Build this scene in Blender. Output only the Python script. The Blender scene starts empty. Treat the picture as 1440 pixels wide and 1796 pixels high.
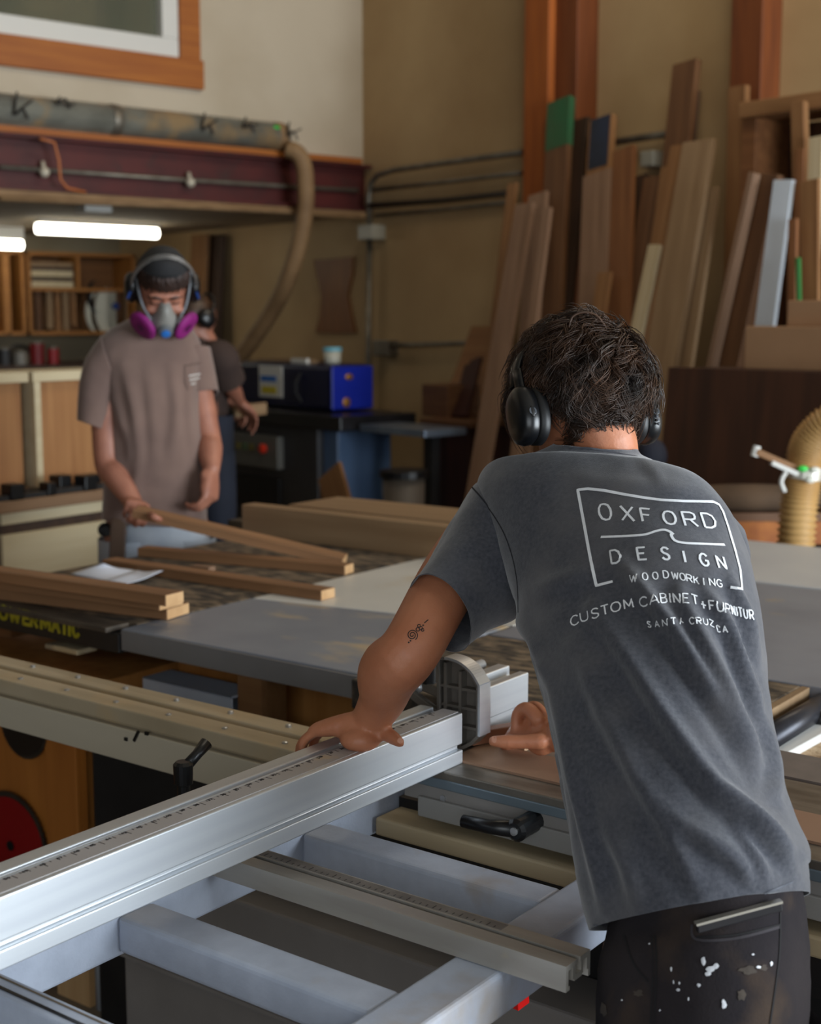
import bpy, bmesh, math, random
from mathutils import Vector, Matrix, Euler, noise as mnoise
from mathutils.bvhtree import BVHTree
random.seed(7)
scn = bpy.context.scene
COL = scn.collection
R_ = math.radians
# ---------------------------------------------------------------- camera
F_PX, CX, CY, CAM_H = 2420.0, 720.0, 898.0, 1.55
PITCH = math.atan(338 / 2420)
CP, SP = math.cos(PITCH), math.sin(PITCH)
cam = bpy.data.cameras.new('camera')
cam.sensor_fit = 'VERTICAL'
cam.sensor_height = 36.0
cam.lens = 36.0 * F_PX / 1796
cam.clip_start = 0.05
cam.clip_end = 100
cam.dof.use_dof = True
cam.dof.focus_distance = 1.85
cam.dof.aperture_fstop = 5.0
camo = bpy.data.objects.new('camera', cam)
COL.objects.link(camo)
camo.location = (0, 0, CAM_H)
camo.rotation_euler = (math.pi / 2 - PITCH, 0, 0)
scn.camera = camo
# ---------------------------------------------------------------- world, lights, exposure
scn.view_settings.view_transform = 'Standard'
scn.view_settings.look = 'None'
scn.view_settings.gamma = 1
scn.view_settings.exposure = 0.0
scn.view_settings.use_curve_mapping = False
w = bpy.data.worlds.new('world')
scn.world = w
w.use_nodes = True
w.node_tree.nodes['Background'].inputs[0].default_value = (0.80, 0.90, 1.0, 1)
w.node_tree.nodes['Background'].inputs[1].default_value = 0.05


def area(name, loc, target, sx, sy, power, color, spread=180):
    l = bpy.data.lights.new(name, 'AREA')
    l.shape = 'RECTANGLE'
    l.size, l.size_y, l.energy, l.color = sx, sy, power, color
    l.spread = R_(spread)
    o = bpy.data.objects.new(name, l)
    COL.objects.link(o)
    o.location = loc
    o.rotation_euler = (Vector(target) - Vector(loc)).to_track_quat('-Z', 'Y').to_euler()
    return o


area('door_daylight', (5.2, -0.2, 1.5), (0.0, 1.9, 1.0), 4.4, 3.0, 640, (0.84, 0.93, 1.0))
area('front_fill_light', (-0.6, -3.2, 2.0), (-0.6, 2.5, 0.8), 3.4, 2.6, 85, (0.88, 0.95, 1.0))  # unseen fill panel added behind the camera to brighten the foreground
area('skylight', (1.6, 5.6, 5.3), (0.2, 7.6, 2.2), 3.2, 1.6, 100, (1.0, 0.88, 0.70))

# ---------------------------------------------------------------- frames and pixel geometry
AL = R_(36.7)
I4 = Matrix.Identity(4)
MF = Matrix.Rotation(-AL, 4, 'Z')                       # machine frame: x = b, y = a


def ray(x, y):
    u, v = (x - CX) / F_PX, (CY - y) / F_PX
    return Vector((u, CP + v * SP, -SP + v * CP))


CAMP = Vector((0, 0, CAM_H))


def PZ(x, y, z):
    r = ray(x, y)
    return CAMP + r * ((z - CAM_H) / r.z)


def PD(x, y, d):
    r = ray(x, y)
    return CAMP + r * (d / r.y)


def proj(p):
    q = Vector(p) - CAMP
    u = q.x
    f = q.y * CP - q.z * SP
    v = q.y * SP + q.z * CP
    return (CX + F_PX * u / f, CY - F_PX * v / f)


_c = PD(638, 560, 9.5)
RF = Matrix.Translation((_c.x, _c.y, 0)) @ Matrix.Rotation(-R_(50), 4, 'Z')   # room frame: right wall is y=0, upper left wall x=0


def inframe(F, x, y, axis, val):
    """pixel ray met with the plane (axis coordinate = val) of frame F, in that frame's coordinates"""
    Fi = F.inverted()
    o, d = Fi @ CAMP, (Fi.to_3x3() @ ray(x, y))
    return o + d * ((val - o[axis]) / d[axis])


def MZ(x, y, z): return inframe(MF, x, y, 2, z)
def MA(x, y, a): return inframe(MF, x, y, 1, a)
def MBp(x, y, b): return inframe(MF, x, y, 0, b)
def RW(x, y, off=0.0): return inframe(RF, x, y, 1, -off)
def LW(x, y, off=0.0): return inframe(RF, x, y, 0, off)


# ---------------------------------------------------------------- materials
def lin(c):
    def f(v):
        v /= 255.0
        return v / 12.92 if v <= 0.04045 else ((v + 0.055) / 1.055) ** 2.4
    return (f(c[0]), f(c[1]), f(c[2]), 1)


MATS = {}


def mat(name, c1, c2=None, rough=0.5, metal=0.0, scale=6.0, stretch=(1, 1, 1), bump=0.0, lo=0.35, hi=0.65, detail=6, emit=0.0,
        c3=None, scale3=3.0, t3=(0.55, 0.62), stretch3=(1, 1, 1), spec=0.5, sheen=0.0, bscale=None, coat=0.0):
    if name in MATS:
        return MATS[name]
    m = bpy.data.materials.new(name)
    MATS[name] = m
    m.use_nodes = True
    nt = m.node_tree
    N, L = nt.nodes, nt.links
    b = N['Principled BSDF']
    b.inputs['Roughness'].default_value = rough
    b.inputs['Metallic'].default_value = metal
    b.inputs['Specular IOR Level'].default_value = spec
    if sheen:
        b.inputs['Sheen Weight'].default_value = sheen
        b.inputs['Sheen Roughness'].default_value = 0.5
    if coat:
        b.inputs['Coat Weight'].default_value = coat
    b.inputs['Base Color'].default_value = lin(c1)
    if emit:
        b.inputs['Emission Color'].default_value = lin(c1)
        b.inputs['Emission Strength'].default_value = emit
    if c2 is None and not bump:
        return m
    tc = N.new('ShaderNodeTexCoord')

    def noise_at(sc, st, det):
        mp = N.new('ShaderNodeMapping')
        mp.inputs['Scale'].default_value = st
        L.new(tc.outputs['Object'], mp.inputs['Vector'])
        n = N.new('ShaderNodeTexNoise')
        n.inputs['Scale'].default_value = sc
        n.inputs['Detail'].default_value = det
        L.new(mp.outputs[0], n.inputs['Vector'])
        return n
    col = None
    if c2 is not None:
        n = noise_at(scale, stretch, detail)
        cr = N.new('ShaderNodeValToRGB')
        cr.color_ramp.elements[0].position = lo
        cr.color_ramp.elements[1].position = hi
        cr.color_ramp.elements[0].color = lin(c1)
        cr.color_ramp.elements[1].color = lin(c2)
        L.new(n.outputs['Fac'], cr.inputs['Fac'])
        col = cr.outputs['Color']
        if c3 is not None:
            n3 = noise_at(scale3, stretch3, 8)
            r3 = N.new('ShaderNodeValToRGB')
            r3.color_ramp.elements[0].position = t3[0]
            r3.color_ramp.elements[1].position = t3[1]
            L.new(n3.outputs['Fac'], r3.inputs['Fac'])
            mx = N.new('ShaderNodeMixRGB')
            mx.inputs['Color2'].default_value = lin(c3)
            L.new(r3.outputs['Color'], mx.inputs['Fac'])
            L.new(col, mx.inputs['Color1'])
            col = mx.outputs['Color']
        L.new(col, b.inputs['Base Color'])
    if bump:
        nb = noise_at(bscale or scale * 4, stretch, 8)
        bp = N.new('ShaderNodeBump')
        bp.inputs['Strength'].default_value = bump
        bp.inputs['Distance'].default_value = 0.01
        L.new(nb.outputs['Fac'], bp.inputs['Height'])
        L.new(bp.outputs['Normal'], b.inputs['Normal'])
    return m


def wood(name, c1, c2, rough=0.6, scale=3.0, axis=0, c3=None):
    st = [9, 9, 9]
    st[axis] = 0.6
    return mat(name, c1, c2, rough=rough, scale=scale, stretch=tuple(st), lo=0.3, hi=0.7, bump=0.05, detail=5, c3=c3, scale3=2.0,
               stretch3=tuple(v * 0.3 for v in st))


# ---------------------------------------------------------------- mesh builder
class MB:
    def __init__(self, o=(0, 0, 0), F=I4):
        self.bm = bmesh.new()
        self.o = Vector(o)
        self.F = F

    def v(self, p):
        return self.bm.verts.new(Vector(p) - self.o)

    def face(self, vs):
        try:
            return self.bm.faces.new(vs)
        except ValueError:
            return None

    def box(self, x0, x1, y0, y1, z0, z1):
        c = [self.v((x, y, z)) for z in (z0, z1) for x, y in ((x0, y0), (x1, y0), (x1, y1), (x0, y1))]
        for f in ((3, 2, 1, 0), (4, 5, 6, 7), (0, 1, 5, 4), (1, 2, 6, 5), (2, 3, 7, 6), (3, 0, 4, 7)):
            self.face([c[i] for i in f])
        return self

    def hexa(self, base, top):
        c = [self.v(p) for p in list(base) + list(top)]
        for f in ((3, 2, 1, 0), (4, 5, 6, 7), (0, 1, 5, 4), (1, 2, 6, 5), (2, 3, 7, 6), (3, 0, 4, 7)):
            self.face([c[i] for i in f])
        return self

    def bar(self, p, q, w, t, up=(0, 0, 1)):
        """a rectangular bar from p to q: w across, t along up"""
        p, q = Vector(p), Vector(q)
        d = (q - p).normalized()
        s = d.cross(Vector(up))
        s = s.normalized() if s.length > 1e-6 else Vector((1, 0, 0))
        u = s.cross(d).normalized()
        s, u = s * w / 2, u * t / 2
        self.hexa([p - s - u, p + s - u, p + s + u, p - s + u], [q - s - u, q + s - u, q + s + u, q - s + u])
        return self

    def prism(self, pts, dvec):
        """extrude a polygon (3D points) along dvec"""
        d = Vector(dvec)
        a = [self.v(p) for p in pts]
        b = [self.v(Vector(p) + d) for p in pts]
        n = len(a)
        self.face(a[::-1])
        self.face(b)
        for i in range(n):
            self.face([a[i], a[(i + 1) % n], b[(i + 1) % n], b[i]])
        return self

    def tube(self, pts, r, seg=10, caps=True, flat=None):
        pts = [Vector(p) for p in pts]
        rs = r if isinstance(r, (list, tuple)) else [r] * len(pts)
        rings = []
        nrm = None
        for i, p in enumerate(pts):
            t = (pts[min(i + 1, len(pts) - 1)] - pts[max(i - 1, 0)]).normalized()
            if nrm is None:
                nrm = t.orthogonal().normalized()
            nrm = (nrm - t * nrm.dot(t))
            nrm = nrm.normalized() if nrm.length > 1e-6 else t.orthogonal().normalized()
            bn = t.cross(nrm)
            rings.append([self.v(p + (nrm * math.cos(k * 2 * math.pi / seg) + bn * math.sin(k * 2 * math.pi / seg)) * rs[i]) for k in range(seg)])
        for a, b in zip(rings, rings[1:]):
            for k in range(seg):
                self.face([a[k], a[(k + 1) % seg], b[(k + 1) % seg], b[k]])
        if caps:
            self.face(rings[0][::-1])
            self.face(rings[-1])
        return self

    def loft(self, rings, caps=True, closed=True):
        R = [[self.v(p) for p in ring] for ring in rings]
        n = len(R[0])
        for a, b in zip(R, R[1:]):
            for k in range(n if closed else n - 1):
                self.face([a[k], a[(k + 1) % n], b[(k + 1) % n], b[k]])
        if caps:
            self.face(R[0][::-1])
            self.face(R[-1])
        return self

    def ell(self, c, rx, ry, rz, rot=None, seg=20, rings=12):
        c = Vector(c)
        M = rot.to_3x3() if rot is not None else Matrix.Identity(3)
        top = self.v(c + M @ Vector((0, 0, rz)))
        bot = self.v(c + M @ Vector((0, 0, -rz)))
        rr = []
        for i in range(1, rings):
            th = math.pi * i / rings
            rr.append([self.v(c + M @ Vector((rx * math.sin(th) * math.cos(k * 2 * math.pi / seg), ry * math.sin(th) * math.sin(k * 2 * math.pi / seg), rz * math.cos(th)))) for k in range(seg)])
        for k in range(seg):
            self.face([top, rr[0][k], rr[0][(k + 1) % seg]])
            self.face([bot, rr[-1][(k + 1) % seg], rr[-1][k]])
        for a, b in zip(rr, rr[1:]):
            for k in range(seg):
                self.face([a[k], b[k], b[(k + 1) % seg], a[(k + 1) % seg]])
        return self

    def lathe(self, c, axis, prof, seg=24):
        """prof: list of (radius, height along axis)"""
        ax = Vector(axis).normalized()
        n = ax.orthogonal().normalized()
        b = ax.cross(n)
        c = Vector(c)
        self.loft([[c + ax * h + (n * math.cos(k * 2 * math.pi / seg) + b * math.sin(k * 2 * math.pi / seg)) * max(r, 1e-4) for k in range(seg)] for r, h in prof])
        return self

    def build(self, name, m, parent=None, bevel=0.0, smooth=False, seg=2):
        me = bpy.data.meshes.new(name)
        bmesh.ops.recalc_face_normals(self.bm, faces=self.bm.faces)
        self.bm.to_mesh(me)
        self.bm.free()
        if smooth:
            for p in me.polygons:
                p.use_smooth = True
        o = bpy.data.objects.new(name, me)
        COL.objects.link(o)
        if m is not None:
            me.materials.append(m)
        if parent is None:
            o.matrix_world = self.F @ Matrix.Translation(self.o)
        else:
            o.parent = parent
        if bevel:
            md = o.modifiers.new('bevel', 'BEVEL')
            md.width = bevel
            md.segments = seg
            md.limit_method = 'ANGLE'
            md.angle_limit = R_(40)
        return o


def tag(o, label=None, cat=None, group=None, kind=None):
    if label:
        o['label'] = label
    if cat:
        o['category'] = cat
    if group:
        o['group'] = group
    if kind:
        o['kind'] = kind
    return o


class Thing:
    """an Empty at the thing's base; parts get coordinates of frame F relative to o"""
    def __init__(self, name, label, cat, o=(0, 0, 0), F=I4, group=None):
        self.r = bpy.data.objects.new(name, None)
        self.r.empty_display_size = 0.05
        COL.objects.link(self.r)
        self.o, self.F = Vector(o), F
        self.r.matrix_world = F @ Matrix.Translation(self.o)
        tag(self.r, label, cat, group)

    def mb(self):
        return MB(self.o, self.F)


def children_of(o):
    return [c for c in COL.objects if c.parent == o]


def dup(root, matrix, label):
    """copy a thing with its parts and their sub-parts"""
    r = root.copy()
    COL.objects.link(r)
    r.matrix_world = matrix
    r['label'] = label
    for ch in children_of(root):
        c = ch.copy()
        COL.objects.link(c)
        c.parent = r
        for g in children_of(ch):
            d = g.copy()
            COL.objects.link(d)
            d.parent = c
    return r


def beam_local(name, label, cat, p, q, width, thick, m, widthdir, group=None, F=I4, bevel=0.002):
    """a plank as one mesh whose local X runs along its length (for the grain); p,q in frame F"""
    p, q = F @ Vector(p), F @ Vector(q)
    x = (q - p).normalized()
    wd = F.to_3x3() @ Vector(widthdir)
    y = (wd - x * wd.dot(x)).normalized()
    z = x.cross(y)
    L = (q - p).length
    mb = MB()
    mb.box(0, L, -width / 2, width / 2, -thick / 2, thick / 2)
    o = mb.build(name, m, None, bevel=bevel)
    Mx = Matrix((x, y, z)).transposed().to_4x4()
    o.matrix_world = Matrix.Translation(p) @ Mx
    tag(o, label, cat, group)
    return o
# ================================================================ setting
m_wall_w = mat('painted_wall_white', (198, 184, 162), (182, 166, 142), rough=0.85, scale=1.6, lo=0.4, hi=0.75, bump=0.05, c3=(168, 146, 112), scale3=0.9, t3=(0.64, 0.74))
m_wall_r = mat('painted_wall_tan', (186, 158, 116), (164, 134, 94), rough=0.85, scale=1.3, lo=0.35, hi=0.7, bump=0.05, c3=(120, 92, 58), scale3=1.7, t3=(0.66, 0.74))
m_floor = mat('concrete_floor', (96, 88, 78), (120, 108, 92), rough=0.8, scale=3.0, bump=0.1)
m_ceil = mat('ceiling_board', (170, 160, 145), (150, 140, 122), rough=0.9, scale=2.0)
m_red = mat('red_oxide_steel', (88, 26, 22), (70, 20, 18), rough=0.6, scale=4.0, c3=(60, 30, 26), scale3=9, t3=(0.55, 0.75))
m_orange = wood('orange_fir', (176, 100, 34), (150, 78, 24), axis=2)
m_orange_y = wood('orange_fir_along', (176, 104, 36), (150, 80, 26), axis=1)
m_post = wood('post_fir_bright', (170, 92, 30), (140, 70, 20), axis=2)
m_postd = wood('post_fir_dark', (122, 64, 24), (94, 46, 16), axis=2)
m_white = mat('white_vinyl', (222, 220, 214), rough=0.4)
m_pipe = mat('galvanised_conduit', (138, 132, 120), (112, 104, 92), rough=0.45, metal=0.6, scale=8)
m_ductm = mat('galvanised_duct', (140, 140, 130), (112, 112, 104), rough=0.55, metal=0.15, scale=5, stretch=(1, 1, 3), c3=(172, 146, 110), scale3=4, t3=(0.52, 0.66))
m_hose = mat('tan_hose', (150, 118, 82), (128, 98, 66), rough=0.7, scale=6)
m_glass = mat('window_glass', (170, 172, 150), rough=0.04, spec=0.6)
m_glass.node_tree.nodes['Principled BSDF'].inputs['Transmission Weight'].default_value = 0.75
m_ply = wood('plywood', (166, 118, 72), (146, 98, 56), axis=2)
m_ply_x = wood('plywood_x', (190, 148, 98), (172, 128, 80), axis=0)
m_black = mat('black_plastic', (14, 14, 16), rough=0.35)
m_blackp = mat('black_paint', (20, 19, 20), (30, 28, 28), rough=0.5, scale=8)

ZC = 5.4
BT = LW(300, 262)          # beam top / bottom heights read at one place of the upper wall
BB = LW(300, 352)
ZB1, ZB0 = BT.z, BB.z


def struct(name, mb, m, **k):
    o = mb.build(name, m, None, **k)
    o['kind'] = 'structure'
    return o


struct('floor', MB((0, 0, 0)).box(-12, 12, -6, 18, -0.1, 0), m_floor)
struct('ceiling', MB((0, -4, ZC), RF).box(-6, 14, -14, 0.2, ZC, ZC + 0.15), m_ceil)
struct('wall_right', MB((0, 0.1, 0), RF).box(-6.0, 12.5, 0.0, 0.2, 0.0, ZC), m_wall_r)
# upper left wall over the steel beam, with an opening for the window
wp = [LW(288, 80), LW(318, 108)]
WY = LW(288, 80).y          # right edge of the glass
zg = LW(200, 63).z
mb = MB((-0.1, -4, ZB1), RF)
wy1 = LW(312, 100).y
wz0 = LW(312, 103).z
mb.box(-0.2, 0, wy1, 0.0, ZB1, ZC).box(-0.2, 0, -10, wy1, ZB1, wz0).box(-0.2, 0, -10, wy1, wz0 + 1.5, ZC).box(-0.2, 0, -10, wy1 - 2.6, wz0, wz0 + 1.5)
struct('wall_left', mb, m_wall_w)
wy0, wz1 = wy1 - 2.6, wz0 + 1.5
win = MB((-0.05, wy1 - 1.3, wz0), RF)
fr = 0.11
win.box(-0.10, 0.015, wy0, wy1, wz0, wz0 + fr).box(-0.10, 0.015, wy0, wy1, wz1 - fr, wz1)
win.box(-0.10, 0.015, wy1 - fr, wy1, wz0 + fr, wz1 - fr).box(-0.10, 0.015, wy0, wy0 + fr, wz0 + fr, wz1 - fr)
wo = struct('window_1', win, m_white, bevel=0.006)
gl = MB((-0.05, wy1 - 1.3, wz0), RF).box(-0.06, -0.05, wy0 + fr, wy1 - fr, wz0 + fr, wz1 - fr).build('pane', m_glass, wo)
tr = MB((0, wy1, wz0), RF)
tw, tb = 0.14, 0.17
tr.box(0, 0.035, wy1, wy1 + tw, wz0, wz1 + tw).box(0, 0.045, wy0 - tw, wy1 + tw + 0.015, wz0 - tb, wz0).box(0, 0.035, wy0 - tw, wy1 + tw, wz1, wz1 + tw).box(0, 0.035, wy0 - tw, wy0, wz0, wz1)
struct('trim_1', tr, m_orange_y, bevel=0.004)
# room behind the window, so that the pane looks into a dim space
struct('wall_loft', MB((-2.6, -5, ZB1), RF).box(-2.8, -2.6, -10, 0, ZB1, ZC), mat('loft_olive', (120, 120, 78), (70, 72, 44), rough=0.9, scale=1.2))
struct('ceiling_loft', MB((-1, -5, ZC), RF).box(-6, 0, -14, 0.2, ZC + 0.01, ZC + 0.16), m_ceil)
ll = bpy.data.lights.new('loft_fill_light', 'POINT')  # added point light, no known lamp; brightens what the pane shows
ll.energy, ll.color, ll.shadow_soft_size = 11, (1.0, .95, .75), .1
lo_ = bpy.data.objects.new('loft_fill_light', ll)
COL.objects.link(lo_)
lo_.location = RF @ Vector((-1.2, wy1 - 1.9, wz1 + .3))
# steel beam carrying the wall
bm_ = MB((0, -4, ZB0), RF)
bm_.box(-0.10, 0.10, -10, 0.02, ZB1 - 0.02, ZB1).box(-0.10, 0.10, -10, 0.02, ZB0, ZB0 + 0.02).box(-0.01, 0.02, -10, 0.02, ZB0 + 0.02, ZB1 - 0.02)
struct('steel_beam', bm_, m_red)
struct('trim_2', MB((0.05, -4, ZB1), RF).box(-0.10, 0.12, -10, -0.1, ZB1, ZB1 + 0.035), m_orange_y)
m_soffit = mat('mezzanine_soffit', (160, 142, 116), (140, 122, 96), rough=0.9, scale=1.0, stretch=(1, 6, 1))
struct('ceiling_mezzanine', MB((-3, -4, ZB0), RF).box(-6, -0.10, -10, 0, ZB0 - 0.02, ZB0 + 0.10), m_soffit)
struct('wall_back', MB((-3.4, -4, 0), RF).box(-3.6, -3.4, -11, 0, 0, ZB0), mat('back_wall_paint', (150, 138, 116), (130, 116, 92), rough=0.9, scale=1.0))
struct('trim_3', MB((0.1, -4, ZB0), RF).box(0.0, 0.12, -10, -0.02, ZB0 - 0.045, ZB0 - 0.005), m_hose)

# timber posts on the right wall
def post(px0, px1, ytop, off, depth, m, name='timber_post', label=''):
    a, b = RW(px0, ytop, off), RW(px1, ytop, off)
    o = MB(((a.x + b.x) / 2, -off / 2, 0), RF).box(a.x, b.x, -off, -off + depth, 0, ZC).build(name, m, None, bevel=0.006)
    tag(o, kind='structure')
    return o


post(919, 962, 100, 0.22, 0.22, m_post)
post(963, 1012, 100, 0.17, 0.17, m_postd)
post(1281, 1336, 80, 0.16, 0.16, m_postd)

# ---------------------------------------------------------------- duct, hose, conduits, wires
def px_tube(name, label, cat, pts, r, m, F=RF, plane='R', off=0.05, group=None, seg=10):
    P = []
    for q in pts:
        o = q[2] if len(q) > 2 else off
        P.append(RW(q[0], q[1], o) if plane == 'R' else LW(q[0], q[1], o))
    mb = MB(P[0], F)
    mb.tube(P, r, seg=seg)
    o = mb.build(name, m, None, smooth=True)
    tag(o, label, cat, group)
    return o


d0 = LW(505, 268, 0.14)
dl = LW(0, 226, 0.14)
rad = 0.085
duct = Thing('dust_duct', 'long galvanised dust duct lying along the top of the red steel beam', 'duct', (0.14, d0.y, ZB1 + 0.035), RF)
zc = ZB1 + 0.035 + rad
mb = duct.mb()
mb.tube([(0.10, -9.5, zc), (0.10, d0.y, zc)], rad, seg=20)
mb.build('pipe', m_ductm, duct.r, smooth=True)
for k, yy in enumerate((d0.y - 0.05, d0.y - 1.2, d0.y - 2.4, d0.y - 3.4)):
    mb = duct.mb()
    mb.lathe((0.10, yy, zc), (0, 1, 0), [(rad + 0.004, -0.03), (rad + 0.007, -0.02), (rad + 0.007, 0.02), (rad + 0.004, 0.03)], seg=20)
    mb.build('joint_band', m_pipe if k else m_hose, duct.r, smooth=True)
mb = duct.mb()
mb.ell((0.10 + rad * 0.7, d0.y - 0.1, zc + rad * 0.55), 0.02, 0.03, 0.015)
mb.build('gate_tag', mat('green_plastic', (40, 190, 60), rough=0.4), duct.r)
# flexible hose from the duct down to the floor machine
hp = [LW(505, 262, 0.2), LW(520, 268, 0.24), LW(531, 285, 0.26), LW(536, 320, 0.26), LW(535, 370, 0.25), LW(524, 430, 0.2), LW(505, 490, 0.1), LW(478, 545, -0.1), LW(445, 595, -0.3), LW(412, 640, -0.5), LW(385, 690, -0.6)]


def smooth_path(pts, n):
    out = []
    P = [pts[0]] + list(pts) + [pts[-1]]
    for i in range(1, len(P) - 2):
        for k in range(n):
            t = k / n
            p0, p1, p2, p3 = P[i - 1], P[i], P[i + 1], P[i + 2]
            out.append(0.5 * ((2 * p1) + (p2 - p0) * t + (2 * p0 - 5 * p1 + 4 * p2 - p3) * t * t + (3 * p1 - p0 - 3 * p2 + p3) * t ** 3))
    out.append(P[-2])
    return out


sp_ = smooth_path(hp, 14)
mb = MB(hp[-1], RF)
mb.tube(sp_, [0.052 + 0.004 * (i % 2) for i in range(len(sp_))], seg=16)
tag(mb.build('dust_hose', m_hose, None, smooth=True), 'tan ribbed dust hose curving down from the duct in front of the stained wall', 'hose')
# wire hangers on the duct
for k, (x, y) in enumerate(((32, 214), (106, 195), (360, 240), (432, 236), (508, 250))):
    p = LW(x, y, 0.2)
    mb = MB((0.2, p.y, zc + rad), RF)
    h = [Vector((0.2, p.y, zc + rad)), Vector((0.2, p.y - 0.02, p.z + 0.04)), Vector((0.2, p.y + 0.03, p.z + 0.07)), Vector((0.2, p.y + 0.06, p.z + 0.02))]
    mb.tube(smooth_path(h, 5), 0.006, seg=6)
    mb.tube([(0.2, p.y - 0.02, p.z + 0.04), (0.2, p.y + 0.09, zc + rad * 0.6)], 0.005, seg=6)
    side = ('at the far left end', 'left of the middle, tallest', 'small one at the middle', 'third from the flexible hose end', 'right beside the bent hose end')[k]
    tag(mb.build('duct_hanger', m_blackp, None), 'bent wire hanger on top of the galvanised duct, ' + side, 'wire hanger', 'wire hangers along the duct')
px_tube('cable', 'thin orange cable looping down over the red beam', 'cable', [(70, 243, .15), (95, 250, .14), (103, 280, .13), (106, 315, .13), (118, 330, .13), (150, 337, .13)], 0.008, mat('orange_cable', (190, 110, 60), rough=0.5), plane='L')
px_tube('beam_conduit', 'thin grey conduit run across the middle of the red beam', 'conduit', [(0, 293), (330, 316), (520, 328), (628, 334)], 0.014, m_pipe, plane='L', off=0.05)
px_tube('beam_conduit', 'pale conduit run along the bottom edge of the red beam', 'conduit', [(0, 348), (330, 362), (520, 372), (630, 382)], 0.016, m_hose, plane='L', off=0.14)
for k, x in enumerate((78, 334)):
    p = LW(x, 302 if k == 0 else 320, 0.08)
    mb = MB(p, RF)
    mb.ell(p, 0.03, 0.03, 0.03, seg=10, rings=6)
    mb.tube([p + Vector((0, 0, 0)), p + Vector((-0.02, 0, 0.06))], 0.012, seg=8)
    tag(mb.build('lamp_bulb', mat('bulb_glass', (200, 190, 170), rough=0.2), None, smooth=True), 'small pale bulb on the conduit of the red beam, ' + ('left one' if k == 0 else 'right one'), 'bulb', 'bulbs on the beam conduit')
p = LW(165, 366, -0.3)
tag(MB(p, RF).box(-0.36, -0.24, p.y - 0.09, p.y + 0.09, ZB0 - 0.07, ZB0 - 0.02).build('junction_box', m_white, None, bevel=0.005), 'small white junction box under the mezzanine ceiling', 'junction box')
# fluorescent lights under the mezzanine
m_tube = mat('lit_tube', (255, 250, 232), emit=9.0)
fl = None
for k, (xa, ya, xb, yb) in enumerate(((65, 402, 275, 408), (-120, 425, 38, 429))):
    off = -1.7 if k == 0 else -2.6
    a, b = LW(xa, ya, off), LW(xb, yb, off)
    zt = (a.z + b.z) / 2
    T = Thing('fluorescent_light', ('lit white fluorescent light under the mezzanine above the masked man' if k == 0 else 'lit white fluorescent light cut by the picture edge above the shelves'), 'ceiling light', (off, (a.y + b.y) / 2, zt), RF, 'fluorescent lights under the mezzanine')
    m_ = T.mb()
    m_.tube([(off, a.y, zt), (off, b.y, zt)], 0.038, seg=12)
    m_.build('tube', m_tube, T.r, smooth=True)
    m_ = T.mb()
    m_.box(off - 0.05, off + 0.05, a.y, b.y, zt + 0.036, max(zt + 0.05, ZB0 - 0.022))
    m_.build('housing', m_white, T.r)
# conduits on the right wall
px_tube('wall_conduit', 'galvanised conduit rising from the corner box and bending along the right wall', 'conduit', [(648, 400), (647, 345), (650, 322), (662, 307), (690, 298), (780, 285), (917, 267)], 0.019, m_pipe, off=0.06)
px_tube('wall_conduit', 'second conduit down from the top on the right wall', 'conduit', [(654, 333), (780, 319), (915, 303)], 0.014, m_pipe, off=0.05)
px_tube('wall_conduit', 'thick dark conduit, third down on the right wall', 'conduit', [(645, 361), (780, 351), (897, 338)], 0.02, mat('dark_conduit', (52, 42, 32), rough=0.6), off=0.06)
px_tube('wall_conduit', 'thin tube in place of the faint shadow under the thick dark conduit', 'conduit', [(660, 378), (780, 367), (895, 354)], 0.012, m_pipe, off=0.04)  # added tube where only a faint shadow line lies on the wall
px_tube('wall_conduit', 'conduit between the blue tipped board and the tall brown board', 'conduit', [(1078, 249), (1120, 242), (1200, 231)], 0.02, m_pipe, off=0.06)
px_tube('wall_conduit', 'low conduit running right from the grey switch box', 'conduit', [(672, 606), (760, 604), (870, 600)], 0.016, m_pipe, off=0.06)
px_tube('wall_conduit', 'vertical conduit dropping from the corner box to the blue machine', 'conduit', [(648, 418), (646, 640), (642, 900)], 0.018, m_pipe, off=0.05)


def wbox(px0, px1, py0, py1, off, name, label, cat, m):
    a, b = RW(px0, py1, off), RW(px1, py0, off)
    o = MB(((a.x + b.x) / 2, 0, a.z), RF).box(a.x, b.x, -off, 0, a.z, b.z).build(name, m, None, bevel=0.006)
    return tag(o, label, cat)


m_boxg = mat('box_grey', (168, 164, 150), rough=0.5)
wbox(627, 652, 393, 421, 0.12, 'junction_box', 'square grey electrical box in the corner under the conduit bend', 'junction box', m_boxg)
wbox(652, 679, 597, 624, 0.1, 'switch_box', 'grey switch box low on the wall beside the vertical conduit', 'switch box', m_pipe)
wbox(1122, 1145, 263, 293, 0.12, 'junction_box', 'round-edged grey electrical box on the wall among the boards', 'junction box', m_boxg)
# hourglass shaped brown board on the stained wall
pts = [(550, 456), (578, 454), (619, 450), (617, 480), (609, 520), (616, 555), (623, 584), (590, 585), (553, 583), (560, 555), (563, 520), (557, 490)]
P = [RW(x, y, 0.02) for x, y in pts]
mb = MB(P[6], RF)
mb.prism(P, (0, 0.018, 0))
tag(mb.build('plywood_template', wood('stain_brown', (132, 84, 40), (112, 68, 30), axis=2), None), 'flared brown plywood piece fixed on the stained wall', 'board')
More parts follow.
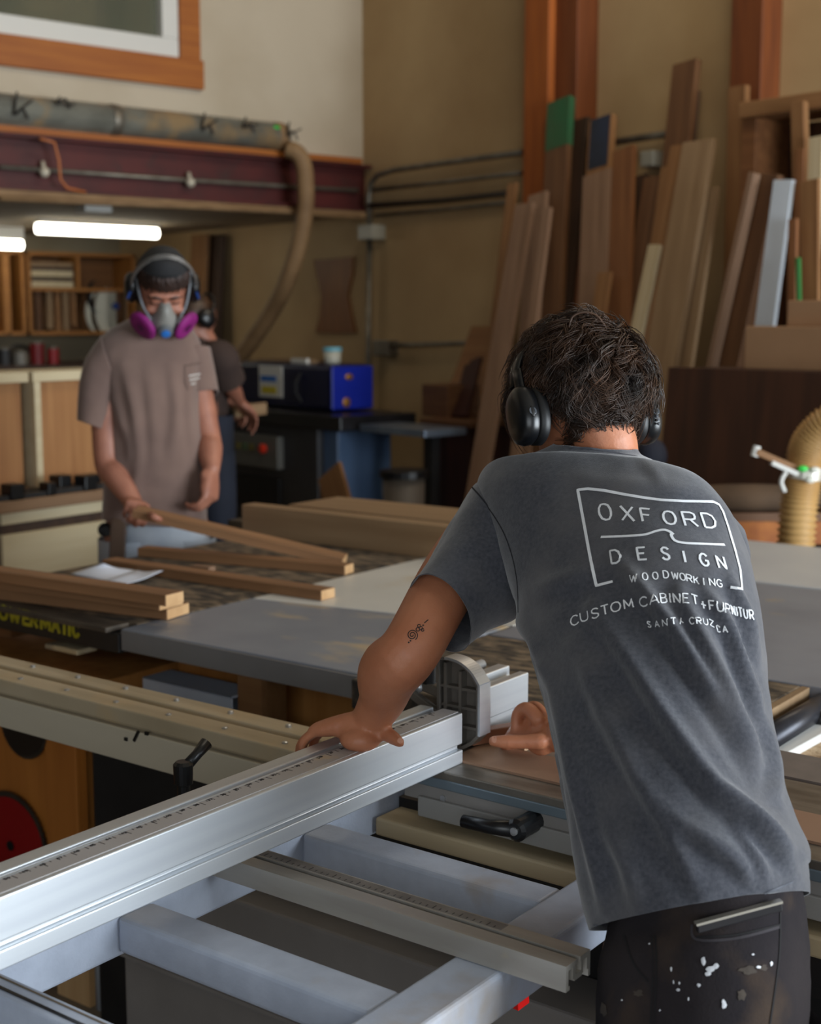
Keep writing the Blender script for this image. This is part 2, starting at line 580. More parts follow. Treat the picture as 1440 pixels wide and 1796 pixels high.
# ================================================================ lumber leaning on the right wall
WC = {
    'pink': wood('wood_pinkish', (148, 116, 92), (124, 94, 72)),
    'tan': wood('wood_tan', (150, 108, 68), (126, 86, 50)),
    'brown': wood('wood_brown', (112, 76, 46), (88, 56, 32)),
    'dark': wood('wood_dark', (74, 50, 34), (54, 36, 24)),
    'red': wood('wood_reddish', (140, 92, 54), (114, 70, 38)),
    'pale': wood('wood_pale', (156, 128, 96), (134, 106, 76)),
    'cream': wood('wood_cream', (206, 190, 158), (188, 168, 132)),
}


def lumber(label, top, low, wpx, m, layer, thick=0.025, k=0.26, base=0.10, name='lumber_board', grp='boards leaning on the right wall'):
    """board on a leaning plane (offset from the wall = base + layer + k * (3 - z)); its axis passes pixels top and low"""
    Fi = RF.inverted()
    o = Fi @ CAMP

    def hit(px):
        d = Fi.to_3x3() @ ray(px[0], px[1])
        t = -(o.y - k * o.z + base + layer + 3 * k) / (d.y - k * d.z)
        return o + d * t
    T, Q = hit(top), hit(low)
    d = Q - T
    E = T + d * ((T.z - 0.02) / -d.z)
    mpp = (hit((top[0] + 5, top[1])) - hit((top[0] - 5, top[1]))).length / 10
    return beam_local(name, label, 'board', T, E, wpx * mpp, thick, m, (1, 0, 0), grp, RF)


lumber('narrow tan board, leftmost of the leaning boards, top just under the dark conduit', (900, 322), (884, 450), 14, WC['tan'], .10)
lumber('wide pinkish pale board leaning furthest left, running down to the front man\'s shoulder', (922, 358), (840, 837), 30, WC['pink'], .22, 0.03)
lumber('pale board behind the wide pinkish one, topped flush with the orange post end', (945, 340), (925, 640), 30, WC['pink'], .16)
lumber('slim ribbed board just right of the wide pinkish leaning board', (960, 365), (915, 720), 15, WC['pink'], .27)
gb = lumber('brown board with green painted tip beside the orange post', (984, 177), (962, 640), 36, WC['brown'], .08, 0.04)
mb = MB()
hw_ = max(v.co.y for v in gb.data.vertices) + .0012
mb.box(-0.001, 0.28, -hw_, hw_, -0.0215, 0.0215)
gp = mb.build('painted_tip', mat('green_paint_tip', (34, 92, 56), (50, 84, 52), rough=0.6, scale=5), gb)
gp['label'] = 'green painted board tip'
lumber('dark brown plank left of the blue tipped board', (1021, 210), (988, 545), 26, WC['dark'], .00, 0.04)
bb = lumber('short brown board with a dark blue painted top', (1058, 208), (1044, 420), 38, WC['tan'], .05, 0.04)
mb = MB()
hw_ = max(v.co.y for v in bb.data.vertices) + .0012
mb.box(-0.001, 0.28, -hw_ * .82, hw_ * .82, -0.0215, 0.0215)
mb.build('painted_tip', mat('blue_paint_tip', (30, 44, 70), (24, 34, 50), rough=0.5, scale=5), bb)['label'] = 'dark blue painted board top'
lumber('wide greyish tan board standing in front of the blue topped board', (1049, 303), (1040, 545), 46, WC['pink'], .13)
lumber('reddish tan board standing upright between the blue topped board and the electrical box', (1096, 261), (1087, 530), 34, WC['red'], .12, 0.03)
lumber('short offcut standing low in front of the reddish upright board', (1062, 478), (1050, 560), 22, WC['tan'], .20)
lumber('tallest brown board, its top against the bare wall near the dark post', (1205, 110), (1185, 300), 40, WC['brown'], .01, 0.04)
lumber('thin dark strip hugging the right edge of the tallest brown board', (1222, 160), (1205, 330), 10, WC['dark'], -.03)
lumber('dark brown board crossing behind the pale wide plank', (1150, 310), (1112, 545), 36, WC['brown'], .085)
lumber('very dark board behind, right of the reddish upright board', (1126, 308), (1112, 480), 22, WC['dark'], .025)
lumber('narrow light tan board left of the wide pale plank', (1168, 294), (1150, 420), 12, WC['tan'], .15)
lumber('long tan board just left of the wide pale plank, cream edge towards the man', (1192, 256), (1120, 600), 24, WC['tan'], .18, 0.03)
lumber('thin cream edged strip leaning left of the wide pale plank, behind the man\'s hair', (1150, 430), (1105, 640), 20, WC['cream'], .23)
lumber('widest pale plank leaning in the middle of the lumber, knotty', (1228, 248), (1160, 640), 52, WC['pale'], .29, 0.035)
lumber('olive tan board tucked behind the right edge of the widest pale plank', (1250, 330), (1203, 646), 22, WC['pale'], .225)
lumber('light tan block board standing in front of the dark post', (1296, 152), (1292, 330), 30, WC['tan'], .05, 0.04, .02, .18)
lumber('thin brown strip between white board and the cardboard stack', (1392, 384), (1388, 600), 14, WC['red'], .10, .02, .08, .70)
# tall open crate
C0, C1 = RW(1262, 480, 0.75), RW(1460, 480, 0.75)
zt = RW(1262, 216, 0.6).z
crate = Thing('tall_crate', 'tall open wooden crate with dark inside standing behind the white board', 'crate', ((C0.x + C1.x) / 2, -0.4, 0), RF)
x0, x1 = C0.x, C1.x
cw = 0.075
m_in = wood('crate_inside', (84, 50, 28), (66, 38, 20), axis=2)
mb = crate.mb(); mb.box(x0, x0 + cw, -0.62, -0.34, 0, zt); mb.build('side_panel', WC['red'], crate.r, bevel=0.003)
mb = crate.mb(); mb.box(x1 - cw, x1, -0.62, -0.34, 0, zt); mb.build('side_panel', WC['red'], crate.r, bevel=0.003)
mb = crate.mb(); mb.box(x0, x1, -0.65, -0.34, zt, zt + 0.07); mb.build('top_panel', WC['tan'], crate.r, bevel=0.003)
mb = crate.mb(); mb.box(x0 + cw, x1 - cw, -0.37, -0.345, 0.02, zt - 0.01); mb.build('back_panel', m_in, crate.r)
# boards standing in and in front of the crate
lumber('brown channel shaped board with a lit left edge, leaning before the crate', (1345, 305), (1273, 646), 52, WC['brown'], .00, .05, .08, .70)
lumber('pale batten added as the lit left edge of the brown channel board', (1324, 304), (1248, 646), 10, WC['pink'], .06, .05, .08, .70)  # paler strip stands in for light on the board's edge
wb_ = lumber('white painted board leaning right of the brown channel board', (1376, 316), (1343, 566), 33, mat('white_paint_board', (214, 222, 232), (200, 208, 218), rough=0.5, scale=2), .06, .025, .08, .70)
lumber('light tan upright board standing above the cardboard stack', (1422, 316), (1422, 523), 30, WC['tan'], .06, .025, .08, .70)
lumber('short pine post sticking up at the crate corner', (1402, 180), (1404, 268), 22, WC['tan'], -.03, .04, .03, .70)
lumber('pine board below the short pine post, seen edge on', (1405, 262), (1400, 470), 14, WC['red'], .02, .02, .03, .70)
lumber('thin green edged panel standing at the crate corner', (1400, 452), (1402, 560), 6, mat('green_edge', (44, 110, 50), rough=0.5), .135, .02, .08, .70)
lumber('white offcut board leaning at the right picture edge', (1433, 240), (1430, 330), 24, WC['cream'], -.03, .02, .08, .70)
# cardboard and walnut panel stacked in front
m_card = mat('cardboard', (170, 132, 98), (158, 120, 86), rough=0.85, scale=2)
wal_off = 1.30
a, b = RW(1172, 648, wal_off), RW(1560, 648, wal_off)
zw = RW(1300, 648, wal_off).z
m_wal = wood('walnut_panel', (76, 44, 27), (54, 31, 19), axis=2, scale=2)
mb = MB(((a.x + b.x) / 2, -wal_off, 0), RF)
mb.hexa([(a.x, -wal_off - 0.12, 0), (b.x, -wal_off - 0.12, 0), (b.x, -wal_off - 0.06, 0), (a.x, -wal_off - 0.06, 0)], [(a.x, -wal_off, zw), (b.x, -wal_off, zw), (b.x, -wal_off + 0.06, zw), (a.x, -wal_off + 0.06, zw)])
tag(mb.build('walnut_panel', m_wal, None, bevel=0.002), 'big dark walnut panel standing behind the front man\'s headphones', 'panel')
# a low rack carries the cardboard
rk = Thing('lumber_rack', 'low dark rack standing behind the walnut panel under the cardboard', 'rack', ((a.x + b.x) / 2, -1.0, 0), RF)
for xx in (a.x + 0.2, (a.x + b.x) / 2, b.x - 0.1):
    mb = rk.mb(); mb.box(xx - 0.04, xx + 0.04, -1.22, -1.10, 0, zw - 0.03); mb.build('leg', WC['dark'], rk.r)
mb = rk.mb(); mb.box(a.x + 0.1, b.x, -1.22, -1.08, zw - 0.03, zw); mb.build('shelf', WC['dark'], rk.r)
q0, q1 = RW(1305, 645, 1.2), RW(1305, 572, 1.2)
tag(MB((q0.x + 0.5, -1.1, zw), RF).box(q0.x, b.x - 0.05, -1.2, -1.09, zw, q1.z).build('cardboard_box', m_card, None, bevel=0.004), 'long low cardboard box on top of the walnut panel rack', 'box', 'cardboard boxes on the rack')
q2, q3 = RW(1380, 570, 1.15), RW(1380, 527, 1.15)
tag(MB((q2.x + 0.4, -1.08, q1.z), RF).box(q2.x, b.x - 0.05, -1.15, -1.09, q1.z, q3.z).build('cardboard_box', m_card, None, bevel=0.004), 'smaller cardboard box lying on top of the long cardboard box', 'box', 'cardboard boxes on the rack')

# ================================================================ things along the far corner
m_hood_shade = mat('hood_blue_shaded', (16, 22, 62), (12, 16, 48), rough=0.35, scale=3)  # hood blue darkened for the front face turned from the light
m_hood_lit = mat('hood_blue_lit', (24, 44, 168), (20, 38, 150), rough=0.35, scale=3)  # same hood blue lightened for the end that the light strikes
m_mach = mat('machine_grey', (66, 64, 66), (54, 52, 54), rough=0.45, scale=3)
m_machb = mat('machine_blue_grey', (92, 116, 150), (80, 104, 138), rough=0.4, scale=2)
m_iron = mat('black_cast_table', (20, 20, 24), (32, 30, 32), rough=0.3, scale=6)
cpt = RF.inverted() @ PD(582, 730, 8.1)     # front corner of the machine in the room frame
cx_, cy_ = cpt.x, cpt.y
zt_ = (RF.inverted() @ PD(582, 722, 8.1)).z
ztop = (RF.inverted() @ PD(582, 640, 8.1)).z
PM = Thing('planer_machine', 'grey shop machine with a blue hood, shaded front coloured darker, behind the masked man', 'machine', (cx_ - 0.4, cy_ + 0.3, 0), RF)
mb = PM.mb(); mb.box(cx_ - 1.0, cx_, cy_, cy_ + 0.30, zt_, ztop); hood = mb.build('hood', m_hood_shade, PM.r, bevel=0.03)
mb = PM.mb(); mb.box(cx_ - 0.004, cx_ + 0.012, cy_ - 0.006, cy_ + 0.30, zt_ + 0.01, ztop - 0.01); mb.build('hood_end', m_hood_lit, PM.r, bevel=0.006)
lx = cx_ - 0.62
mb = PM.mb(); mb.box(lx - 0.13, lx + 0.12, cy_ - 0.006, cy_, zt_ + 0.06, ztop - 0.02); lab = mb.build('safety_label', m_white, hood)
mb = PM.mb(); mb.box(lx - 0.11, lx + 0.06, cy_ - 0.008, cy_ - 0.006, zt_ + 0.155, zt_ + 0.19); mb.build('label_stripe', mat('label_blue', (40, 110, 190), rough=0.5), hood)
mb = PM.mb(); mb.box(lx - 0.10, lx + 0.06, cy_ - 0.008, cy_ - 0.006, zt_ + 0.08, zt_ + 0.125); mb.build('label_stripe', mat('label_yellow', (210, 190, 50), rough=0.5), hood)
mb = PM.mb(); mb.tube([(cx_ - 0.30, cy_ - 0.002, zt_ + 0.04), (cx_ - 0.32, cy_ - 0.03, zt_ + 0.10), (cx_ - 0.32, cy_ - 0.03, zt_ + 0.16), (cx_ - 0.30, cy_ - 0.002, zt_ + 0.22)], 0.008); mb.build('handle', m_blackp, PM.r)
mb = PM.mb(); mb.ell((cx_ + 0.012, cy_ + 0.12, zt_ + 0.2), 0.01, 0.03, 0.02); mb.build('latch', mat('brass', (170, 120, 60), rough=0.4, metal=0.6), PM.r)
mb = PM.mb(); mb.ell((cx_ + 0.012, cy_ + 0.10, zt_ + 0.05), 0.01, 0.03, 0.03); mb.build('latch', MATS['brass'], PM.r)
mb = PM.mb(); mb.box(cx_ - 1.1, cx_ + 0.32, cy_ - 0.18, cy_ + 0.38, zt_ - 0.09, zt_ - 0.005); mb.build('table', m_iron, PM.r, bevel=0.008)
mb = PM.mb(); mb.box(cx_ - 1.0, cx_ + 0.02, cy_ - 0.12, cy_ + 0.34, 0.12, zt_ - 0.09); base = mb.build('base', m_mach, PM.r, bevel=0.01)
mb = PM.mb(); mb.box(cx_ - 1.0, cx_ + 0.02, cy_ - 0.10, cy_ + 0.32, 0.0, 0.12); mb.build('plinth', m_blackp, PM.r)
mb = PM.mb(); mb.box(cx_ + 0.02, cx_ + 0.16, cy_ - 0.08, cy_ + 0.32, 0.05, zt_ - 0.10); mb.build('side_cover', m_machb, PM.r, bevel=0.01)
px_ = cx_ - 0.60
mb = PM.mb(); mb.box(px_ - 0.30, px_ + 0.28, cy_ - 0.17, cy_ - 0.12, zt_ - 0.36, zt_ - 0.16); pn = mb.build('control_panel', mat('panel_grey', (104, 102, 96), rough=0.5), PM.r, bevel=0.006)
mb = PM.mb(); mb.lathe((px_ + 0.14, cy_ - 0.17, zt_ - 0.24), (0, -1, 0), [(0.028, 0), (0.03, 0.02), (0.02, 0.03)], 16); mb.build('stop_button', mat('stop_red', (210, 50, 26), rough=0.4), pn)
for k in range(4):
    mb = PM.mb(); mb.box(px_ - 0.24 + k * 0.075, px_ - 0.20 + k * 0.075, cy_ - 0.175, cy_ - 0.17, zt_ - 0.26, zt_ - 0.22); mb.build('panel_button', mat('button_' + 'ab'[k % 2], ((90, 120, 80), (130, 120, 60))[k % 2], rough=0.5), pn)
mb = PM.mb(); mb.box(px_ - 0.28, px_ + 0.24, cy_ - 0.135, cy_ - 0.12, zt_ - 0.62, zt_ - 0.42); np_ = mb.build('name_recess', m_blackp, PM.r, bevel=0.006)
# outfeed plate catching the light
oc = RF.inverted() @ PD(640, 748, 7.75)
mb = PM.mb(); mb.box(oc.x - 0.05, oc.x + 0.52, oc.y, oc.y + 0.30, oc.z - 0.03, oc.z + 0.01); mb.build('outfeed_plate', mat('bright_steel', (150, 165, 185), (130, 144, 164), rough=0.3, metal=0.7, scale=4), PM.r, bevel=0.004)
mb = PM.mb(); mb.box(oc.x + 0.4, oc.x + 0.46, oc.y + 0.1, oc.y + 0.16, 0, oc.z - 0.03); mb.build('outfeed_leg', m_blackp, PM.r)
# tub on the machine
tb_ = RF.inverted() @ PD(549, 634, 8.25)
T = Thing('plastic_tub', 'clear plastic tub with a blue lid standing on the blue hood', 'tub', (tb_.x, cy_ + 0.15, ztop), RF)
mb = T.mb(); mb.lathe((tb_.x, cy_ + 0.15, ztop), (0, 0, 1), [(0.045, 0), (0.05, 0.01), (0.054, 0.075)], 20); mb.build('body', mat('tub_plastic', (196, 194, 180), rough=0.3), T.r, smooth=True)
mb = T.mb(); mb.lathe((tb_.x, cy_ + 0.15, ztop + 0.075), (0, 0, 1), [(0.058, 0), (0.058, 0.02), (0.05, 0.024)], 20); mb.build('lid', mat('tub_lid', (120, 190, 210), rough=0.35), T.r)
tag(MB((cx_ - 0.62, cy_ + 0.15, ztop), RF).box(cx_ - 0.85, cx_ - 0.28, cy_ + 0.05, cy_ + 0.25, ztop, ztop + 0.018).build('wood_offcut', WC['pale'], None, bevel=0.002), 'thin pale wood offcut lying on the blue hood', 'board')
tag(MB((cx_ - 0.36, cy_ + 0.08, ztop), RF).box(cx_ - 0.44, cx_ - 0.28, cy_ + 0.02, cy_ + 0.045, ztop, ztop + 0.03).build('paper_note', m_white, None), 'small white block beside the plastic tub', 'block')
# offcut board leaning on the machine
a = RF.inverted() @ PD(578, 826, 7.45); b = RF.inverted() @ PD(600, 905, 7.3)
beam_local('plywood_offcut', 'brown plywood offcut leaning on the grey machine', 'board', a, a + (b - a) * (a.z / (a.z - b.z)) + Vector((0, 0, 0.004)), 0.20, 0.02, wood('ply_offcut', (150, 108, 68), (132, 92, 56)), (1, 0, 0), None, RF)
beam_local('plywood_offcut', 'narrow plywood strip behind the leaning plywood offcut', 'board', a + Vector((-0.08, 0.05, -0.1)), a + Vector((-0.05, 0.03, -a.z + 0.004)), 0.14, 0.02, WC['brown'], (1, 0, 0), None, RF)
# cabinet, bin, boxes near the corner
def rbox(name, label, cat, x0, x1, ytop, ybot, off, depth, m, group=None, floor=False):
    a, b = RW(x0, ytop, off), RW(x1, ytop, off)
    z0 = 0 if floor else RW(x0, ybot, off).z
    o = MB(((a.x + b.x) / 2, -off + depth / 2, z0), RF).box(a.x, b.x, -off, -off + depth, z0, a.z).build(name, m, None, bevel=0.006)
    return tag(o, label, cat, group)


m_mahog = wood('mahogany', (62, 26, 14), (44, 18, 10), axis=2)
cb = rbox('low_cabinet', 'dark mahogany low cabinet in the corner left of the leaning boards', 'cabinet', 742, 822, 742, 890, 0.70, 0.5, m_mahog, floor=True)
zc0 = RW(742, 742, 0.70).z
a, b = RW(738, 726, 0.72), RW(828, 726, 0.72)
tag(MB(((a.x + b.x) / 2, -0.6, zc0), RF).box(a.x, b.x, -0.73, -0.2, zc0, zc0 + 0.03).build('cabinet_worktop', WC['brown'], None, bevel=0.003), 'thin brown worktop on the dark mahogany cabinet', 'worktop')
zc0 += 0.03
a = RW(740, 690, 0.6); b = RW(785, 676, 0.6)
tag(MB(((a.x + b.x) / 2, -0.5, zc0), RF).box(a.x, b.x, -0.6, -0.35, zc0, b.z).build('small_crate', WC['brown'], None, bevel=0.004), 'small brown box in the dark corner on the worktop', 'box')
a = RW(780, 572, 0.3); b = RW(836, 572, 0.3)
tag(MB(((a.x + b.x) / 2, -0.2, zc0), RF).hexa([(a.x, -0.34, zc0), (b.x, -0.34, zc0), (b.x, -0.32, zc0), (a.x, -0.32, zc0)], [(a.x, -0.08, a.z), (b.x, -0.08, a.z), (b.x, -0.06, a.z), (a.x, -0.06, a.z)]).build('plywood_sheet', WC['tan'], None), 'upright tan plywood panel leaning on the wall over the worktop', 'panel')
for k, (x, y, x2) in enumerate(((822, 640, 800), (832, 632, 808), (840, 628, 816))):
    T0, Q0 = RW(x, y, 0.4), RW(x2, 725, 0.55)
    d = Q0 - T0
    beam_local('dark_offcut', ('dark reddish offcut leaning over the worktop, leftmost of three', 'dark reddish offcut leaning over the worktop, middle of three', 'dark reddish offcut leaning over the worktop, nearest the pinkish board')[k], 'board', T0, T0 + d * ((T0.z - zc0) / -d.z) + Vector((0, 0, 0.012)), 0.05, 0.02, m_mahog, (1, 0, 0), 'dark offcuts on the worktop', RF)
bp_ = RF.inverted() @ PD(708, 890, 7.0)
T = Thing('waste_bin', 'grey waste bin with a black rim in front of the corner', 'bin', (bp_.x, bp_.y, 0), RF)
zr = (RF.inverted() @ PD(708, 833, 7.0)).z
mb = T.mb(); mb.lathe((bp_.x, bp_.y, 0), (0, 0, 1), [(0.09, 0), (0.11, zr)], 20); mb.build('body', mat('bin_grey', (78, 68, 58), rough=0.6), T.r, smooth=True)
mb = T.mb(); mb.lathe((bp_.x, bp_.y, zr), (0, 0, 1), [(0.125, -0.01), (0.125, 0.025), (0.08, 0.03)], 20); mb.build('lid', m_black, T.r)
# planks leaning below the mezzanine
def mezzplank(label, x0, x1, ytop, off, m):
    a, b = RW((x0 + x1) / 2, ytop, off), None
    mpp = (RW(x1, ytop, off) - RW(x0, ytop, off)).length
    beam_local('plank', label, 'board', a, (a.x - 0.03, a.y - 0.15, 0.003), mpp, 0.03, m, (1, 0, 0), 'planks behind the masked man', RF)


mezzplank('orange brown plank leaning behind the masked man, left of two', 338, 366, 411, 0.12, WC['tan'])
mezzplank('dark plank leaning behind the masked man, right of two', 370, 394, 413, 0.06, WC['dark'])

# ================================================================ shelves under the mezzanine
XB = -3.38


def sh(x, y, off=0.0): return LW(x, y, -3.4 + off)


s0, s1 = sh(46, 440, 0.35), sh(236, 440, 0.35)
zt, zb = s0.z, sh(50, 588, 0.35).z
CB = Thing('wall_shelf', 'open plywood wall cabinet holding patterns and hooped tools', 'shelf', (-3.2, (s0.y + s1.y) / 2, zb), RF)
m_sh = wood('shelf_ply', (168, 112, 52), (148, 94, 40), axis=1)
t = 0.03
for nm, box in (('side_panel', (s0.y, s0.y + t, zb, zt)), ('side_panel', (s1.y - t, s1.y, zb, zt)), ('top_panel', (s0.y, s1.y, zt - t, zt)), ('shelf_board', (s0.y, s1.y, zb, zb + t))):
    mb = CB.mb(); mb.box(-3.39, -3.05, *box); mb.build(nm, m_sh, CB.r)
mid = sh(138, 440, 0.35).y
zmid = sh(138, 505, 0.3).z
mb = CB.mb(); mb.box(-3.39, -3.07, mid - t / 2, mid + t / 2, zmid, zt - t); mb.build('divider', m_sh, CB.r)
mb = CB.mb(); mb.box(-3.395, -3.385, s0.y, s1.y, zb, zt); mb.build('back_panel', wood('shelf_back', (128, 84, 40), (110, 70, 32), axis=1), CB.r)
mb = CB.mb(); mb.box(-3.39, -3.07, s0.y + t, s1.y - t, zmid - t, zmid); mb.build('shelf_board', m_sh, CB.r)
# stacked boards in the left bay
za = sh(60, 460, .3).z
z_ = zmid
for k, (h, m) in enumerate(((0.05, WC['cream']), (0.035, WC['dark']), (0.05, WC['cream']), (0.03, WC['dark']), (0.035, WC['pale']))):
    mb = MB((-3.2, (s0.y + mid) / 2, z_), RF).box(-3.36, -3.08, s0.y + 0.05, mid - 0.04, z_ + 0.0005, z_ + h)
    tag(mb.build('shelf_board_offcut', m, None, bevel=0.002), ('cream board at the bottom of the flat stack in the wall shelf', 'dark board second in the flat stack in the wall shelf', 'cream board in the middle of the flat stack in the wall shelf', 'dark board fourth in the flat stack in the wall shelf', 'pale board topping the flat stack in the wall shelf')[k], 'board', 'flat stack in the wall shelf')
    z_ += h
# hanging pattern strips
xs = [(64, 'a'), (84, 'b'), (98, 'c'), (112, 'b'), (126, 'c'), (176, 'b'), (190, 'c'), (205, 'a'), (220, 'b')]
for k, (x, c) in enumerate(xs):
    p = sh(x, 510, 0.22)
    h = sh(x, 512, 0.22).z - sh(x, (584, 578, 586, 580, 572, 560, 556, 560, 566)[k], 0.22).z
    T_ = MB((-3.15, p.y, zmid - t - h), RF).box(-3.19, -3.15, p.y - 0.022, p.y + 0.022, max(zmid - t - h, zb + t + 0.001), zmid - t)
    tag(T_.build('pattern_strip', {'a': WC['brown'], 'b': WC['pale'], 'c': WC['tan']}[c], None, bevel=0.002), ['brown', 'pale', 'tan', 'pale', 'tan', 'pale', 'tan', 'brown', 'pale'][k] + ' wooden pattern strip hanging in the wall shelf, ' + ('first', 'second', 'third', 'fourth', 'fifth', 'sixth', 'seventh', 'eighth', 'last')[k] + ' from the left', 'pattern', 'pattern strips in the wall shelf')
m_cres = mat('pale_disc', (206, 204, 190), rough=0.6)
for k, (x, y, r, m) in enumerate(((172, 545, 0.20, m_cres), (152, 548, 0.17, m_cres), (150, 520, 0.14, m_black))):
    c = sh(x + 14, y, 0.27)
    ring, ring2 = [], []
    n = 20
    pts = []
    for i in range(n + 1):
        th = R_(70 + 220 * i / n)
        pts.append((c.x + 0.01 * k, c.y + r * 0.55 * math.cos(th), c.z + r * math.sin(th) * 0.95))
    for i in range(n, -1, -1):
        th = R_(70 + 220 * i / n)
        pts.append((c.x + 0.01 * k, c.y + 0.05 * (0 if k else 1) + r * 0.36 * math.cos(th) + 0.01, c.z + r * math.sin(th) * 0.93))
    mb = MB(c, RF); mb.prism(pts, (0.02, 0, 0))
    tag(mb.build('curved_template', m, None), ('broad white crescent shaped template hanging in the wall shelf', 'slim white crescent template behind the broad one in the wall shelf', 'black hook shaped hoop above the white crescents')[k], 'template', 'curved templates in the wall shelf')
p = sh(203, 537, 0.3)
tag(MB(p, RF).ell(p, 0.02, 0.035, 0.03).build('blue_knob', mat('knob_blue', (30, 60, 130), rough=0.4), None, smooth=True), 'small blue knob hanging among the pattern strips', 'knob')
# darker shelf unit at the far left
u0, u1 = sh(-80, 455, 0.4), sh(42, 455, 0.4)
U = Thing('shelf_unit', 'dark shelf unit cut by the left picture edge under the second light', 'shelf', (-3.2, (u0.y + u1.y) / 2, zb), RF)
for nm, (ya, yb, z0, z1) in (('side_panel', (u1.y - t, u1.y, zb, zt)), ('side_panel', (u0.y, u0.y + t, zb, zt)), ('shelf_board', (u0.y, u1.y, zb, zb + t)), ('top_panel', (u0.y, u1.y, zt - t, zt)), ('divider', ((u0.y + u1.y) / 2 + .1, (u0.y + u1.y) / 2 + .16, zb, zt))):
    mb = U.mb(); mb.box(-3.39, -3.0, ya, yb, z0, z1); mb.build(nm, m_sh, U.r)
mb = U.mb(); mb.box(-3.395, -3.385, u0.y, u1.y, zb, zt); mb.build('back_panel', WC['dark'], U.r)
# counter under the shelves with cans
ctz = sh(60, 640, 0.9).z
tag(MB((-3, (u0.y + s1.y) / 2, 0), RF).box(-3.39, -2.5, u0.y - 0.6, min(s1.y + 0.5, -0.05), 0, ctz).build('back_counter', WC['dark'], None), 'dark counter along the back wall under the shelves', 'counter')
for k, (x, r, h, c) in enumerate(((66, 0.055, 0.16, (120, 24, 26)), (94, 0.045, 0.12, (150, 30, 34)), (36, 0.05, 0.09, (140, 134, 124)), (8, 0.06, 0.12, (40, 36, 34)))):
    p = sh(x, 640, 0.8)
    T = Thing('paint_can', ('dark red can with a grey lid on the back counter', 'smaller bright red can on the back counter', 'short grey can on the back counter', 'black can at the left end of the back counter')[k], 'can', (-2.6, p.y, ctz), RF, 'cans on the back counter')
    mb = T.mb(); mb.lathe((-2.6, p.y, ctz), (0, 0, 1), [(r, 0), (r, h)], 18); mb.build('body', mat('can_%s' % 'abcd'[k], c, rough=0.4), T.r, smooth=False)
    mb = T.mb(); mb.lathe((-2.6, p.y, ctz + h), (0, 0, 1), [(r * 1.03, 0), (r * 1.03, 0.012), (r * .8, 0.014)], 18); mb.build('lid', m_pipe, T.r)
px_pts = [sh(6, 640, .7), sh(14, 615, .7), sh(30, 606, .7), sh(50, 612, .7), sh(58, 640, .7)]
mb = MB((px_pts[0].x, px_pts[0].y, ctz), RF)
mb.tube(smooth_path([Vector((p.x, p.y, max(p.z, ctz + 0.015))) for p in px_pts], 6), 0.014, seg=8)
tag(mb.build('cable_loop', m_black, None, smooth=True), 'dark coiled cable loop on the back counter behind the cans', 'cable')

# ================================================================ workbench with drawers and carcasses (machine frame)
BB_ = -4.17
ptz = 0.90
pa, pb = MBp(0, 880, BB_), MBp(178, 849, BB_)
bench = Thing('workbench', 'workbench with pale wide drawer fronts behind the masked man', 'workbench', (BB_ - 0.4, 3.3, 0), MF)
m_pdraw = wood('birch_front', (206, 192, 160), (196, 180, 146), axis=1)
A0, A1 = 1.2, 3.95
zt = pa.z
mb = bench.mb(); mb.box(BB_ - 0.8, BB_ + 0.02, A0, A1, zt - 0.045, zt); mb.build('worktop', wood('bench_top', (150, 118, 88), (126, 96, 70), axis=1), bench.r, bevel=0.004)
mb = bench.mb(); mb.box(BB_ - 0.78, BB_ - 0.02, A0, A1, 0.05, zt - 0.045); mb.build('body', WC['dark'], bench.r)
dA0 = MBp(4, 950, BB_).y
zt1, zb1 = MBp(4, 897, BB_).z, MBp(4, 922, BB_).z
zt2 = MBp(4, 940, BB_).z
for (a0, a1) in ((dA0, A1 - 0.05), (A0, dA0 - 0.03)):
    mb = bench.mb(); mb.box(BB_ - 0.02, BB_, a0, a1, zb1, zt1); mb.build('drawer_front', m_pdraw, bench.r, bevel=0.003)
    mb = bench.mb(); mb.box(BB_ - 0.02, BB_, a0, a1, 0.35, zt2); mb.build('drawer_front', m_pdraw, bench.r, bevel=0.003)
# plywood carcasses on the bench: two panels with a pale top rail
cz = MBp(60, 652, BB_ - 0.25).z
c0, c1, c2 = MBp(-40, 760, BB_ - 0.25).y, MBp(55, 760, BB_ - 0.25).y, MBp(262, 760, BB_ - 0.25).y
for k, (a0, a1) in enumerate(((c0 - .4, c1 - 0.01), (c1 + 0.01, c2))):
    Tc = Thing('cabinet_carcass', ('plywood cabinet carcass on the bench at the left picture edge', 'plywood cabinet carcass on the bench directly behind the masked man')[k], 'cabinet', (BB_ - 0.45, (a0 + a1) / 2, zt), MF, 'plywood carcasses on the bench')
    mb = Tc.mb(); mb.box(BB_ - 0.5, BB_ - 0.27, a0 + 0.02, a1 - 0.02, zt + 0.001, cz - 0.04); mb.build('panel', m_ply, Tc.r)
    mb = Tc.mb(); mb.box(BB_ - 0.52, BB_ - 0.24, a0, a1, cz - 0.04, cz); mb.build('top_rail', m_pdraw, Tc.r, bevel=0.004)
    mb = Tc.mb(); mb.box(BB_ - 0.52, BB_ - 0.235, a0, a0 + 0.03, zt + 0.001, cz - 0.04); mb.build('side_edge', m_pdraw, Tc.r)
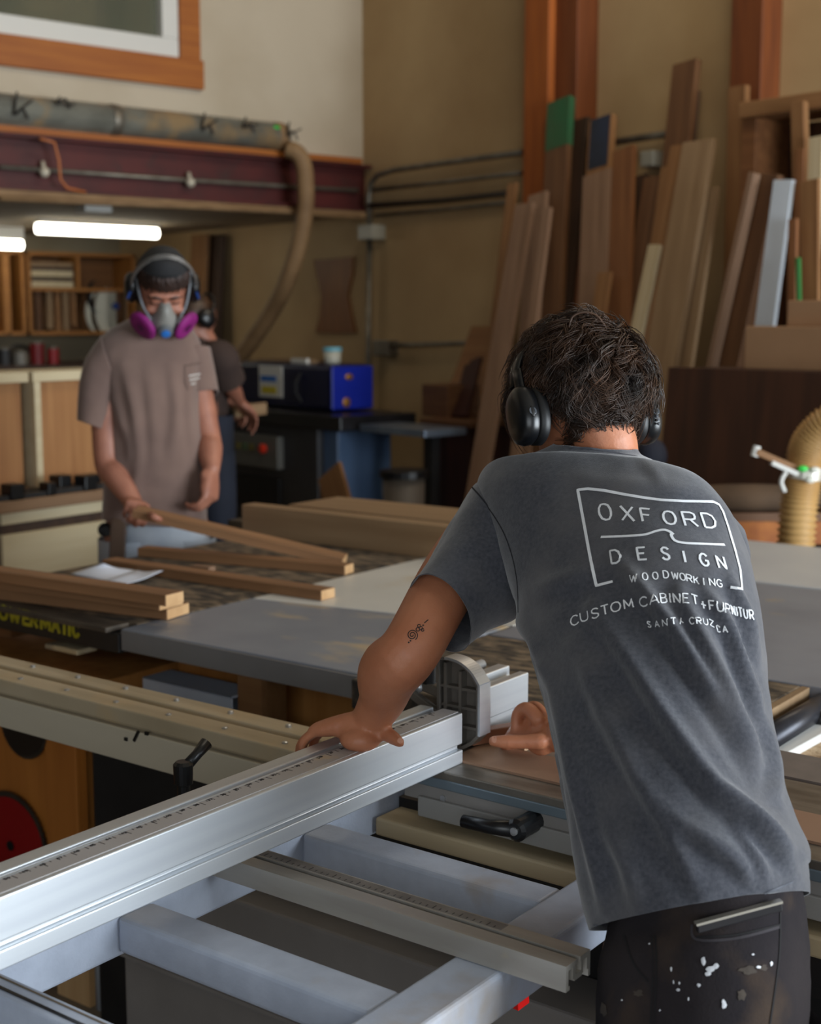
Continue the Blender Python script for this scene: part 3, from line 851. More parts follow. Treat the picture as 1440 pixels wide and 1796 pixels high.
# clamps lying on the bench
for k, (x, y) in enumerate(((106, 846), (22, 862), (150, 846))):
    p = MZ(x, y, zt + 0.03)
    T = Thing('bar_clamp', ('black bar clamp lying on the bench beside the masked man', 'black bar clamp on the bench near the picture edge', 'short black clamp on the bench nearest the masked man')[k], 'clamp', (p.x, p.y, zt), MF, 'clamps on the bench')
    mb = T.mb(); mb.box(p.x - 0.02, p.x + 0.02, p.y - 0.18, p.y + 0.18, zt, zt + 0.02); mb.build('bar', m_blackp, T.r)
    mb = T.mb(); mb.box(p.x - 0.035, p.x + 0.035, p.y - 0.03, p.y + 0.03, zt + 0.0, zt + 0.06); mb.build('jaw', m_black, T.r, bevel=0.006)
    mb = T.mb(); mb.box(p.x - 0.03, p.x + 0.03, p.y + 0.14, p.y + 0.18, zt + 0.0, zt + 0.05); mb.build('jaw', m_black, T.r, bevel=0.006)
# ================================================================ the saws in the middle (machine frame)
TZ = 0.86
m_lam = mat('grey_laminate', (138, 142, 150), (124, 128, 138), rough=0.45, scale=4, c3=(206, 178, 132), scale3=3.0, t3=(0.53, 0.70), stretch3=(1.0, 2.2, 1))
m_lame = mat('grey_laminate_edge', (126, 124, 124), (112, 110, 110), rough=0.5, scale=4)
m_melw = mat('white_melamine', (214, 212, 206), (204, 202, 196), rough=0.4, scale=3, c3=(190, 170, 138), scale3=2.5, t3=(0.6, 0.75))
m_dust = mat('dusty_iron', (46, 41, 37), (140, 120, 96), rough=0.7, scale=12, stretch=(1.5, 4, 1), lo=0.40, hi=0.70, detail=12)
m_dustd = mat('dusty_iron_dim', (58, 50, 42), (96, 84, 70), rough=0.6, scale=5, stretch=(1, 4, 1), lo=0.4, hi=0.7, detail=8)
m_osb = mat('chip_pile', (206, 180, 146), (150, 116, 80), rough=0.8, scale=40, bump=0.6)
# powermatic table saw
S1 = Thing('table_saw', 'black dusty cast iron table saw with a yellow lettered front rail', 'table saw', (-3.0, 2.7, 0), MF)
mb = S1.mb(); mb.box(-3.035, -2.345, 2.10, 3.42, TZ - 0.05, TZ); mb.build('table', m_dust, S1.r, bevel=0.004)
mb = S1.mb(); mb.box(-3.035, -2.37, 2.03, 2.10, TZ - 0.012, TZ + 0.001); mb.build('rail_top', m_dustd, S1.r, bevel=0.003)
mb = S1.mb(); mb.box(-3.035, -2.345, 2.045, 2.10, TZ - 0.058, TZ - 0.013); rail = mb.build('front_rail', m_blackp, S1.r, bevel=0.002)
# letters on the rail (stroke font, see below) are added after the font is defined
mb = S1.mb(); mb.box(-3.0, -2.5, 2.55, 3.2, 0, TZ - 0.05); mb.build('base_cabinet', m_mach, S1.r)
# wooden storage box under its wing
m_plyo = wood('ply_orange', (206, 144, 78), (184, 122, 60), axis=2)
zs = MA(100, 1150, 1.95).z
ST = Thing('storage_box', 'plywood box under the lettered saw rail with offcuts on its lid', 'box', (-2.6, 2.2, 0), MF)
q = MZ(98, 1165, 0.74)
mb = ST.mb(); mb.box(-3.9, -2.42, 1.80, 2.02, 0.715, 0.74); mb.build('lid', wood('ply_lid', (220, 184, 144), (204, 166, 126), axis=0), ST.r, bevel=0.002)
mb = ST.mb(); mb.box(-3.9, -2.44, 2.0, 2.5, 0, 0.715); mb.build('body', m_plyo, ST.r)
mb = ST.mb(); mb.box(-2.42, -1.72, 2.30, 2.33, 0.2, 0.80); mb.build('back_panel', m_plyo, ST.r)
mb = ST.mb(); mb.box(-2.2, -0.6, 2.7, 2.73, 0.1, 0.80); mb.build('divider', m_mahog, ST.r)
# small offcuts pile on the lid
for k in range(4):
    p = MZ(128, 1140, 0.74 + 0.012 * k)
    mb = MB((p.x, p.y, 0.74 + 0.012 * k), MF)
    mb.box(p.x - 0.07 + 0.012 * k, p.x + 0.05, p.y - 0.03, p.y + 0.03, 0.7402 + 0.012 * k, 0.7518 + 0.012 * k)
    tag(mb.build('small_offcut', WC['cream'], None, bevel=0.001), 'pale small offcut in the little pile under the rail, ' + ('bottom one', 'second from the bottom', 'third from the bottom', 'top one')[k], 'offcut', 'offcuts under the lettered rail')
p = MZ(20, 1110, 0.74)
tag(MB((p.x, p.y, 0.74), MF).box(p.x - 0.2, p.x + 0.05, p.y - 0.04, p.y + 0.06, 0.7402, 0.762).build('small_offcut', WC['tan'], None, bevel=0.001), 'tan offcut board lying under the rail letters at the left edge', 'offcut')
# grey laminate wing
W1 = Thing('extension_table', 'grey laminate extension table with scattered sawdust beside the lettered saw', 'table', (-2.0, 2.25, 0), MF)
mb = W1.mb()
mb.prism([(-2.34, 2.05, TZ - 0.047), (-1.655, 2.06, TZ - 0.047), (-1.655, 2.60, TZ - 0.047), (-2.34, 2.475, TZ - 0.047)], (0, 0, 0.047))
mb.build('top', m_lam, W1.r, bevel=0.003)
mb = W1.mb(); mb.box(-2.338, -1.657, 2.047, 2.052, TZ - 0.049, TZ - 0.003); mb.build('front_edge', m_lame, W1.r)
for x, y in ((-2.2, 2.42), (-1.72, 2.42)):
    mb = W1.mb(); mb.box(x - 0.03, x + 0.03, y - 0.03, y + 0.03, 0, TZ - 0.047); mb.build('leg', m_blackp, W1.r)
# white melamine outfeed tables
W2 = Thing('outfeed_table', 'white melamine outfeed table between the saws with three sticks reaching over it', 'table', (-1.9, 2.9, 0), MF)
mb = W2.mb(); mb.prism([(-2.34, 2.48, TZ - 0.04), (-1.65, 2.605, TZ - 0.04), (-1.65, 3.42, TZ - 0.04), (-2.343, 3.42, TZ - 0.04)], (0, 0, 0.04)); mb.build('top', m_melw, W2.r, bevel=0.002)
for x, y in ((-2.2, 3.2), (-1.8, 3.2)):
    mb = W2.mb(); mb.box(x - 0.03, x + 0.03, y - 0.03, y + 0.03, 0, TZ - 0.04); mb.build('leg', m_blackp, W2.r)
W3 = Thing('side_table', 'grey laminate table seen right of the front man\'s back', 'table', (-0.6, 3.0, 0), MF)
mb = W3.mb(); mb.box(-1.645, 0.8, 2.50, 3.425, TZ - 0.045, TZ); mb.build('top', mat('grey_table', (140, 142, 150), (128, 130, 138), rough=0.5, scale=5, c3=(176, 152, 112), scale3=8, t3=(0.62, 0.75)), W3.r, bevel=0.003)
for x, y in ((-1.3, 3.2), (0.5, 3.2)):
    mb = W3.mb(); mb.box(x - 0.03, x + 0.03, y - 0.03, y + 0.03, 0, TZ - 0.045); mb.build('leg', m_blackp, W3.r)
W4 = Thing('side_table', 'white table behind the grey one at the right picture edge', 'table', (-0.5, 3.7, 0), MF)
mb = W4.mb(); mb.box(-1.72, 1.2, 3.43, 4.06, TZ - 0.04, TZ + 0.004); mb.build('top', mat('white_top_right', (206, 206, 206), (196, 196, 198), rough=0.45, scale=3), W4.r, bevel=0.003)
for x, y in ((-1.5, 3.6), (0.9, 3.6)):
    mb = W4.mb(); mb.box(x - 0.03, x + 0.03, y - 0.03, y + 0.03, 0, TZ - 0.04); mb.build('leg', m_blackp, W4.r)
# dusty iron table of the panel saw
S2 = Thing('panel_saw_table', 'dusty iron saw table strip reaching behind the front man', 'saw table', (-1.2, 2.3, 0), MF)
mb = S2.mb(); mb.box(-1.65, -0.93, 2.02, 2.495, TZ - 0.06, TZ - 0.001); mb.build('top', m_dust, S2.r, bevel=0.004)
mb = S2.mb(); mb.box(-0.93, -0.915, 2.15, 2.495, TZ - 0.06, TZ - 0.002); mb.build('edge_band', WC['pale'], S2.r)
mb = S2.mb(); mb.box(-1.6, -0.98, 2.1, 2.45, 0, TZ - 0.06); mb.build('base_cabinet', m_blackp, S2.r)
# chip strewn plank, pipe and white bar right of the man
tag(MB((-0.75, 2.35, 0.78), MF).box(-0.91, -0.2, 2.16, 2.46, 0.77, 0.80).build('chip_board', m_osb, None), 'pale board strewn with chips beside the dusty saw table', 'board')
mb = MB((-0.6, 2.2, 0.8), MF); a, b = MZ(1330, 1306, 0.83), MZ(1480, 1215, 0.83)
mb.tube([a, b], 0.022, seg=16)
tag(mb.build('steel_pipe', mat('dark_pipe', (66, 68, 76), (50, 50, 56), rough=0.35, metal=0.5, scale=8), None, smooth=True), 'dark round steel pipe right of the front man', 'pipe')
a, b = MZ(1362, 1332, 0.80), MZ(1490, 1262, 0.80)
beam_local('white_rail', 'bright white metal rail right of the front man below the dark pipe', 'rail', a, b, 0.035, 0.03, mat('white_metal', (232, 232, 228), rough=0.3), (1, 0, 0), None, MF)
tag(MB((-0.6, 2.3, 0.5), MF).box(-0.95, 0.2, 2.45, 2.48, 0.3, 0.765).build('plywood_sheet', m_plyo, None), 'orange plywood panel behind the dark pipe', 'panel')
a, b = MZ(1440, 1262, 0.82), MZ(1425, 1272, 0.82)
tag(MB(a, MF).ell(a, 0.02, 0.02, 0.02).build('pipe_knob', m_black, None, smooth=True), 'black knob on the dark pipe at the right picture edge', 'knob')

# ---------------------------------------------------------------- sticks and boards on the tables
m_wal2 = wood('walnut_stick', (156, 114, 78), (122, 86, 56))
m_end = mat('cut_end', (206, 166, 120), (190, 148, 102), rough=0.7, scale=20)


def stick(label, p, q, w_, t_, m, group, F=MF, name='wood_strip'):
    p, q = Vector(p), Vector(q)
    o = beam_local(name, label, 'wood strip', p, q, w_, t_, m, (0, 1, 0), group, F, bevel=0.0015)
    L = (Vector(q) - Vector(p)).length
    mb = MB(); mb.box(L - 0.0005, L + 0.0012, -w_ / 2 + .001, w_ / 2 - .001, -t_ / 2 + .001, t_ / 2 - .001)
    mb.build('cut_end', m_end, o)['label'] = 'pale freshly cut end'
    return o


g1 = 'walnut strips in front of the masked man'
A_h = MZ(262, 902, 0.985)
STK_A0 = MZ(238, 897, 1.0)
e = MZ(604, 983, TZ + 0.014); stick('walnut strip lifted at one end by the masked man', STK_A0, e, 0.055, 0.026, m_wal2, g1)
STK_A1 = e
e = MZ(612, 998, TZ + 0.0135); s = MZ(250, 966, TZ + 0.0135); stick('middle walnut strip lying behind the white sheets of paper', s, e, 0.05, 0.026, m_wal2, g1)
e = MZ(575, 1042, TZ + 0.0135); s = MZ(192, 987, TZ + 0.0135); stick('walnut strip nearest the grey extension table, right of the paper', s, e, 0.055, 0.026, m_wal2, g1)
g2 = 'stack of walnut strips on the lettered saw'
for k, (x1, y1, x0, y0, lev, dx) in enumerate(((320, 1083, -60, 1020, 0, 0), (316, 1062, -60, 1000, 1, 0), (316, 1046, -60, 985, 2, 0))):
    zz = TZ + 0.0145 + 0.0265 * lev
    e, s = MZ((312, 300, 306)[k], (1072, 1056, 1050)[k], zz), MZ(-60, (1028, 1010, 998)[k], zz)
    stick('walnut strip stacked over the yellow lettering, ' + ('bottom one', 'middle one', 'top one set back')[k], s, e, (0.085, 0.085, 0.06)[k], 0.026, m_wal2, g2)
# long pale planks at the back
for k, (pts) in enumerate((((425, 905), (800, 955), 0.0), ((452, 897), (800, 930), 1.0))):
    pass
e0 = MZ(427, 962, TZ); 
bA = MZ(425, 938, TZ).y
stick('long pale plank on edge at the far side of the white table', (MZ(425, 938, TZ).x, bA + 0.03, TZ + 0.05), (-1.6, bA + 0.03, TZ + 0.05), 0.06, 0.098, WC['pale'], 'pale planks on the far table')
stick('wide pale plank lying flat behind the plank on edge', (MZ(455, 905, TZ + .08).x, bA + 0.20, TZ + 0.087), (-1.6, bA + 0.20, TZ + 0.087), 0.25, 0.03, WC['pale'], 'pale planks on the far table')
FT = Thing('far_table', 'dark dusty far table carrying the long pale planks', 'table', (-2.6, 3.7, 0), MF)
mb = FT.mb(); mb.box(-3.35, -1.75, 3.43, 4.1, TZ - 0.045, TZ - 0.002); mb.build('top', m_dustd, FT.r)
for x, y in ((-2.9, 3.9), (-1.95, 3.9)):
    mb = FT.mb(); mb.box(x - 0.04, x + 0.04, y - 0.04, y + 0.04, 0, TZ - 0.045); mb.build('leg', m_blackp, FT.r)
tag(MB((-2.2, bA + 0.2, TZ), MF).box(-2.9, -2.36, bA + 0.14, bA + 0.28, TZ - 0.0015, TZ + 0.0715).build('spacer_block', WC['pale'], None), 'pale block carrying the flat plank on the far table', 'block')
# sheets of paper
def paper(label, corners, lift):
    P = [MZ(x, y, TZ + 0.003 + l) for (x, y), l in zip(corners, lift)]
    mb = MB(P[0], MF)
    n = 8
    top = []
    for i in range(n + 1):
        row = []
        for j in range(n + 1):
            u_, v_ = i / n, j / n
            p = P[0] * (1 - u_) * (1 - v_) + P[1] * u_ * (1 - v_) + P[2] * u_ * v_ + P[3] * (1 - u_) * v_
            row.append(mb.v(p + Vector((0, 0, 0.004 * math.sin(u_ * 5) * math.sin(v_ * 4)))))
        top.append(row)
    for i in range(n):
        for j in range(n):
            mb.face([top[i][j], top[i + 1][j], top[i + 1][j + 1], top[i][j + 1]])
    o = mb.build('paper_sheet', mat('paper', (216, 220, 232), (200, 206, 222), rough=0.7, scale=3), None, smooth=True)
    md = o.modifiers.new('solid', 'SOLIDIFY'); md.thickness = 0.0006
    tag(o, label, 'paper', 'papers on the saw')


paper('white paper sheet with a raised corner lying on the saw', ((122, 1007), (205, 1022), (240, 1003), (182, 988)), (0, 0, .004, .03))
paper('creased white paper sheet on the saw with its bright right edge raised', ((183, 1019), (218, 1024), (286, 1003), (240, 1000)), (.006, .006, .02, .01))
tag(beam_local('small_offcut', '', '', MZ(338, 994, TZ + 0.006), MZ(372, 998, TZ + 0.006), 0.03, 0.012, WC['pink'], (0, 1, 0), None, MF), 'small pinkish scrap of wood between two walnut strips', 'offcut')

# ---------------------------------------------------------------- crossbeam rail, channel, panel, blades (left foreground)
m_alub = mat('dusty_aluminium', (200, 184, 156), (176, 160, 132), rough=0.5, metal=0.25, scale=5, stretch=(0.6, 6, 1), c3=(200, 174, 134), scale3=6, t3=(0.52, 0.7))
m_alup = mat('pale_aluminium_panel', (206, 196, 176), (194, 184, 162), rough=0.5, metal=0.2, scale=2, stretch=(0.5, 2, 2))
SL = Thing('sliding_rail', 'long dusty aluminium sliding beam with bolt heads running left of the front man', 'rail', (-2.0, 1.65, 0.70), MF)
xr = -1.335
mb = SL.mb(); mb.box(-3.5, xr, 1.662, 1.712, 0.845, 0.868); mb.build('back_track', m_alub, SL.r, bevel=0.003)
mb = SL.mb(); mb.box(-3.5, xr, 1.588, 1.640, 0.842, 0.870); mb.build('front_track', m_alub, SL.r, bevel=0.003)
mb = SL.mb(); mb.box(-3.5, xr, 1.60, 1.70, 0.80, 0.846); mb.build('core', m_alub, SL.r)
mb = SL.mb(); mb.box(-3.5, xr, 1.585, 1.60, 0.776, 0.836); pan = mb.build('side_panel', m_alup, SL.r, bevel=0.002)
mb = SL.mb(); mb.box(-1.62, xr, 1.635, 1.72, 0.745, 0.775); mb.build('lower_beam', mat('beige_profile', (190, 172, 140), (172, 154, 122), rough=0.5, scale=4, stretch=(0.5, 4, 1)), SL.r, bevel=0.003)
k = 0
bx = -3.0
while bx < xr - 0.05:
    for aa in (1.688, 1.612):
        mb = SL.mb(); mb.lathe((bx + (0.06 if aa < 1.65 else 0), aa, 0.868), (0, 0, 1), [(0.0055, 0), (0.0055, 0.004), (0.003, 0.005)], 8); mb.build('bolt_head', m_pipe if False else mat('bolt_steel', (190, 190, 190), rough=0.3, metal=0.8), SL.r)
    bx += 0.135
for (x, y, w_, h_) in ((222, 1296, 5, 5), (258, 1286, 5, 5), (240, 1291, 5, 16)):
    p = MA(x, y, 1.585)
    mb = SL.mb(); mb.bar(p + Vector((-0.006 if h_ > 9 else 0, -0.0012, -h_ * 0.0006)), p + Vector((0.006 if h_ > 9 else 0.0001, -0.0012, h_ * 0.0006)), 0.005 if h_ > 9 else 0.007, 0.004, (0, 1, 0)); mb.build('slot_hole', m_black, pan)
mb = SL.mb(); mb.box(-3.3, -3.2, 1.62, 1.70, 0.0, 0.70); mb.build('leg', m_blackp, SL.r)
# steel channel
p0 = MA(270, 1192, 2.10); 
CH = MB((-2.2, 2.15, p0.z), MF)
z1 = p0.z
for (a0, a1, z0_, z1_) in ((2.10, 2.19, z1 - 0.004, z1), (2.10, 2.104, z1 - 0.075, z1), (2.10, 2.19, z1 - 0.075, z1 - 0.071), (2.186, 2.19, z1 - 0.075, z1)):
    CH.box(-2.33, -2.05, a0, a1, z0_, z1_)
tag(CH.build('steel_channel', mat('channel_steel', (196, 204, 218), (182, 190, 206), rough=0.4, metal=0.1, scale=5), None), 'open grey steel box channel under the extension table', 'channel')
tag(MB((-2.02, 2.2, 0.4), MF).box(-2.05, -1.98, 2.12, 2.2, 0, 0.805).build('wood_support', WC['tan'], None), 'short wooden upright behind the steel channel', 'support')
# black saw body below the beam
Bk = MZ(145, 1330, 0.62)
b0 = MA(148, 1400, 1.86).x
BS = Thing('saw_cabinet', 'black saw cabinet under the sliding beam with dark grey panels', 'saw cabinet', (-1.4, 1.9, 0), MF)
mb = BS.mb(); mb.box(b0, -0.2, 1.88, 2.09, 0.0, 0.66); mb.build('upper_body', m_blackp, BS.r, bevel=0.01)
m_gr = mat('cabinet_grey', (128, 122, 118), (118, 112, 108), rough=0.55, scale=6)
mb = BS.mb(); mb.box(-2.02, -0.2, 1.75, 1.88, 0.315, 0.488); mb.build('front_panel', m_gr, BS.r, bevel=0.006)
mb = BS.mb(); mb.box(-2.0, -0.2, 1.775, 1.88, 0.289, 0.315); mb.build('groove', m_black, BS.r)
mb = BS.mb(); mb.box(-2.02, -0.2, 1.75, 1.88, 0.0, 0.289); mb.build('front_panel', m_gr, BS.r, bevel=0.006)
mb = BS.mb(); mb.box(-2.02, -0.2, 1.735, 1.75, 0.297, 0.304); mb.build('trim_strip', m_gr, BS.r)
# red plastic piece below the rail end
p = MA(885, 1735, 1.60)
tag(MB(p, MF).hexa([p + Vector((-0.03, -0.01, -0.012)), p + Vector((0.03, -0.01, -0.02)), p + Vector((0.03, 0.02, -0.02)), p + Vector((-0.03, 0.02, -0.012))], [p + Vector((-0.01, -0.01, 0.012)), p + Vector((0.028, -0.01, 0.012)), p + Vector((0.028, 0.02, 0.012)), p + Vector((-0.01, 0.02, 0.012))]).build('red_pedal', mat('bright_red_plastic', (214, 22, 18), rough=0.35), None), 'small bright red plastic switch on the saw cabinet below the aluminium track', 'switch')
# wooden cabinet with hung blades
m_plyd = wood('blade_cabinet_ply', (186, 116, 46), (162, 96, 34), axis=2, scale=2)
BC = Thing('blade_cabinet', 'orange plywood blade cabinet under the sliding beam at the left edge', 'cabinet', (-2.8, 2.1, 0), MF)
ba = 1.98
bx1 = MA(143, 1420, ba).x
mb = BC.mb(); mb.box(-4.0, bx1, ba, ba + 0.018, 0, 0.69); mb.build('front_panel', m_plyd, BC.r)
mb = BC.mb(); mb.box(bx1 - 0.11, bx1, ba - 0.012, ba, 0, 0.69); mb.build('stile', m_plyd, BC.r, bevel=0.002)
q0, q1 = MA(112, 1700, ba - 0.03), MA(168, 1700, ba - 0.03)
tag(MB(((q0.x + q1.x) / 2, ba - 0.04, 0), MF).box(q0.x, q1.x, ba - 0.05, ba - 0.03, 0, 0.34).build('plywood_offcut', wood('offcut_pale', (196, 160, 116), (180, 142, 98), axis=2), None), 'pale plywood offcut standing before the blade cabinet', 'board')
q0 = MA(180, 1690, ba - .03)
mb = MB((q0.x, ba - .02, 0), MF); mb.tube([(q0.x, ba - .03, 0), (q0.x, ba - .03, 0.33)], 0.018, seg=12); tag(mb.build('grey_pipe', mat('grey_pvc', (150, 152, 156), rough=0.4), None, smooth=True), 'grey pipe standing between the blade cabinet and saw cabinet', 'pipe')


def blade(label, cx, cy, rpx, m, hole=True):
    c = MA(cx, cy, ba - 0.012)
    r = (MA(cx, cy - rpx, ba - 0.012) - c).length
    T = Thing('circular_saw_disc', label, 'saw blade', c, MF, 'saw blades hung on the blade cabinet')
    n = 60
    pts = []
    for i in range(n):
        for rr, da in ((r, 0.0), (r, 0.5), (r * 0.955, 0.55)):
            th = 2 * math.pi * (i + da) / n
            pts.append(c + Vector((rr * math.cos(th), 0, rr * math.sin(th))))
    mb = T.mb(); mb.prism(pts, (0, -0.003, 0)); mb.build('teeth_plate', mat('blade_steel', (96, 84, 72), (60, 54, 48), rough=0.4, metal=0.6, scale=8), T.r)
    mb = T.mb(); mb.lathe(c + Vector((0, -0.003, 0)), (0, -1, 0), [(0.004, 0), (r * 0.9, 0), (r * 0.9, 0.0015), (0.004, 0.0016)], 40); mb.build('coating', m, T.r)
    mb = T.mb(); mb.lathe(c + Vector((0, -0.0045, 0)), (0, -1, 0), [(0.012, 0), (0.012, 0.004), (0.004, 0.005)], 16); mb.build('arbor_peg', m_black, T.r)


blade('red coated circular saw blade hanging on the orange cabinet', 22, 1482, 92, mat('blade_red', (146, 10, 14), (128, 8, 12), rough=0.35, scale=3, c3=(190, 120, 110), scale3=10, t3=(0.66, 0.74)))
blade('dark circular saw blade hanging above the red one', 42, 1268, 62, mat('blade_dark', (44, 32, 24), (34, 24, 18), rough=0.4, scale=3))

# ---------------------------------------------------------------- outrigger frame, fence, track
m_fr = mat('frame_paint', (184, 192, 208), (174, 182, 198), rough=0.42, scale=30, bump=0.06, bscale=220, c3=(168, 150, 128), scale3=6, t3=(0.62, 0.8))
m_alu = mat('anodised_aluminium', (214, 218, 222), (204, 208, 214), rough=0.40, metal=0.8, scale=3, stretch=(20, 0.3, 20))
m_alud = mat('worn_aluminium', (184, 180, 172), (164, 158, 150), rough=0.45, metal=0.45, scale=6, stretch=(0.5, 6, 4), c3=(176, 166, 150), scale3=20, t3=(0.62, 0.7))
FRZ = 0.80
OT = Thing('outrigger_frame', 'blue grey painted steel outrigger frame in front', 'frame', (-1.05, 1.3, FRZ - 0.06), MF)
mb = OT.mb(); mb.box(-1.328, -1.296, 0.50, 1.79, FRZ - 0.058, FRZ); mb.build('side_rail', m_fr, OT.r, bevel=0.005, seg=3)
mb = OT.mb(); mb.box(-0.887, -0.818, 0.50, 1.635, FRZ - 0.058, FRZ); mb.build('side_rail', m_fr, OT.r, bevel=0.006, seg=3)
for a0 in (1.114, 1.470):
    mb = OT.mb(); mb.box(-1.297, -0.886, a0, a0 + 0.060, FRZ - 0.052, FRZ - 0.003); mb.build('cross_bar', m_fr, OT.r, bevel=0.007, seg=3)
mb = OT.mb(); mb.box(-1.34, -0.70, 0.872, 0.905, FRZ - 0.05, FRZ + 0.018); nb = mb.build('end_bar', m_fr, OT.r, bevel=0.003)
mb = OT.mb(); mb.box(-1.335, -0.70, 0.880, 0.884, FRZ + 0.017, FRZ + 0.0192); mb.build('worn_groove', m_black, nb)
mb = OT.mb(); mb.box(-1.335, -0.70, 0.8965, 0.8985, FRZ + 0.0175, FRZ + 0.019); mb.build('worn_groove', mat('worn_edge', (110, 96, 78), rough=0.6), nb)
mb = OT.mb(); mb.box(-1.328, -1.31, 0.52, 0.56, 0.0, FRZ - 0.058); mb.build('leg', m_fr, OT.r)
mb = OT.mb(); mb.box(-0.86, -0.83, 0.52, 0.56, 0.0, FRZ - 0.058); mb.build('leg', m_fr, OT.r)
# fence
FZ0, FZ1 = 0.870, 0.950
FN = Thing('crosscut_fence', 'long silver aluminium crosscut fence with a ruler under the front man\'s hand', 'fence', (-1.21, 1.2, FZ0), MF)
ye = 1.70
mb = FN.mb()
y0 = 0.35
prof = [(-1.167, FZ0 + 0.028), (-1.167, FZ1), (-1.2055, FZ1), (-1.2055, FZ1 - 0.006), (-1.222, FZ1 - 0.006), (-1.222, FZ1), (-1.247, FZ1), (-1.247, FZ0), (-1.1735, FZ0), (-1.1735, FZ0 + 0.022), (-1.180, FZ0 + 0.022), (-1.180, FZ0 + 0.028)]
# lower lip sits slightly forward of the groove
prof = [(-1.167, FZ0 + 0.031), (-1.167, FZ1), (-1.2055, FZ1), (-1.2055, FZ1 - 0.006), (-1.222, FZ1 - 0.006), (-1.222, FZ1), (-1.247, FZ1), (-1.247, FZ0), (-1.166, FZ0), (-1.166, FZ0 + 0.022), (-1.176, FZ0 + 0.022), (-1.176, FZ0 + 0.031)]
mb.prism([(x, y0, z) for x, z in prof], (0, ye - y0, 0))
fo = mb.build('profile', m_alu, FN.r, bevel=0.0018, seg=3)
m_ruler = mat('ruler_tape', (176, 172, 172), (168, 162, 160), rough=0.5, scale=5, c3=(200, 170, 120), scale3=7, t3=(0.66, 0.74))
mb = FN.mb(); mb.box(-1.2045, -1.175, y0, ye, FZ1 - 0.0002, FZ1 + 0.0006); rul = mb.build('ruler', m_ruler, FN.r)
m_ink = mat('ink', (40, 38, 40), rough=0.6)
mbt = FN.mb()
i = 0
yy = y0 + 0.01
RULER_NUM = []
while yy < ye - 0.02:
    ln = 0.011 if i % 4 == 0 else (0.007 if i % 2 == 0 else 0.004)
    mbt.box(-1.2035 + 0.0, -1.2035 + ln, yy - 0.0004, yy + 0.0004, FZ1 + 0.0006, FZ1 + 0.0009)
    if i % 4 == 0:
        RULER_NUM.append(yy)
    i += 1
    yy += 0.0254 / 4 * 1.6
mbt.build('tick_marks', m_ink, rul)
# carriers under the fence
for yy in (0.62,):
    mb = FN.mb(); mb.box(-1.24, -1.18, yy - 0.02, yy + 0.02, FRZ, FZ0); mb.build('fence_foot', m_alud, FN.r)
# worn aluminium track
TZ1 = 0.832
TR = Thing('aluminium_track', 'worn silver T-slot track lying across the outrigger frame', 'track', (-0.97, 1.25, FRZ), MF)
def tz(x, y): return MZ(x, y, TZ1)
ta0, ta1 = tz(990, 1695).y, tz(1039, 1666).y
tx1 = tz(1015, 1680).x
tx0 = tz(395, 1482).x - 0.03
z0, z1 = FRZ + 0.001, TZ1
w_ = ta1 - ta0
def Y(u): return ta0 + w_ * u
prof = [(0, 0), (0, 1), (.44, 1), (.44, .82), (.40, .82), (.40, .45), (.62, .45), (.62, .82), (.58, .82), (.58, 1), (1, 1), (1, 0), (.92, 0), (.92, .30), (.86, .30), (.86, .78), (.70, .78), (.70, .30), (.66, .30), (.66, .22), (.34, .22), (.34, .30), (.28, .30), (.28, .78), (.10, .78), (.10, .16), (.16, .16), (.16, 0)]
mb = TR.mb(); mb.prism([(tx0, Y(u), z0 + (z1 - z0) * v) for u, v in prof], (tx1 - tx0, 0, 0)); tro = mb.build('profile', m_alud, TR.r)
mb = TR.mb(); mb.box(tx0 + .01, tx1 - .11, Y(.64), Y(.95), z1, z1 + 0.0005); tpe = mb.build('ruler', mat('worn_ruler', (140, 134, 128), (110, 104, 100), rough=0.6, scale=30), TR.r)
mb = TR.mb()
xx = tx0 + 0.02
i = 0
while xx < tx1 - 0.12:
    mb.box(xx - 0.0005, xx + 0.0005, Y(.66), Y(.66 + (.16 if i % 4 == 0 else .09)), z1 + 0.0005, z1 + 0.0008)
    i += 1
    xx += 0.010
mb.build('tick_marks', m_ink, tpe)
# black clamping lever behind the fence
kp = MZ(322, 1392, 0.86)
kx = -1.36
q = MBp(322, 1380, kx)
LV = Thing('clamping_lever', 'black ratchet lever standing behind the silver fence', 'lever', (kx, q.y, FRZ), MF)
zt_ = MBp(322, 1340, kx).z
mb = LV.mb(); mb.lathe((kx, q.y, FRZ), (0, 0, 1), [(0.009, 0), (0.009, zt_ - FRZ - 0.03), (0.013, zt_ - FRZ - 0.028), (0.014, zt_ - FRZ), (0.010, zt_ - FRZ + 0.004)], 16); mb.build('hub', m_black, LV.r, smooth=False)
t_ = MBp(362, 1303, kx)
mb = LV.mb(); mb.tube([(kx, q.y, zt_ - 0.008), ((kx + t_.x) / 2, (q.y * .4 + t_.y * .6), zt_ * .5 + t_.z * .5 - .002), t_], [0.0085, 0.0075, 0.0095], seg=12); mb.build('handle', m_black, LV.r, smooth=True)
mb = LV.mb(); mb.box(-1.40, -1.33, q.y - 0.02, q.y + 0.02, FRZ - 0.02, FRZ); mb.build('foot', m_blackp, LV.r)
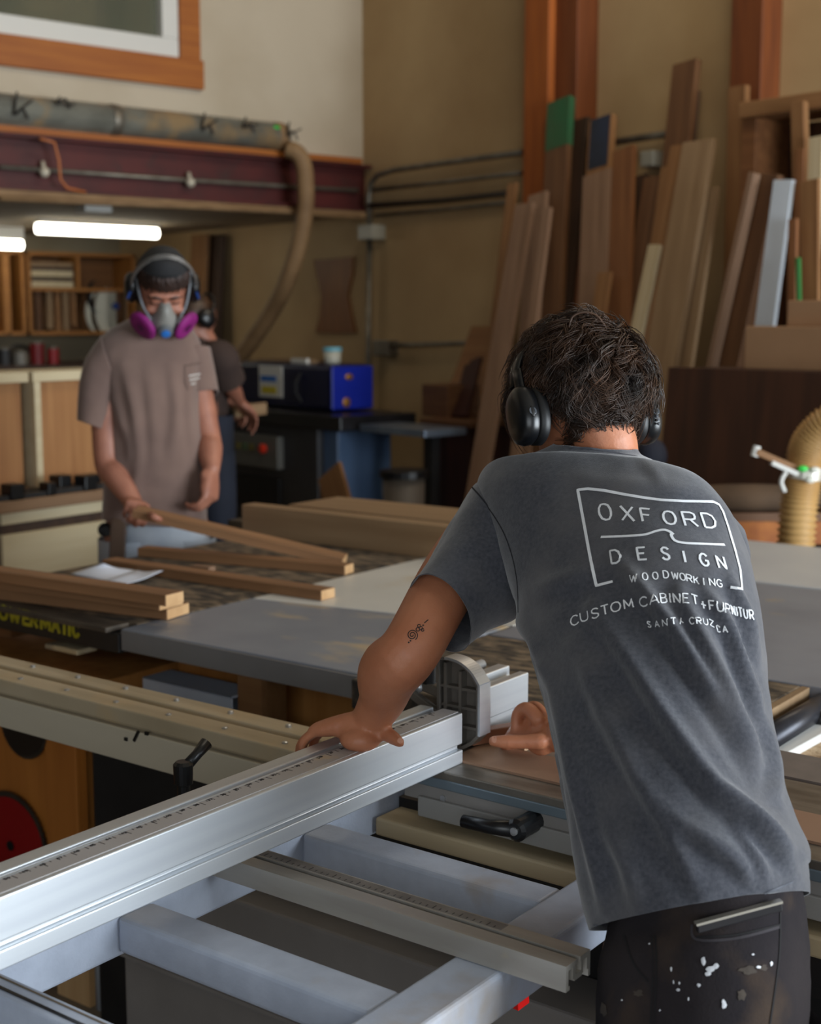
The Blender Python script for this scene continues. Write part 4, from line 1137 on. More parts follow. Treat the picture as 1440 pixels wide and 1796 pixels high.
# carriage behind the frame
CR = Thing('saw_carriage', 'grey sliding saw carriage with a black lever holding the workpiece', 'carriage', (-0.7, 1.75, 0.7), MF)
m_cg = mat('carriage_grey', (142, 138, 134), (130, 126, 122), rough=0.5, scale=5)
m_steel = mat('worn_steel_edge', (132, 126, 116), (92, 86, 78), rough=0.4, metal=0.5, scale=7, stretch=(1, 4, 1))
m_steelb = mat('steel_edge_blue', (120, 134, 142), (104, 116, 124), rough=0.35, metal=0.4, scale=4)
mb = CR.mb(); mb.box(-1.245, 0.35, 1.648, 1.93, 0.856, 0.870); mb.build('top_plate', m_steel, CR.r, bevel=0.002)
mb = CR.mb(); mb.box(-1.245, 0.35, 1.6465, 1.66, 0.842, 0.858); mb.build('edge_strip', m_steelb, CR.r, bevel=0.002)
mb = CR.mb(); mb.box(-1.245, 0.35, 1.655, 1.90, 0.815, 0.856); fpan = mb.build('upper_face', m_cg, CR.r)
mb = CR.mb(); mb.box(-1.215, 0.35, 1.648, 1.90, 0.790, 0.822); mb.build('lower_face', mat('carriage_grey_low', (142, 140, 136), rough=0.5), CR.r, bevel=0.002)
mb = CR.mb(); mb.box(-1.29, 0.35, 1.637, 1.80, 0.745, 0.774); mb.build('beige_rail', MATS['beige_profile'], CR.r, bevel=0.004)
mb = CR.mb(); mb.box(-1.29, 0.35, 1.70, 1.85, 0.66, 0.79); mb.build('core', m_blackp, CR.r)
p = MA(778, 1400, 1.655)
mb = CR.mb(); mb.lathe(p, (0, -1, 0), [(0.005, 0), (0.005, 0.003), (0.0025, 0.0032)], 12); mb.build('bolt_head', MATS['bolt_steel'], CR.r)
hp_ = MA(928, 1444, 1.64)
ep = MA(812, 1440, 1.60)
mb = CR.mb(); mb.lathe(Vector((hp_.x, 1.655, hp_.z)), (0, -1, 0), [(0.016, 0), (0.016, 0.035), (0.017, 0.05), (0.012, 0.055)], 18); hub = mb.build('lever_hub', m_black, CR.r, smooth=False)
mb = CR.mb(); mb.tube([(hp_.x, 1.61, hp_.z), ((hp_.x + ep.x) / 2, 1.603, (hp_.z + ep.z) / 2 - .002), ep], [0.013, 0.0105, 0.0095], seg=12); mb.build('lever_handle', m_black, CR.r, smooth=True)
mb = CR.mb(); mb.lathe(Vector((hp_.x, 1.60, hp_.z)), (0, -1, 0), [(0.006, 0), (0.006, 0.003), (0.003, 0.0035)], 12); mb.build('lever_screw', MATS['bolt_steel'], hub)
# workpiece boards on the carriage
m_mdf = mat('brown_board', (150, 118, 94), (140, 108, 86), rough=0.6, scale=3)
tag(MB((-0.95, 1.8, 0.87), MF).box(-1.19, -0.55, 1.700, 1.80, 0.8702, 0.874).build('workpiece_board', m_mdf, None), 'smooth brown board lying on the saw carriage under the front man\'s right hand', 'board')
wq = MZ(612, 1270, 0.9)
WPY = 1.80
# wooden strip being cut, held by the right hand
sA, sB = MZ(823, 1306, 0.875), MZ(960, 1262, 0.875)
HOLD_A, HOLD_B = sA, sB
beam_local('cut_strip', 'brown wooden strip held against the silver fence end by the front man', 'wood strip', (sA.x, sA.y, 0.886), (sB.x + .1, sB.y + .1, 0.886), 0.022, 0.022, wood('cut_strip', (140, 92, 66), (118, 74, 50)), (1, -1, 0), None, MF)
tag(MB((-1.16, 1.95, 0.87), MF).box(-1.165, -1.12, 1.805, 2.30, 0.8702, 0.8755).build('backing_board', wood('pale_backing', (188, 152, 120), (172, 136, 104), axis=1), None), 'pale flat board lying before the short silver fence piece', 'board')
# short fence piece beyond the flip stop
F2 = Thing('fence_extension', 'short silver fence piece behind the ribbed stop plate', 'fence', (-1.2, 1.9, 0.875), MF)
fe = 1.945
mb = F2.mb()
p2 = [(-1.20, 0.905), (-1.20, 0.958), (-1.218, 0.958), (-1.218, 0.948), (-1.238, 0.948), (-1.238, 0.964), (-1.262, 0.964), (-1.262, 0.905)]
mb.prism([(x, 1.775, z) for x, z in p2], (0, fe - 1.775, 0)); mb.build('profile', m_alu, F2.r, bevel=0.002, seg=2)
mb = F2.mb(); mb.box(-1.255, -1.203, 1.775, fe - 0.015, 0.872, 0.905); mb.build('lower_lip', m_alu, F2.r)
mb = F2.mb(); mb.tube([(-1.285, 1.74, 0.962), (-1.285, 1.93, 0.962)], 0.009, seg=14); mb.build('rod', m_alu, F2.r, smooth=True)
mb = F2.mb(); mb.box(-1.30, -1.26, 1.85, 1.88, 0.872, 0.957); mb.build('bracket', m_blackp, F2.r)
# flip stop with cast ribs
fa = 1.728
FS = Thing('flip_stop', 'ribbed cast metal stop plate with a curved top edge on the fence', 'stop', (-1.21, fa, 0.872), MF)
def fs(x, y): return MA(x, y, fa)


def cr_local(P): return smooth_path(P, 5)


arc_ = cr_local([fs(768, 1154), fs(786, 1156), fs(806, 1164), fs(824, 1180), fs(838, 1203)])
C = [fs(770, 1303)] + arc_ + [fs(838, 1292), fs(826, 1304), fs(812, 1311), fs(780, 1316)]
IR = len(arc_) + 1
m_cast = mat('cast_metal', (124, 118, 110), (108, 102, 96), rough=0.5, metal=0.4, scale=12, bump=0.05)
mb = FS.mb(); mb.prism([c + Vector((0, 0.018, 0)) for c in C], (0, 0.006, 0)); mb.build('plate', m_cast, FS.r)
mb = FS.mb()
rim = C + [C[0]]
for a, b in zip(rim, rim[1:]):
    d_ = (b - a)
    mb.bar(a + Vector((0, 0.011, 0)), b + Vector((0, 0.011, 0)), 0.005, 0.024, (0, 1, 0)) if d_.length > 0.001 else None
mb.build('rim', m_cast, FS.r)
xl, xr_ = C[0].x, C[IR].x
zb_, zt_ = C[0].z, C[1].z
for fx in (0.13, 0.52):
    mb = FS.mb(); xx = xl + (xr_ - xl) * fx; mb.box(xx - 0.0025, xx + 0.0025, fa + 0.002, fa + 0.02, zb_ - (0.004 if fx > .3 else 0), zt_ - (0.006 if fx < .3 else 0.016)); mb.build('rib', m_cast, FS.r)
for fz in (0.24, 0.46, 0.68):
    mb = FS.mb(); zz = zb_ + (zt_ - zb_) * fz; mb.box(xl, xr_, fa + 0.004, fa + 0.02, zz - 0.0022, zz + 0.0022); mb.build('rib', m_cast, FS.r)
# bright front face of the plate (thickness seen from the right)
mb = FS.mb()
for a, b in zip(C[4:IR + 1], C[5:IR + 1]):
    mb.bar(a + Vector((0.003, 0.013, 0.001)), b + Vector((0.003, 0.013, 0.001)), 0.004, 0.030, (0, 1, 0))
mb.build('face_edge', m_alu, FS.r)
arm0 = fs(768, 1215) + Vector((0, 0.01, 0))
mb = FS.mb(); mb.bar(arm0 + Vector((-0.09, 0.03, 0.004)), arm0 + Vector((0.0, 0.012, -0.004)), 0.03, 0.016); mb.build('arm', m_cast, FS.r, bevel=0.003)
mb = FS.mb(); mb.bar(arm0 + Vector((-0.06, 0.0, -0.012)), fs(770, 1262) + Vector((0, 0.012, 0)), 0.012, 0.014); mb.build('brace', m_cast, FS.r, bevel=0.002)
kc = arm0 + Vector((-0.035, 0.015, 0.02))
mb = FS.mb(); mb.lathe(kc + Vector((0, 0, -0.015)), (0, 0, 1), [(0.012, 0), (0.012, 0.035), (0.022, 0.04), (0.023, 0.055), (0.014, 0.062)], 18); mb.build('knob', m_black, FS.r)
# table strips right of the front man
RT = Thing('saw_side_bed', 'dusty grey saw bed with a wood edge at the right picture edge', 'saw bed', (-0.3, 2.0, 0.55), MF)
mb = RT.mb(); mb.box(-0.93, 0.6, 1.935, 2.05, 0.852, 0.872); mb.build('top', mat('dusty_grey_top', (116, 106, 100), (104, 96, 90), rough=0.6, scale=20), RT.r)
# orange hose and gate at the right back
m_rhose = mat('ribbed_hose', (196, 156, 98), (178, 138, 84), rough=0.45, scale=6)
h0 = [PD(1394, 1010, 4.6), PD(1396, 950, 4.6), PD(1402, 880, 4.6), PD(1408, 840, 4.6), PD(1414, 800, 4.6), PD(1428, 768, 4.58), PD(1462, 740, 4.55), PD(1520, 735, 4.5), PD(1570, 760, 4.45)]
sp2 = smooth_path(h0, 26)
T = Thing('dust_hose', 'tan ribbed dust hose bending at the right picture edge', 'hose', (sp2[0].x, sp2[0].y, sp2[0].z), I4)
mb = T.mb(); mb.tube(sp2, [0.060 + 0.006 * math.sin(i * 2 * math.pi / 4.0) for i in range(len(sp2))], seg=24); mb.build('ribbed_tube', m_rhose, T.r, smooth=True)
c = PD(1411, 828, 4.6); ax = (PD(1414, 800, 4.6) - PD(1402, 880, 4.6)).normalized()
mb = T.mb(); mb.lathe(c, ax, [(0.066, -0.022), (0.070, -0.02), (0.070, 0.02), (0.066, 0.022)], 28); cl = mb.build('clamp_ring', mat('clamp_steel', (206, 202, 190), rough=0.3, metal=0.6), T.r, smooth=False)
for px in ((1408, 822, 'green_clip', (60, 210, 80)), (1429, 824, 'white_clip', (235, 232, 220)), (1421, 842, 'white_clip', (235, 232, 220))):
    q = PD(px[0], px[1], 4.525)
    mb = T.mb(); mb.ell(q, 0.018, 0.012, 0.011, seg=12, rings=8); mb.build(px[2], mat(px[2], px[3], rough=0.35), cl, smooth=True)
BG = Thing('blast_gate', 'wooden blast gate handle sticking out of the ribbed hose', 'blast gate', PD(1370, 805, 4.58), I4)
mb = BG.mb(); mb.bar(PD(1324, 791, 4.56), PD(1396, 822, 4.56), 0.05, 0.022); mb.build('slide', WC['tan'], BG.r, bevel=0.003)
mb = BG.mb(); mb.bar(PD(1352, 811, 4.54), PD(1398, 831, 4.54), 0.03, 0.016); mb.build('body', m_white, BG.r, bevel=0.003)
mb = BG.mb(); mb.tube([PD(1323, 800, 4.55), PD(1328, 782, 4.55)], 0.013, seg=10); mb.build('handle', m_white, BG.r)
mb = BG.mb(); mb.tube(smooth_path([PD(1378, 828, 4.53), PD(1370, 845, 4.53), PD(1376, 862, 4.54)], 5), 0.008, seg=8); mb.build('strap', m_white, BG.r, smooth=True)
# low bench and sacks behind
LB = Thing('low_bench', 'low dark wooden bench with an orange brown front rail at the back right', 'bench', PD(1330, 960, 5.2).xy.to_3d(), I4)
q = PD(1322, 900, 4.86)
mb = LB.mb(); mb.box(q.x - 0.4, q.x + 0.5, q.y, q.y + 0.16, q.z - 0.03, q.z); mb.build('top', WC['brown'], LB.r)
mb = LB.mb(); mb.box(q.x - 0.4, q.x + 0.5, q.y - 0.012, q.y, q.z - 0.11, q.z - 0.03); mb.build('front_rail', m_orange_y, LB.r)
for xx in (q.x - 0.36, q.x + 0.46):
    mb = LB.mb(); mb.box(xx - 0.03, xx + 0.03, q.y + 0.02, q.y + 0.07, 0, q.z - 0.03); mb.build('leg', WC['dark'], LB.r)
mb = MB((q.x + .05, q.y + .2, q.z)); mb.ell((q.x + 0.0, q.y + 0.08, q.z + 0.045), 0.34, 0.075, 0.05, seg=24, rings=12)
sk = mb.build('padded_sack', mat('sack_cloth', (96, 74, 54), (78, 60, 44), rough=0.9, scale=6), None, smooth=True)
tag(sk, 'dull brown padded sack lying on the low bench behind the hose', 'sack')
# dark blue bag behind the headphones
q = PD(1142, 800, 4.9)
mb = MB(q); mb.ell(q, 0.058, 0.055, 0.066, seg=20, rings=12); mb.ell(q + Vector((-0.01, 0, -.17)), 0.05, 0.05, 0.15)
tag(mb.build('fabric_bag', mat('dark_navy_cloth', (26, 28, 44), (20, 22, 36), rough=0.8, scale=5), None, smooth=True), 'dark navy cloth bag partly hidden behind the front man\'s right headphone', 'bag')
# ================================================================ people: tools
def cr(pts, n):
    return smooth_path([Vector(p) for p in pts], n)


def crs(vals, n):
    P = [Vector((v, 0, 0)) for v in vals]
    return [q.x for q in smooth_path(P, n)]


def remesh(mb, name, m, parent, voxel, smooth_it=6, factor=0.5):
    """one continuous skin over overlapping limbs"""
    o = mb.build('tmp_body', None, None)
    md = o.modifiers.new('r', 'REMESH')
    md.mode = 'VOXEL'
    md.voxel_size = voxel
    s = o.modifiers.new('s', 'SMOOTH')
    s.iterations = smooth_it
    s.factor = factor
    dg = bpy.context.evaluated_depsgraph_get()
    me = bpy.data.meshes.new_from_object(o.evaluated_get(dg))
    mw = o.matrix_world.copy()
    bpy.data.objects.remove(o, do_unlink=True)
    me.materials.clear()
    me.materials.append(m)
    for p in me.polygons:
        p.use_smooth = True
    r = bpy.data.objects.new(name, me)
    COL.objects.link(r)
    if parent is not None:
        r.parent = parent
    else:
        r.matrix_world = mw
    return r


def limb(mb, pts, rs, n=5, seg=14):
    P = cr(pts, n)
    R = crs(rs, n)
    mb.tube(P, R, seg=seg)
    mb.ell(P[0], R[0], R[0], R[0], seg=seg, rings=8)
    mb.ell(P[-1], R[-1], R[-1], R[-1], seg=seg, rings=8)


def axes3(x, y, z):
    return Matrix((x, y, z)).transposed()


def hand(mb, W, d, dorsal, thumb_side, curls, thumb, spread=0.06, sc=1.0, fing=None):
    """W wrist, d towards the knuckles; curls: (mcp, pip, dip) degrees per finger, index first; thumb: list of points"""
    d = Vector(d).normalized()
    t = Vector(thumb_side)
    t = (t - d * t.dot(d)).normalized()
    n = Vector(dorsal)
    n = (n - d * n.dot(d) - t * n.dot(t)).normalized()
    # palm
    rings = []
    for f, wd, th in ((0.0, .027, .019), (.02, .031, .019), (.045, .039, .018), (.07, .042, .016), (.092, .041, .013), (.100, .034, .009)):
        c = W + d * f * sc
        rings.append([c + t * (wd * sc * math.copysign(abs(math.cos(a)) ** .8, math.cos(a))) + n * (th * sc * math.copysign(abs(math.sin(a)) ** .8, math.sin(a))) for a in [k * 2 * math.pi / 16 for k in range(16)]])
    mb.loft(rings)
    # heel pads
    mb.ell(W + d * .032 * sc + t * .022 * sc - n * .010 * sc, .019 * sc, .026 * sc, .015 * sc, axes3(t, d, n), 12, 8)
    mb.ell(W + d * .032 * sc - t * .022 * sc - n * .008 * sc, .015 * sc, .030 * sc, .014 * sc, axes3(t, d, n), 12, 8)
    L = ((.040, .026, .022), (.045, .029, .023), (.041, .027, .022), (.032, .020, .020))
    for i in range(4):
        o_ = (.031, .010, -.011, -.030)[i] * sc
        b = W + d * (.090, .095, .090, .082)[i] * sc + t * o_
        sp = spread * (1.5 - i)
        dd = (d + t * sp).normalized()
        pts = [b - dd * .02 * sc, b]
        ang = 0
        ax = t
        for j in range(3):
            ang += R_(curls[i][j])
            v_ = dd * math.cos(ang) - n * math.sin(ang)
            pts.append(pts[-1] + v_ * L[i][j] * sc)
        r0 = (.0095, .0098, .0092, .0080)[i] * sc
        limb(mb, pts, [r0, r0 * 1.02, r0 * .95, r0 * .88, r0 * .74], n=4, seg=12)
    limb(mb, thumb, [.014 * sc] + [.012 * sc] * (len(thumb) - 2) + [.0088 * sc], n=4, seg=12)


def px_loft(rows, per=5, seg=64, expo=2.2, up_hint=None):
    """rows: (Lx, Ly, dL, Rx, Ry, dR, t_near, t_far) -> dense rings whose outline meets the two pixels; t_* half thickness"""
    base = []
    for r in rows:
        base.append([PD(r[0], r[1], r[2]), PD(r[3], r[4], r[5]), r[6], r[7], Vector((r[0], r[1])), Vector((r[3], r[4])), Vector(r[8]) if len(r) > 8 else None])
    cen = [(b[0] + b[1]) / 2 for b in base]
    rings = []
    for i, b in enumerate(base):
        s = (cen[min(i + 1, len(cen) - 1)] - cen[max(i - 1, 0)]).normalized()
        A, B = b[0].copy(), b[1].copy()
        for it in range(5):
            W = (B - A) / 2
            C = (A + B) / 2
            th = s.cross(W).normalized() if b[6] is None else (b[6] - W * (b[6].dot(W) / W.length_squared)).normalized()
            view = (C - CAMP).normalized()
            if th.dot(view) < 0:
                th = -th                                  # th points away from the camera
            ring = []
            for k in range(seg):
                a = 2 * math.pi * k / seg
                ca, sa = math.cos(a), math.sin(a)
                ex = 2 / expo
                x = math.copysign(abs(ca) ** ex, ca)
                y = math.copysign(abs(sa) ** ex, sa)
                ring.append(C + W * x + th * (y * (b[3] if y > 0 else b[2])))
            ax = (b[5] - b[4]).normalized()
            pr = [(Vector(proj(p)) - b[4]).dot(ax) for p in ring]
            lo, hi = min(pr), max(pr)
            full = (b[5] - b[4]).length
            pa, pb = (Vector(proj(A)) - b[4]).dot(ax), (Vector(proj(B)) - b[4]).dot(ax)
            mpp = (b[1] - b[0]).length / max(full, 1)
            u_ = (B - A).normalized()
            A = A + u_ * (0 - lo) * mpp
            B = B + u_ * (full - hi) * mpp
            if (B - A).dot(b[1] - b[0]) < 0.2 * (b[1] - b[0]).length ** 2:
                break
        rings.append(ring)
    out = []
    for k in range(seg):
        out.append(cr([r[k] for r in rings], per))
    return [[out[k][i] for k in range(seg)] for i in range(len(out[0]))]


def seg_dist(p, a, b):
    ab = b - a
    t = max(0.0, min(1.0, (p - a).dot(ab) / max(ab.length_squared, 1e-9)))
    q = a + ab * t
    cz = ab.x * (p.y - a.y) - ab.y * (p.x - a.x)
    return (p - q).length, (1 if cz > 0 else -1), t


def add_folds(bm, folds, noise_amp=0.0015, noise_scale=14, only_front=True):
    bm.normal_update()
    disp = []
    for v in bm.verts:
        n = v.normal
        d = noise_amp * mnoise.noise(v.co * noise_scale) + noise_amp * 0.4 * mnoise.noise(v.co * noise_scale * 3)
        view = (v.co + bm_off - CAMP).normalized()
        fac = -n.dot(view)
        if not only_front or fac > -0.1:
            p = Vector(proj(v.co + bm_off))
            for pts, amp, wid in folds:
                best = 1e9
                tt = 0
                L = len(pts) - 1
                for i in range(L):
                    ds, sg, t = seg_dist(p, pts[i], pts[i + 1])
                    if ds < abs(best):
                        best = ds * sg
                        tt = (i + t) / L
                if abs(best) < wid * 3.5:
                    taper = math.sin(math.pi * min(max(tt, 0.03), 0.97)) ** 0.6
                    x = best / wid
                    d += amp * taper * (math.exp(-x * x) - 0.55 * math.exp(-(x - 1.5) ** 2 / 1.3))
        disp.append((v, n * d))
    for v, q in disp:
        v.co += q


bm_off = Vector((0, 0, 0))
# ---------------------------------------------------------------- single-stroke lettering
GL = {
    'O': [[(.5, 1), (.2, .93), (.03, .7), (0, .5), (.03, .3), (.2, .07), (.5, 0), (.8, .07), (.97, .3), (1, .5), (.97, .7), (.8, .93), (.5, 1)]],
    'X': [[(0, 1), (1, 0)], [(1, 1), (0, 0)]], 'F': [[(0, 0), (0, 1), (1, 1)], [(0, .52), (.8, .52)]],
    'R': [[(0, 0), (0, 1), (.65, 1), (.92, .9), (.95, .72), (.88, .55), (.6, .48), (0, .48)], [(.5, .48), (1, 0)]],
    'D': [[(0, 0), (0, 1), (.5, 1), (.85, .85), (1, .5), (.85, .15), (.5, 0), (0, 0)]],
    'E': [[(1, 1), (0, 1), (0, 0), (1, 0)], [(0, .52), (.8, .52)]],
    'S': [[(.95, .85), (.7, .99), (.35, 1), (.08, .86), (.08, .66), (.3, .54), (.7, .46), (.94, .32), (.92, .12), (.65, 0), (.3, .01), (.03, .16)]],
    'I': [[(.5, 0), (.5, 1)]],
    'G': [[(.95, .83), (.7, .98), (.4, 1), (.12, .82), (0, .5), (.12, .18), (.4, 0), (.75, .03), (.97, .2), (.97, .46), (.6, .46)]],
    'N': [[(0, 0), (0, 1), (1, 0), (1, 1)]], 'W': [[(0, 1), (.25, 0), (.5, .85), (.75, 0), (1, 1)]],
    'K': [[(0, 0), (0, 1)], [(.95, 1), (0, .42)], [(.3, .6), (1, 0)]],
    'C': [[(.95, .83), (.7, .98), (.4, 1), (.12, .82), (0, .5), (.12, .18), (.4, 0), (.72, .03), (.96, .18)]],
    'U': [[(0, 1), (0, .35), (.12, .1), (.5, 0), (.88, .1), (1, .35), (1, 1)]], 'T': [[(0, 1), (1, 1)], [(.5, 1), (.5, 0)]],
    'M': [[(0, 0), (0, 1), (.5, .2), (1, 1), (1, 0)]], 'A': [[(0, 0), (.5, 1), (1, 0)], [(.2, .36), (.8, .36)]],
    'B': [[(0, 0), (0, 1), (.6, 1), (.88, .88), (.88, .65), (.6, .53), (0, .53)], [(.6, .53), (.95, .42), (.97, .14), (.65, 0), (0, 0)]],
    'Z': [[(0, 1), (1, 1), (0, 0), (1, 0)]], '+': [[(0, .45), (1, .45)], [(.5, .05), (.5, .85)]],
    'P': [[(0, 0), (0, 1), (.65, 1), (.92, .9), (.95, .72), (.88, .55), (.6, .46), (0, .46)]], 'L': [[(0, 1), (0, 0), (1, 0)]],
    '0': [[(.5, 1), (.1, .8), (0, .5), (.1, .2), (.5, 0), (.9, .2), (1, .5), (.9, .8), (.5, 1)]], '1': [[(.2, .8), (.55, 1), (.55, 0)]],
    '2': [[(.05, .8), (.3, 1), (.75, .98), (.95, .75), (.8, .5), (0, 0), (1, 0)]],
    '3': [[(.05, .88), (.4, 1), (.85, .9), (.85, .62), (.4, .53), (.9, .42), (.92, .12), (.5, 0), (.05, .1)]],
    '4': [[(.7, 0), (.7, 1), (0, .3), (1, .3)]], '5': [[(.9, 1), (.15, 1), (.1, .55), (.6, .62), (.95, .4), (.85, .1), (.4, 0), (.05, .1)]],
    '6': [[(.8, .98), (.3, .75), (.02, .3), (.3, 0), (.8, .05), (.95, .33), (.7, .55), (.1, .42)]], '7': [[(0, 1), (1, 1), (.35, 0)]],
    '8': [[(.5, .53), (.1, .72), (.3, 1), (.7, 1), (.9, .72), (.5, .53), (.05, .25), (.3, 0), (.7, 0), (.95, .25), (.5, .53)]],
    '9': [[(.9, .58), (.3, .45), (.05, .7), (.3, 1), (.75, .97), (.97, .7), (.7, .25), (.2, 0)]],
}


def letter_px(ch, cx, cy, w_, h_, slope=0.0, skew=0.0):
    """strokes of a letter in pixels: slope of the baseline (dy/dx), skew (dx per dy downwards)"""
    out = []
    for st in GL[ch]:
        out.append([Vector((cx + (x - .5) * w_ + (.5 - y) * h_ * skew, cy + (.5 - y) * h_ + (x - .5) * w_ * slope)) for x, y in st])
    return out


def ribbon_on(mb, bvh, pts, width, off=0.0016, step=1.6, both=False):
    """lay a stroke given in pixels on a surface"""
    res = [pts[0]]
    for a, b in zip(pts, pts[1:]):
        n = max(1, int((b - a).length / step))
        for i in range(1, n + 1):
            res.append(a + (b - a) * i / n)
    P = []
    for q in res:
        r = ray(q.x, q.y).normalized()
        hit, nor, idx, dist = bvh.ray_cast(CAMP, r)
        if hit is None:
            P.append(None)
            continue
        if nor.dot(r) > 0:
            nor = -nor
        P.append((hit, nor))
    prev = None
    n = len(P)
    for i in range(n):
        if P[i] is None or (prev is not None and (P[i][0] - P[i - 1][0]).length > 0.02):
            prev = None
            if P[i] is None:
                continue
        a = P[i - 1][0] if i > 0 and P[i - 1] else P[i][0]
        b = P[i + 1][0] if i < n - 1 and P[i + 1] else P[i][0]
        t = (b - a)
        if t.length < 1e-7:
            continue
        t.normalize()
        s = t.cross(P[i][1])
        if s.length < 1e-5:
            continue
        s.normalize()
        c = P[i][0] + P[i][1] * off
        cur = (mb.v(c - s * width / 2), mb.v(c + s * width / 2))
        if prev:
            mb.face([prev[0], prev[1], cur[1], cur[0]])
        prev = cur


def blob_on(mb, bvh, cx, cy, rx, ry, seed, off=0.0012, jag=.35):
    rnd = random.Random(seed)
    n = 12
    ctr = None
    vs = []
    for k in range(n):
        a = 2 * math.pi * k / n
        q = 1 - jag * rnd.random()
        r = ray(cx + rx * q * math.cos(a), cy + ry * q * math.sin(a)).normalized()
        hit, nor, i, d = bvh.ray_cast(CAMP, r)
        if hit is None:
            return
        if nor.dot(r) > 0:
            nor = -nor
        vs.append(mb.v(hit + nor * off))
    r = ray(cx, cy).normalized()
    hit, nor, i, d = bvh.ray_cast(CAMP, r)
    if hit is None:
        return
    if nor.dot(r) > 0:
        nor = -nor
    c = mb.v(hit + nor * off * 1.3)
    for k in range(n):
        mb.face([c, vs[k], vs[(k + 1) % n]])


def world_bvh(o):
    me = o.data
    mw = o.matrix_world if o.parent is None else o.parent.matrix_world
    return BVHTree.FromPolygons([mw @ v.co for v in me.vertices], [list(p.vertices) for p in me.polygons])


bpy.context.view_layer.update()
# rail lettering and ruler numbers, now that the font exists
m_yel = mat('rail_yellow', (176, 168, 30), (150, 142, 26), rough=0.5, scale=10)
mbl = S1.mb()
word, xs_ = 'POWERMATIC', (-12, 6, 26, 46, 60, 80, 98, 113, 122, 133)
for i, ch in enumerate(word):
    cx = xs_[i]
    w_ = {'I': 4, 'W': 20, 'M': 17, 'O': 15, 'A': 14}.get(ch, 11.5)
    cy = 1075 + (cx - 8) * (1106 - 1077) / 122.0
    for st in letter_px(ch, cx, cy, w_ * .86, 21 + (cx / 131) * 2, 0.22, 0.0):
        P = [MA(q.x, q.y, 2.0445) for q in st]
        for a, b in zip(P, P[1:]):
            e = (b - a).normalized() * 0.003
            mbl.bar(a - e, b + e, 0.0085, 0.0022, (0, 1, 0))
mbl.build('lettering', m_yel, rail)
mbt = FN.mb()
a48 = MZ(80, 1519, FZ1).y
for N in range(17, 74):
    aa = a48 + (48 - N) * 0.0237
    if aa > ye - 0.02 or aa < y0 + 0.02:
        continue
    for j, ch in enumerate(str(N)):
        for st in GL[ch]:
            P = [Vector((-1.2035 + 0.0062 * (1 - (1 - y)) + 0.0, aa - 0.0, FZ1 + 0.0009)) for x, y in st]
            P = [Vector((-1.2000 - 0.0045 * y + 0.0 + 0.001, aa - 0.0045 + j * 0.0042 + x * 0.0032, FZ1 + 0.0009)) for x, y in st]
            for a, b in zip(P, P[1:]):
                mbt.bar(a, b, 0.0009, 0.0004)
mbt.build('ruler_numbers', m_ink, rul)

# ================================================================ the front man
m_skin = mat('skin', (192, 126, 92), (176, 110, 78), rough=0.5, scale=18, lo=.3, hi=.7, bump=0.08, bscale=260)
m_skin.node_tree.nodes['Principled BSDF'].inputs['Subsurface Weight'].default_value = 0.12
m_skin.node_tree.nodes['Principled BSDF'].inputs['Subsurface Radius'].default_value = (0.012, 0.004, 0.002)
m_shirt = mat('charcoal_cotton', (78, 79, 86), (58, 60, 68), rough=0.92, scale=190, lo=.3, hi=.7, bump=0.12, bscale=700, sheen=0.4, spec=0.2, c3=(94, 92, 94), scale3=9, t3=(.45, .85))
m_hair = mat('dark_brown_hair', (34, 22, 15), (78, 52, 35), rough=0.45, scale=22, lo=.35, hi=.7)
m_pants = mat('worn_black_trousers', (30, 28, 32), (48, 43, 44), rough=0.95, spec=0.15, scale=7, bump=0.12, bscale=300, c3=(84, 68, 54), scale3=6, t3=(.58, .8))

FD = Vector((math.sin(AL), math.cos(AL), 0))
RD = Vector((math.cos(AL), -math.sin(AL), 0))
hipC = (PD(1035, 1640, 1.60) + PD(1420, 1545, 1.43)) / 2
M1 = Thing('person', 'front man in a charcoal printed T-shirt leaning over the saw with his back turned', 'person', (hipC.x, hipC.y, 0), I4)
bm_off = M1.o.copy()
# head frame
yaw, pit = R_(-24), R_(30)
hr = Vector((math.cos(yaw), -math.sin(yaw), 0))
hf0 = Vector((math.sin(yaw), math.cos(yaw), 0))
hf = hf0 * math.cos(pit) - Vector((0, 0, 1)) * math.sin(pit)
hu = hr.cross(hf)
HC = PD(1017, 700, 2.015)
HM = axes3(hr, hf, hu)


def hp3(r, f, u): return HC + hr * r + hf * f + hu * u


sL, sR = PD(876, 905, 2.03), PD(1225, 962, 1.88)
eL, wL = PD(722, 1136, 1.835), PD(650, 1262, 1.90)
wR = PD(985, 1290, 2.06)
eR = PD(1195, 1170, 2.02)
mb = M1.mb()
nk = PD(1054, 800, 1.952)
limb(mb, [nk - Vector((0, 0, .05)) + FD * .02, nk + FD * .015, hp3(0, -.03, -.075), hp3(0, -.015, -.04)], [.047, .0465, .048, .056], seg=18)
mb.ell(HC + hf * .0, .076, .094, .092, HM, 28, 20)
mb.ell(hp3(0, .035, -.06), .058, .062, .062, HM, 20, 14)      # jaw
mb.ell(hp3(0, .098, -.025), .012, .018, .022, HM, 12, 8)       # nose
mb.ell(hp3(0, .088, .012), .05, .014, .014, HM, 14, 8)         # brow
mb.ell(hp3(0, .088, -.07), .026, .012, .010, HM, 12, 8)        # lips
mb.ell(hp3(0, .085, -.10), .022, .018, .016, HM, 12, 8)        # chin
for s in (-1, 1):
    mb.ell(hp3(.078 * s, -.008, -.025), .010, .019, .030, HM, 12, 8)   # ears
    mb.ell(hp3(.03 * s, .086, -.012), .013, .008, .009, HM, 12, 8)     # eyes
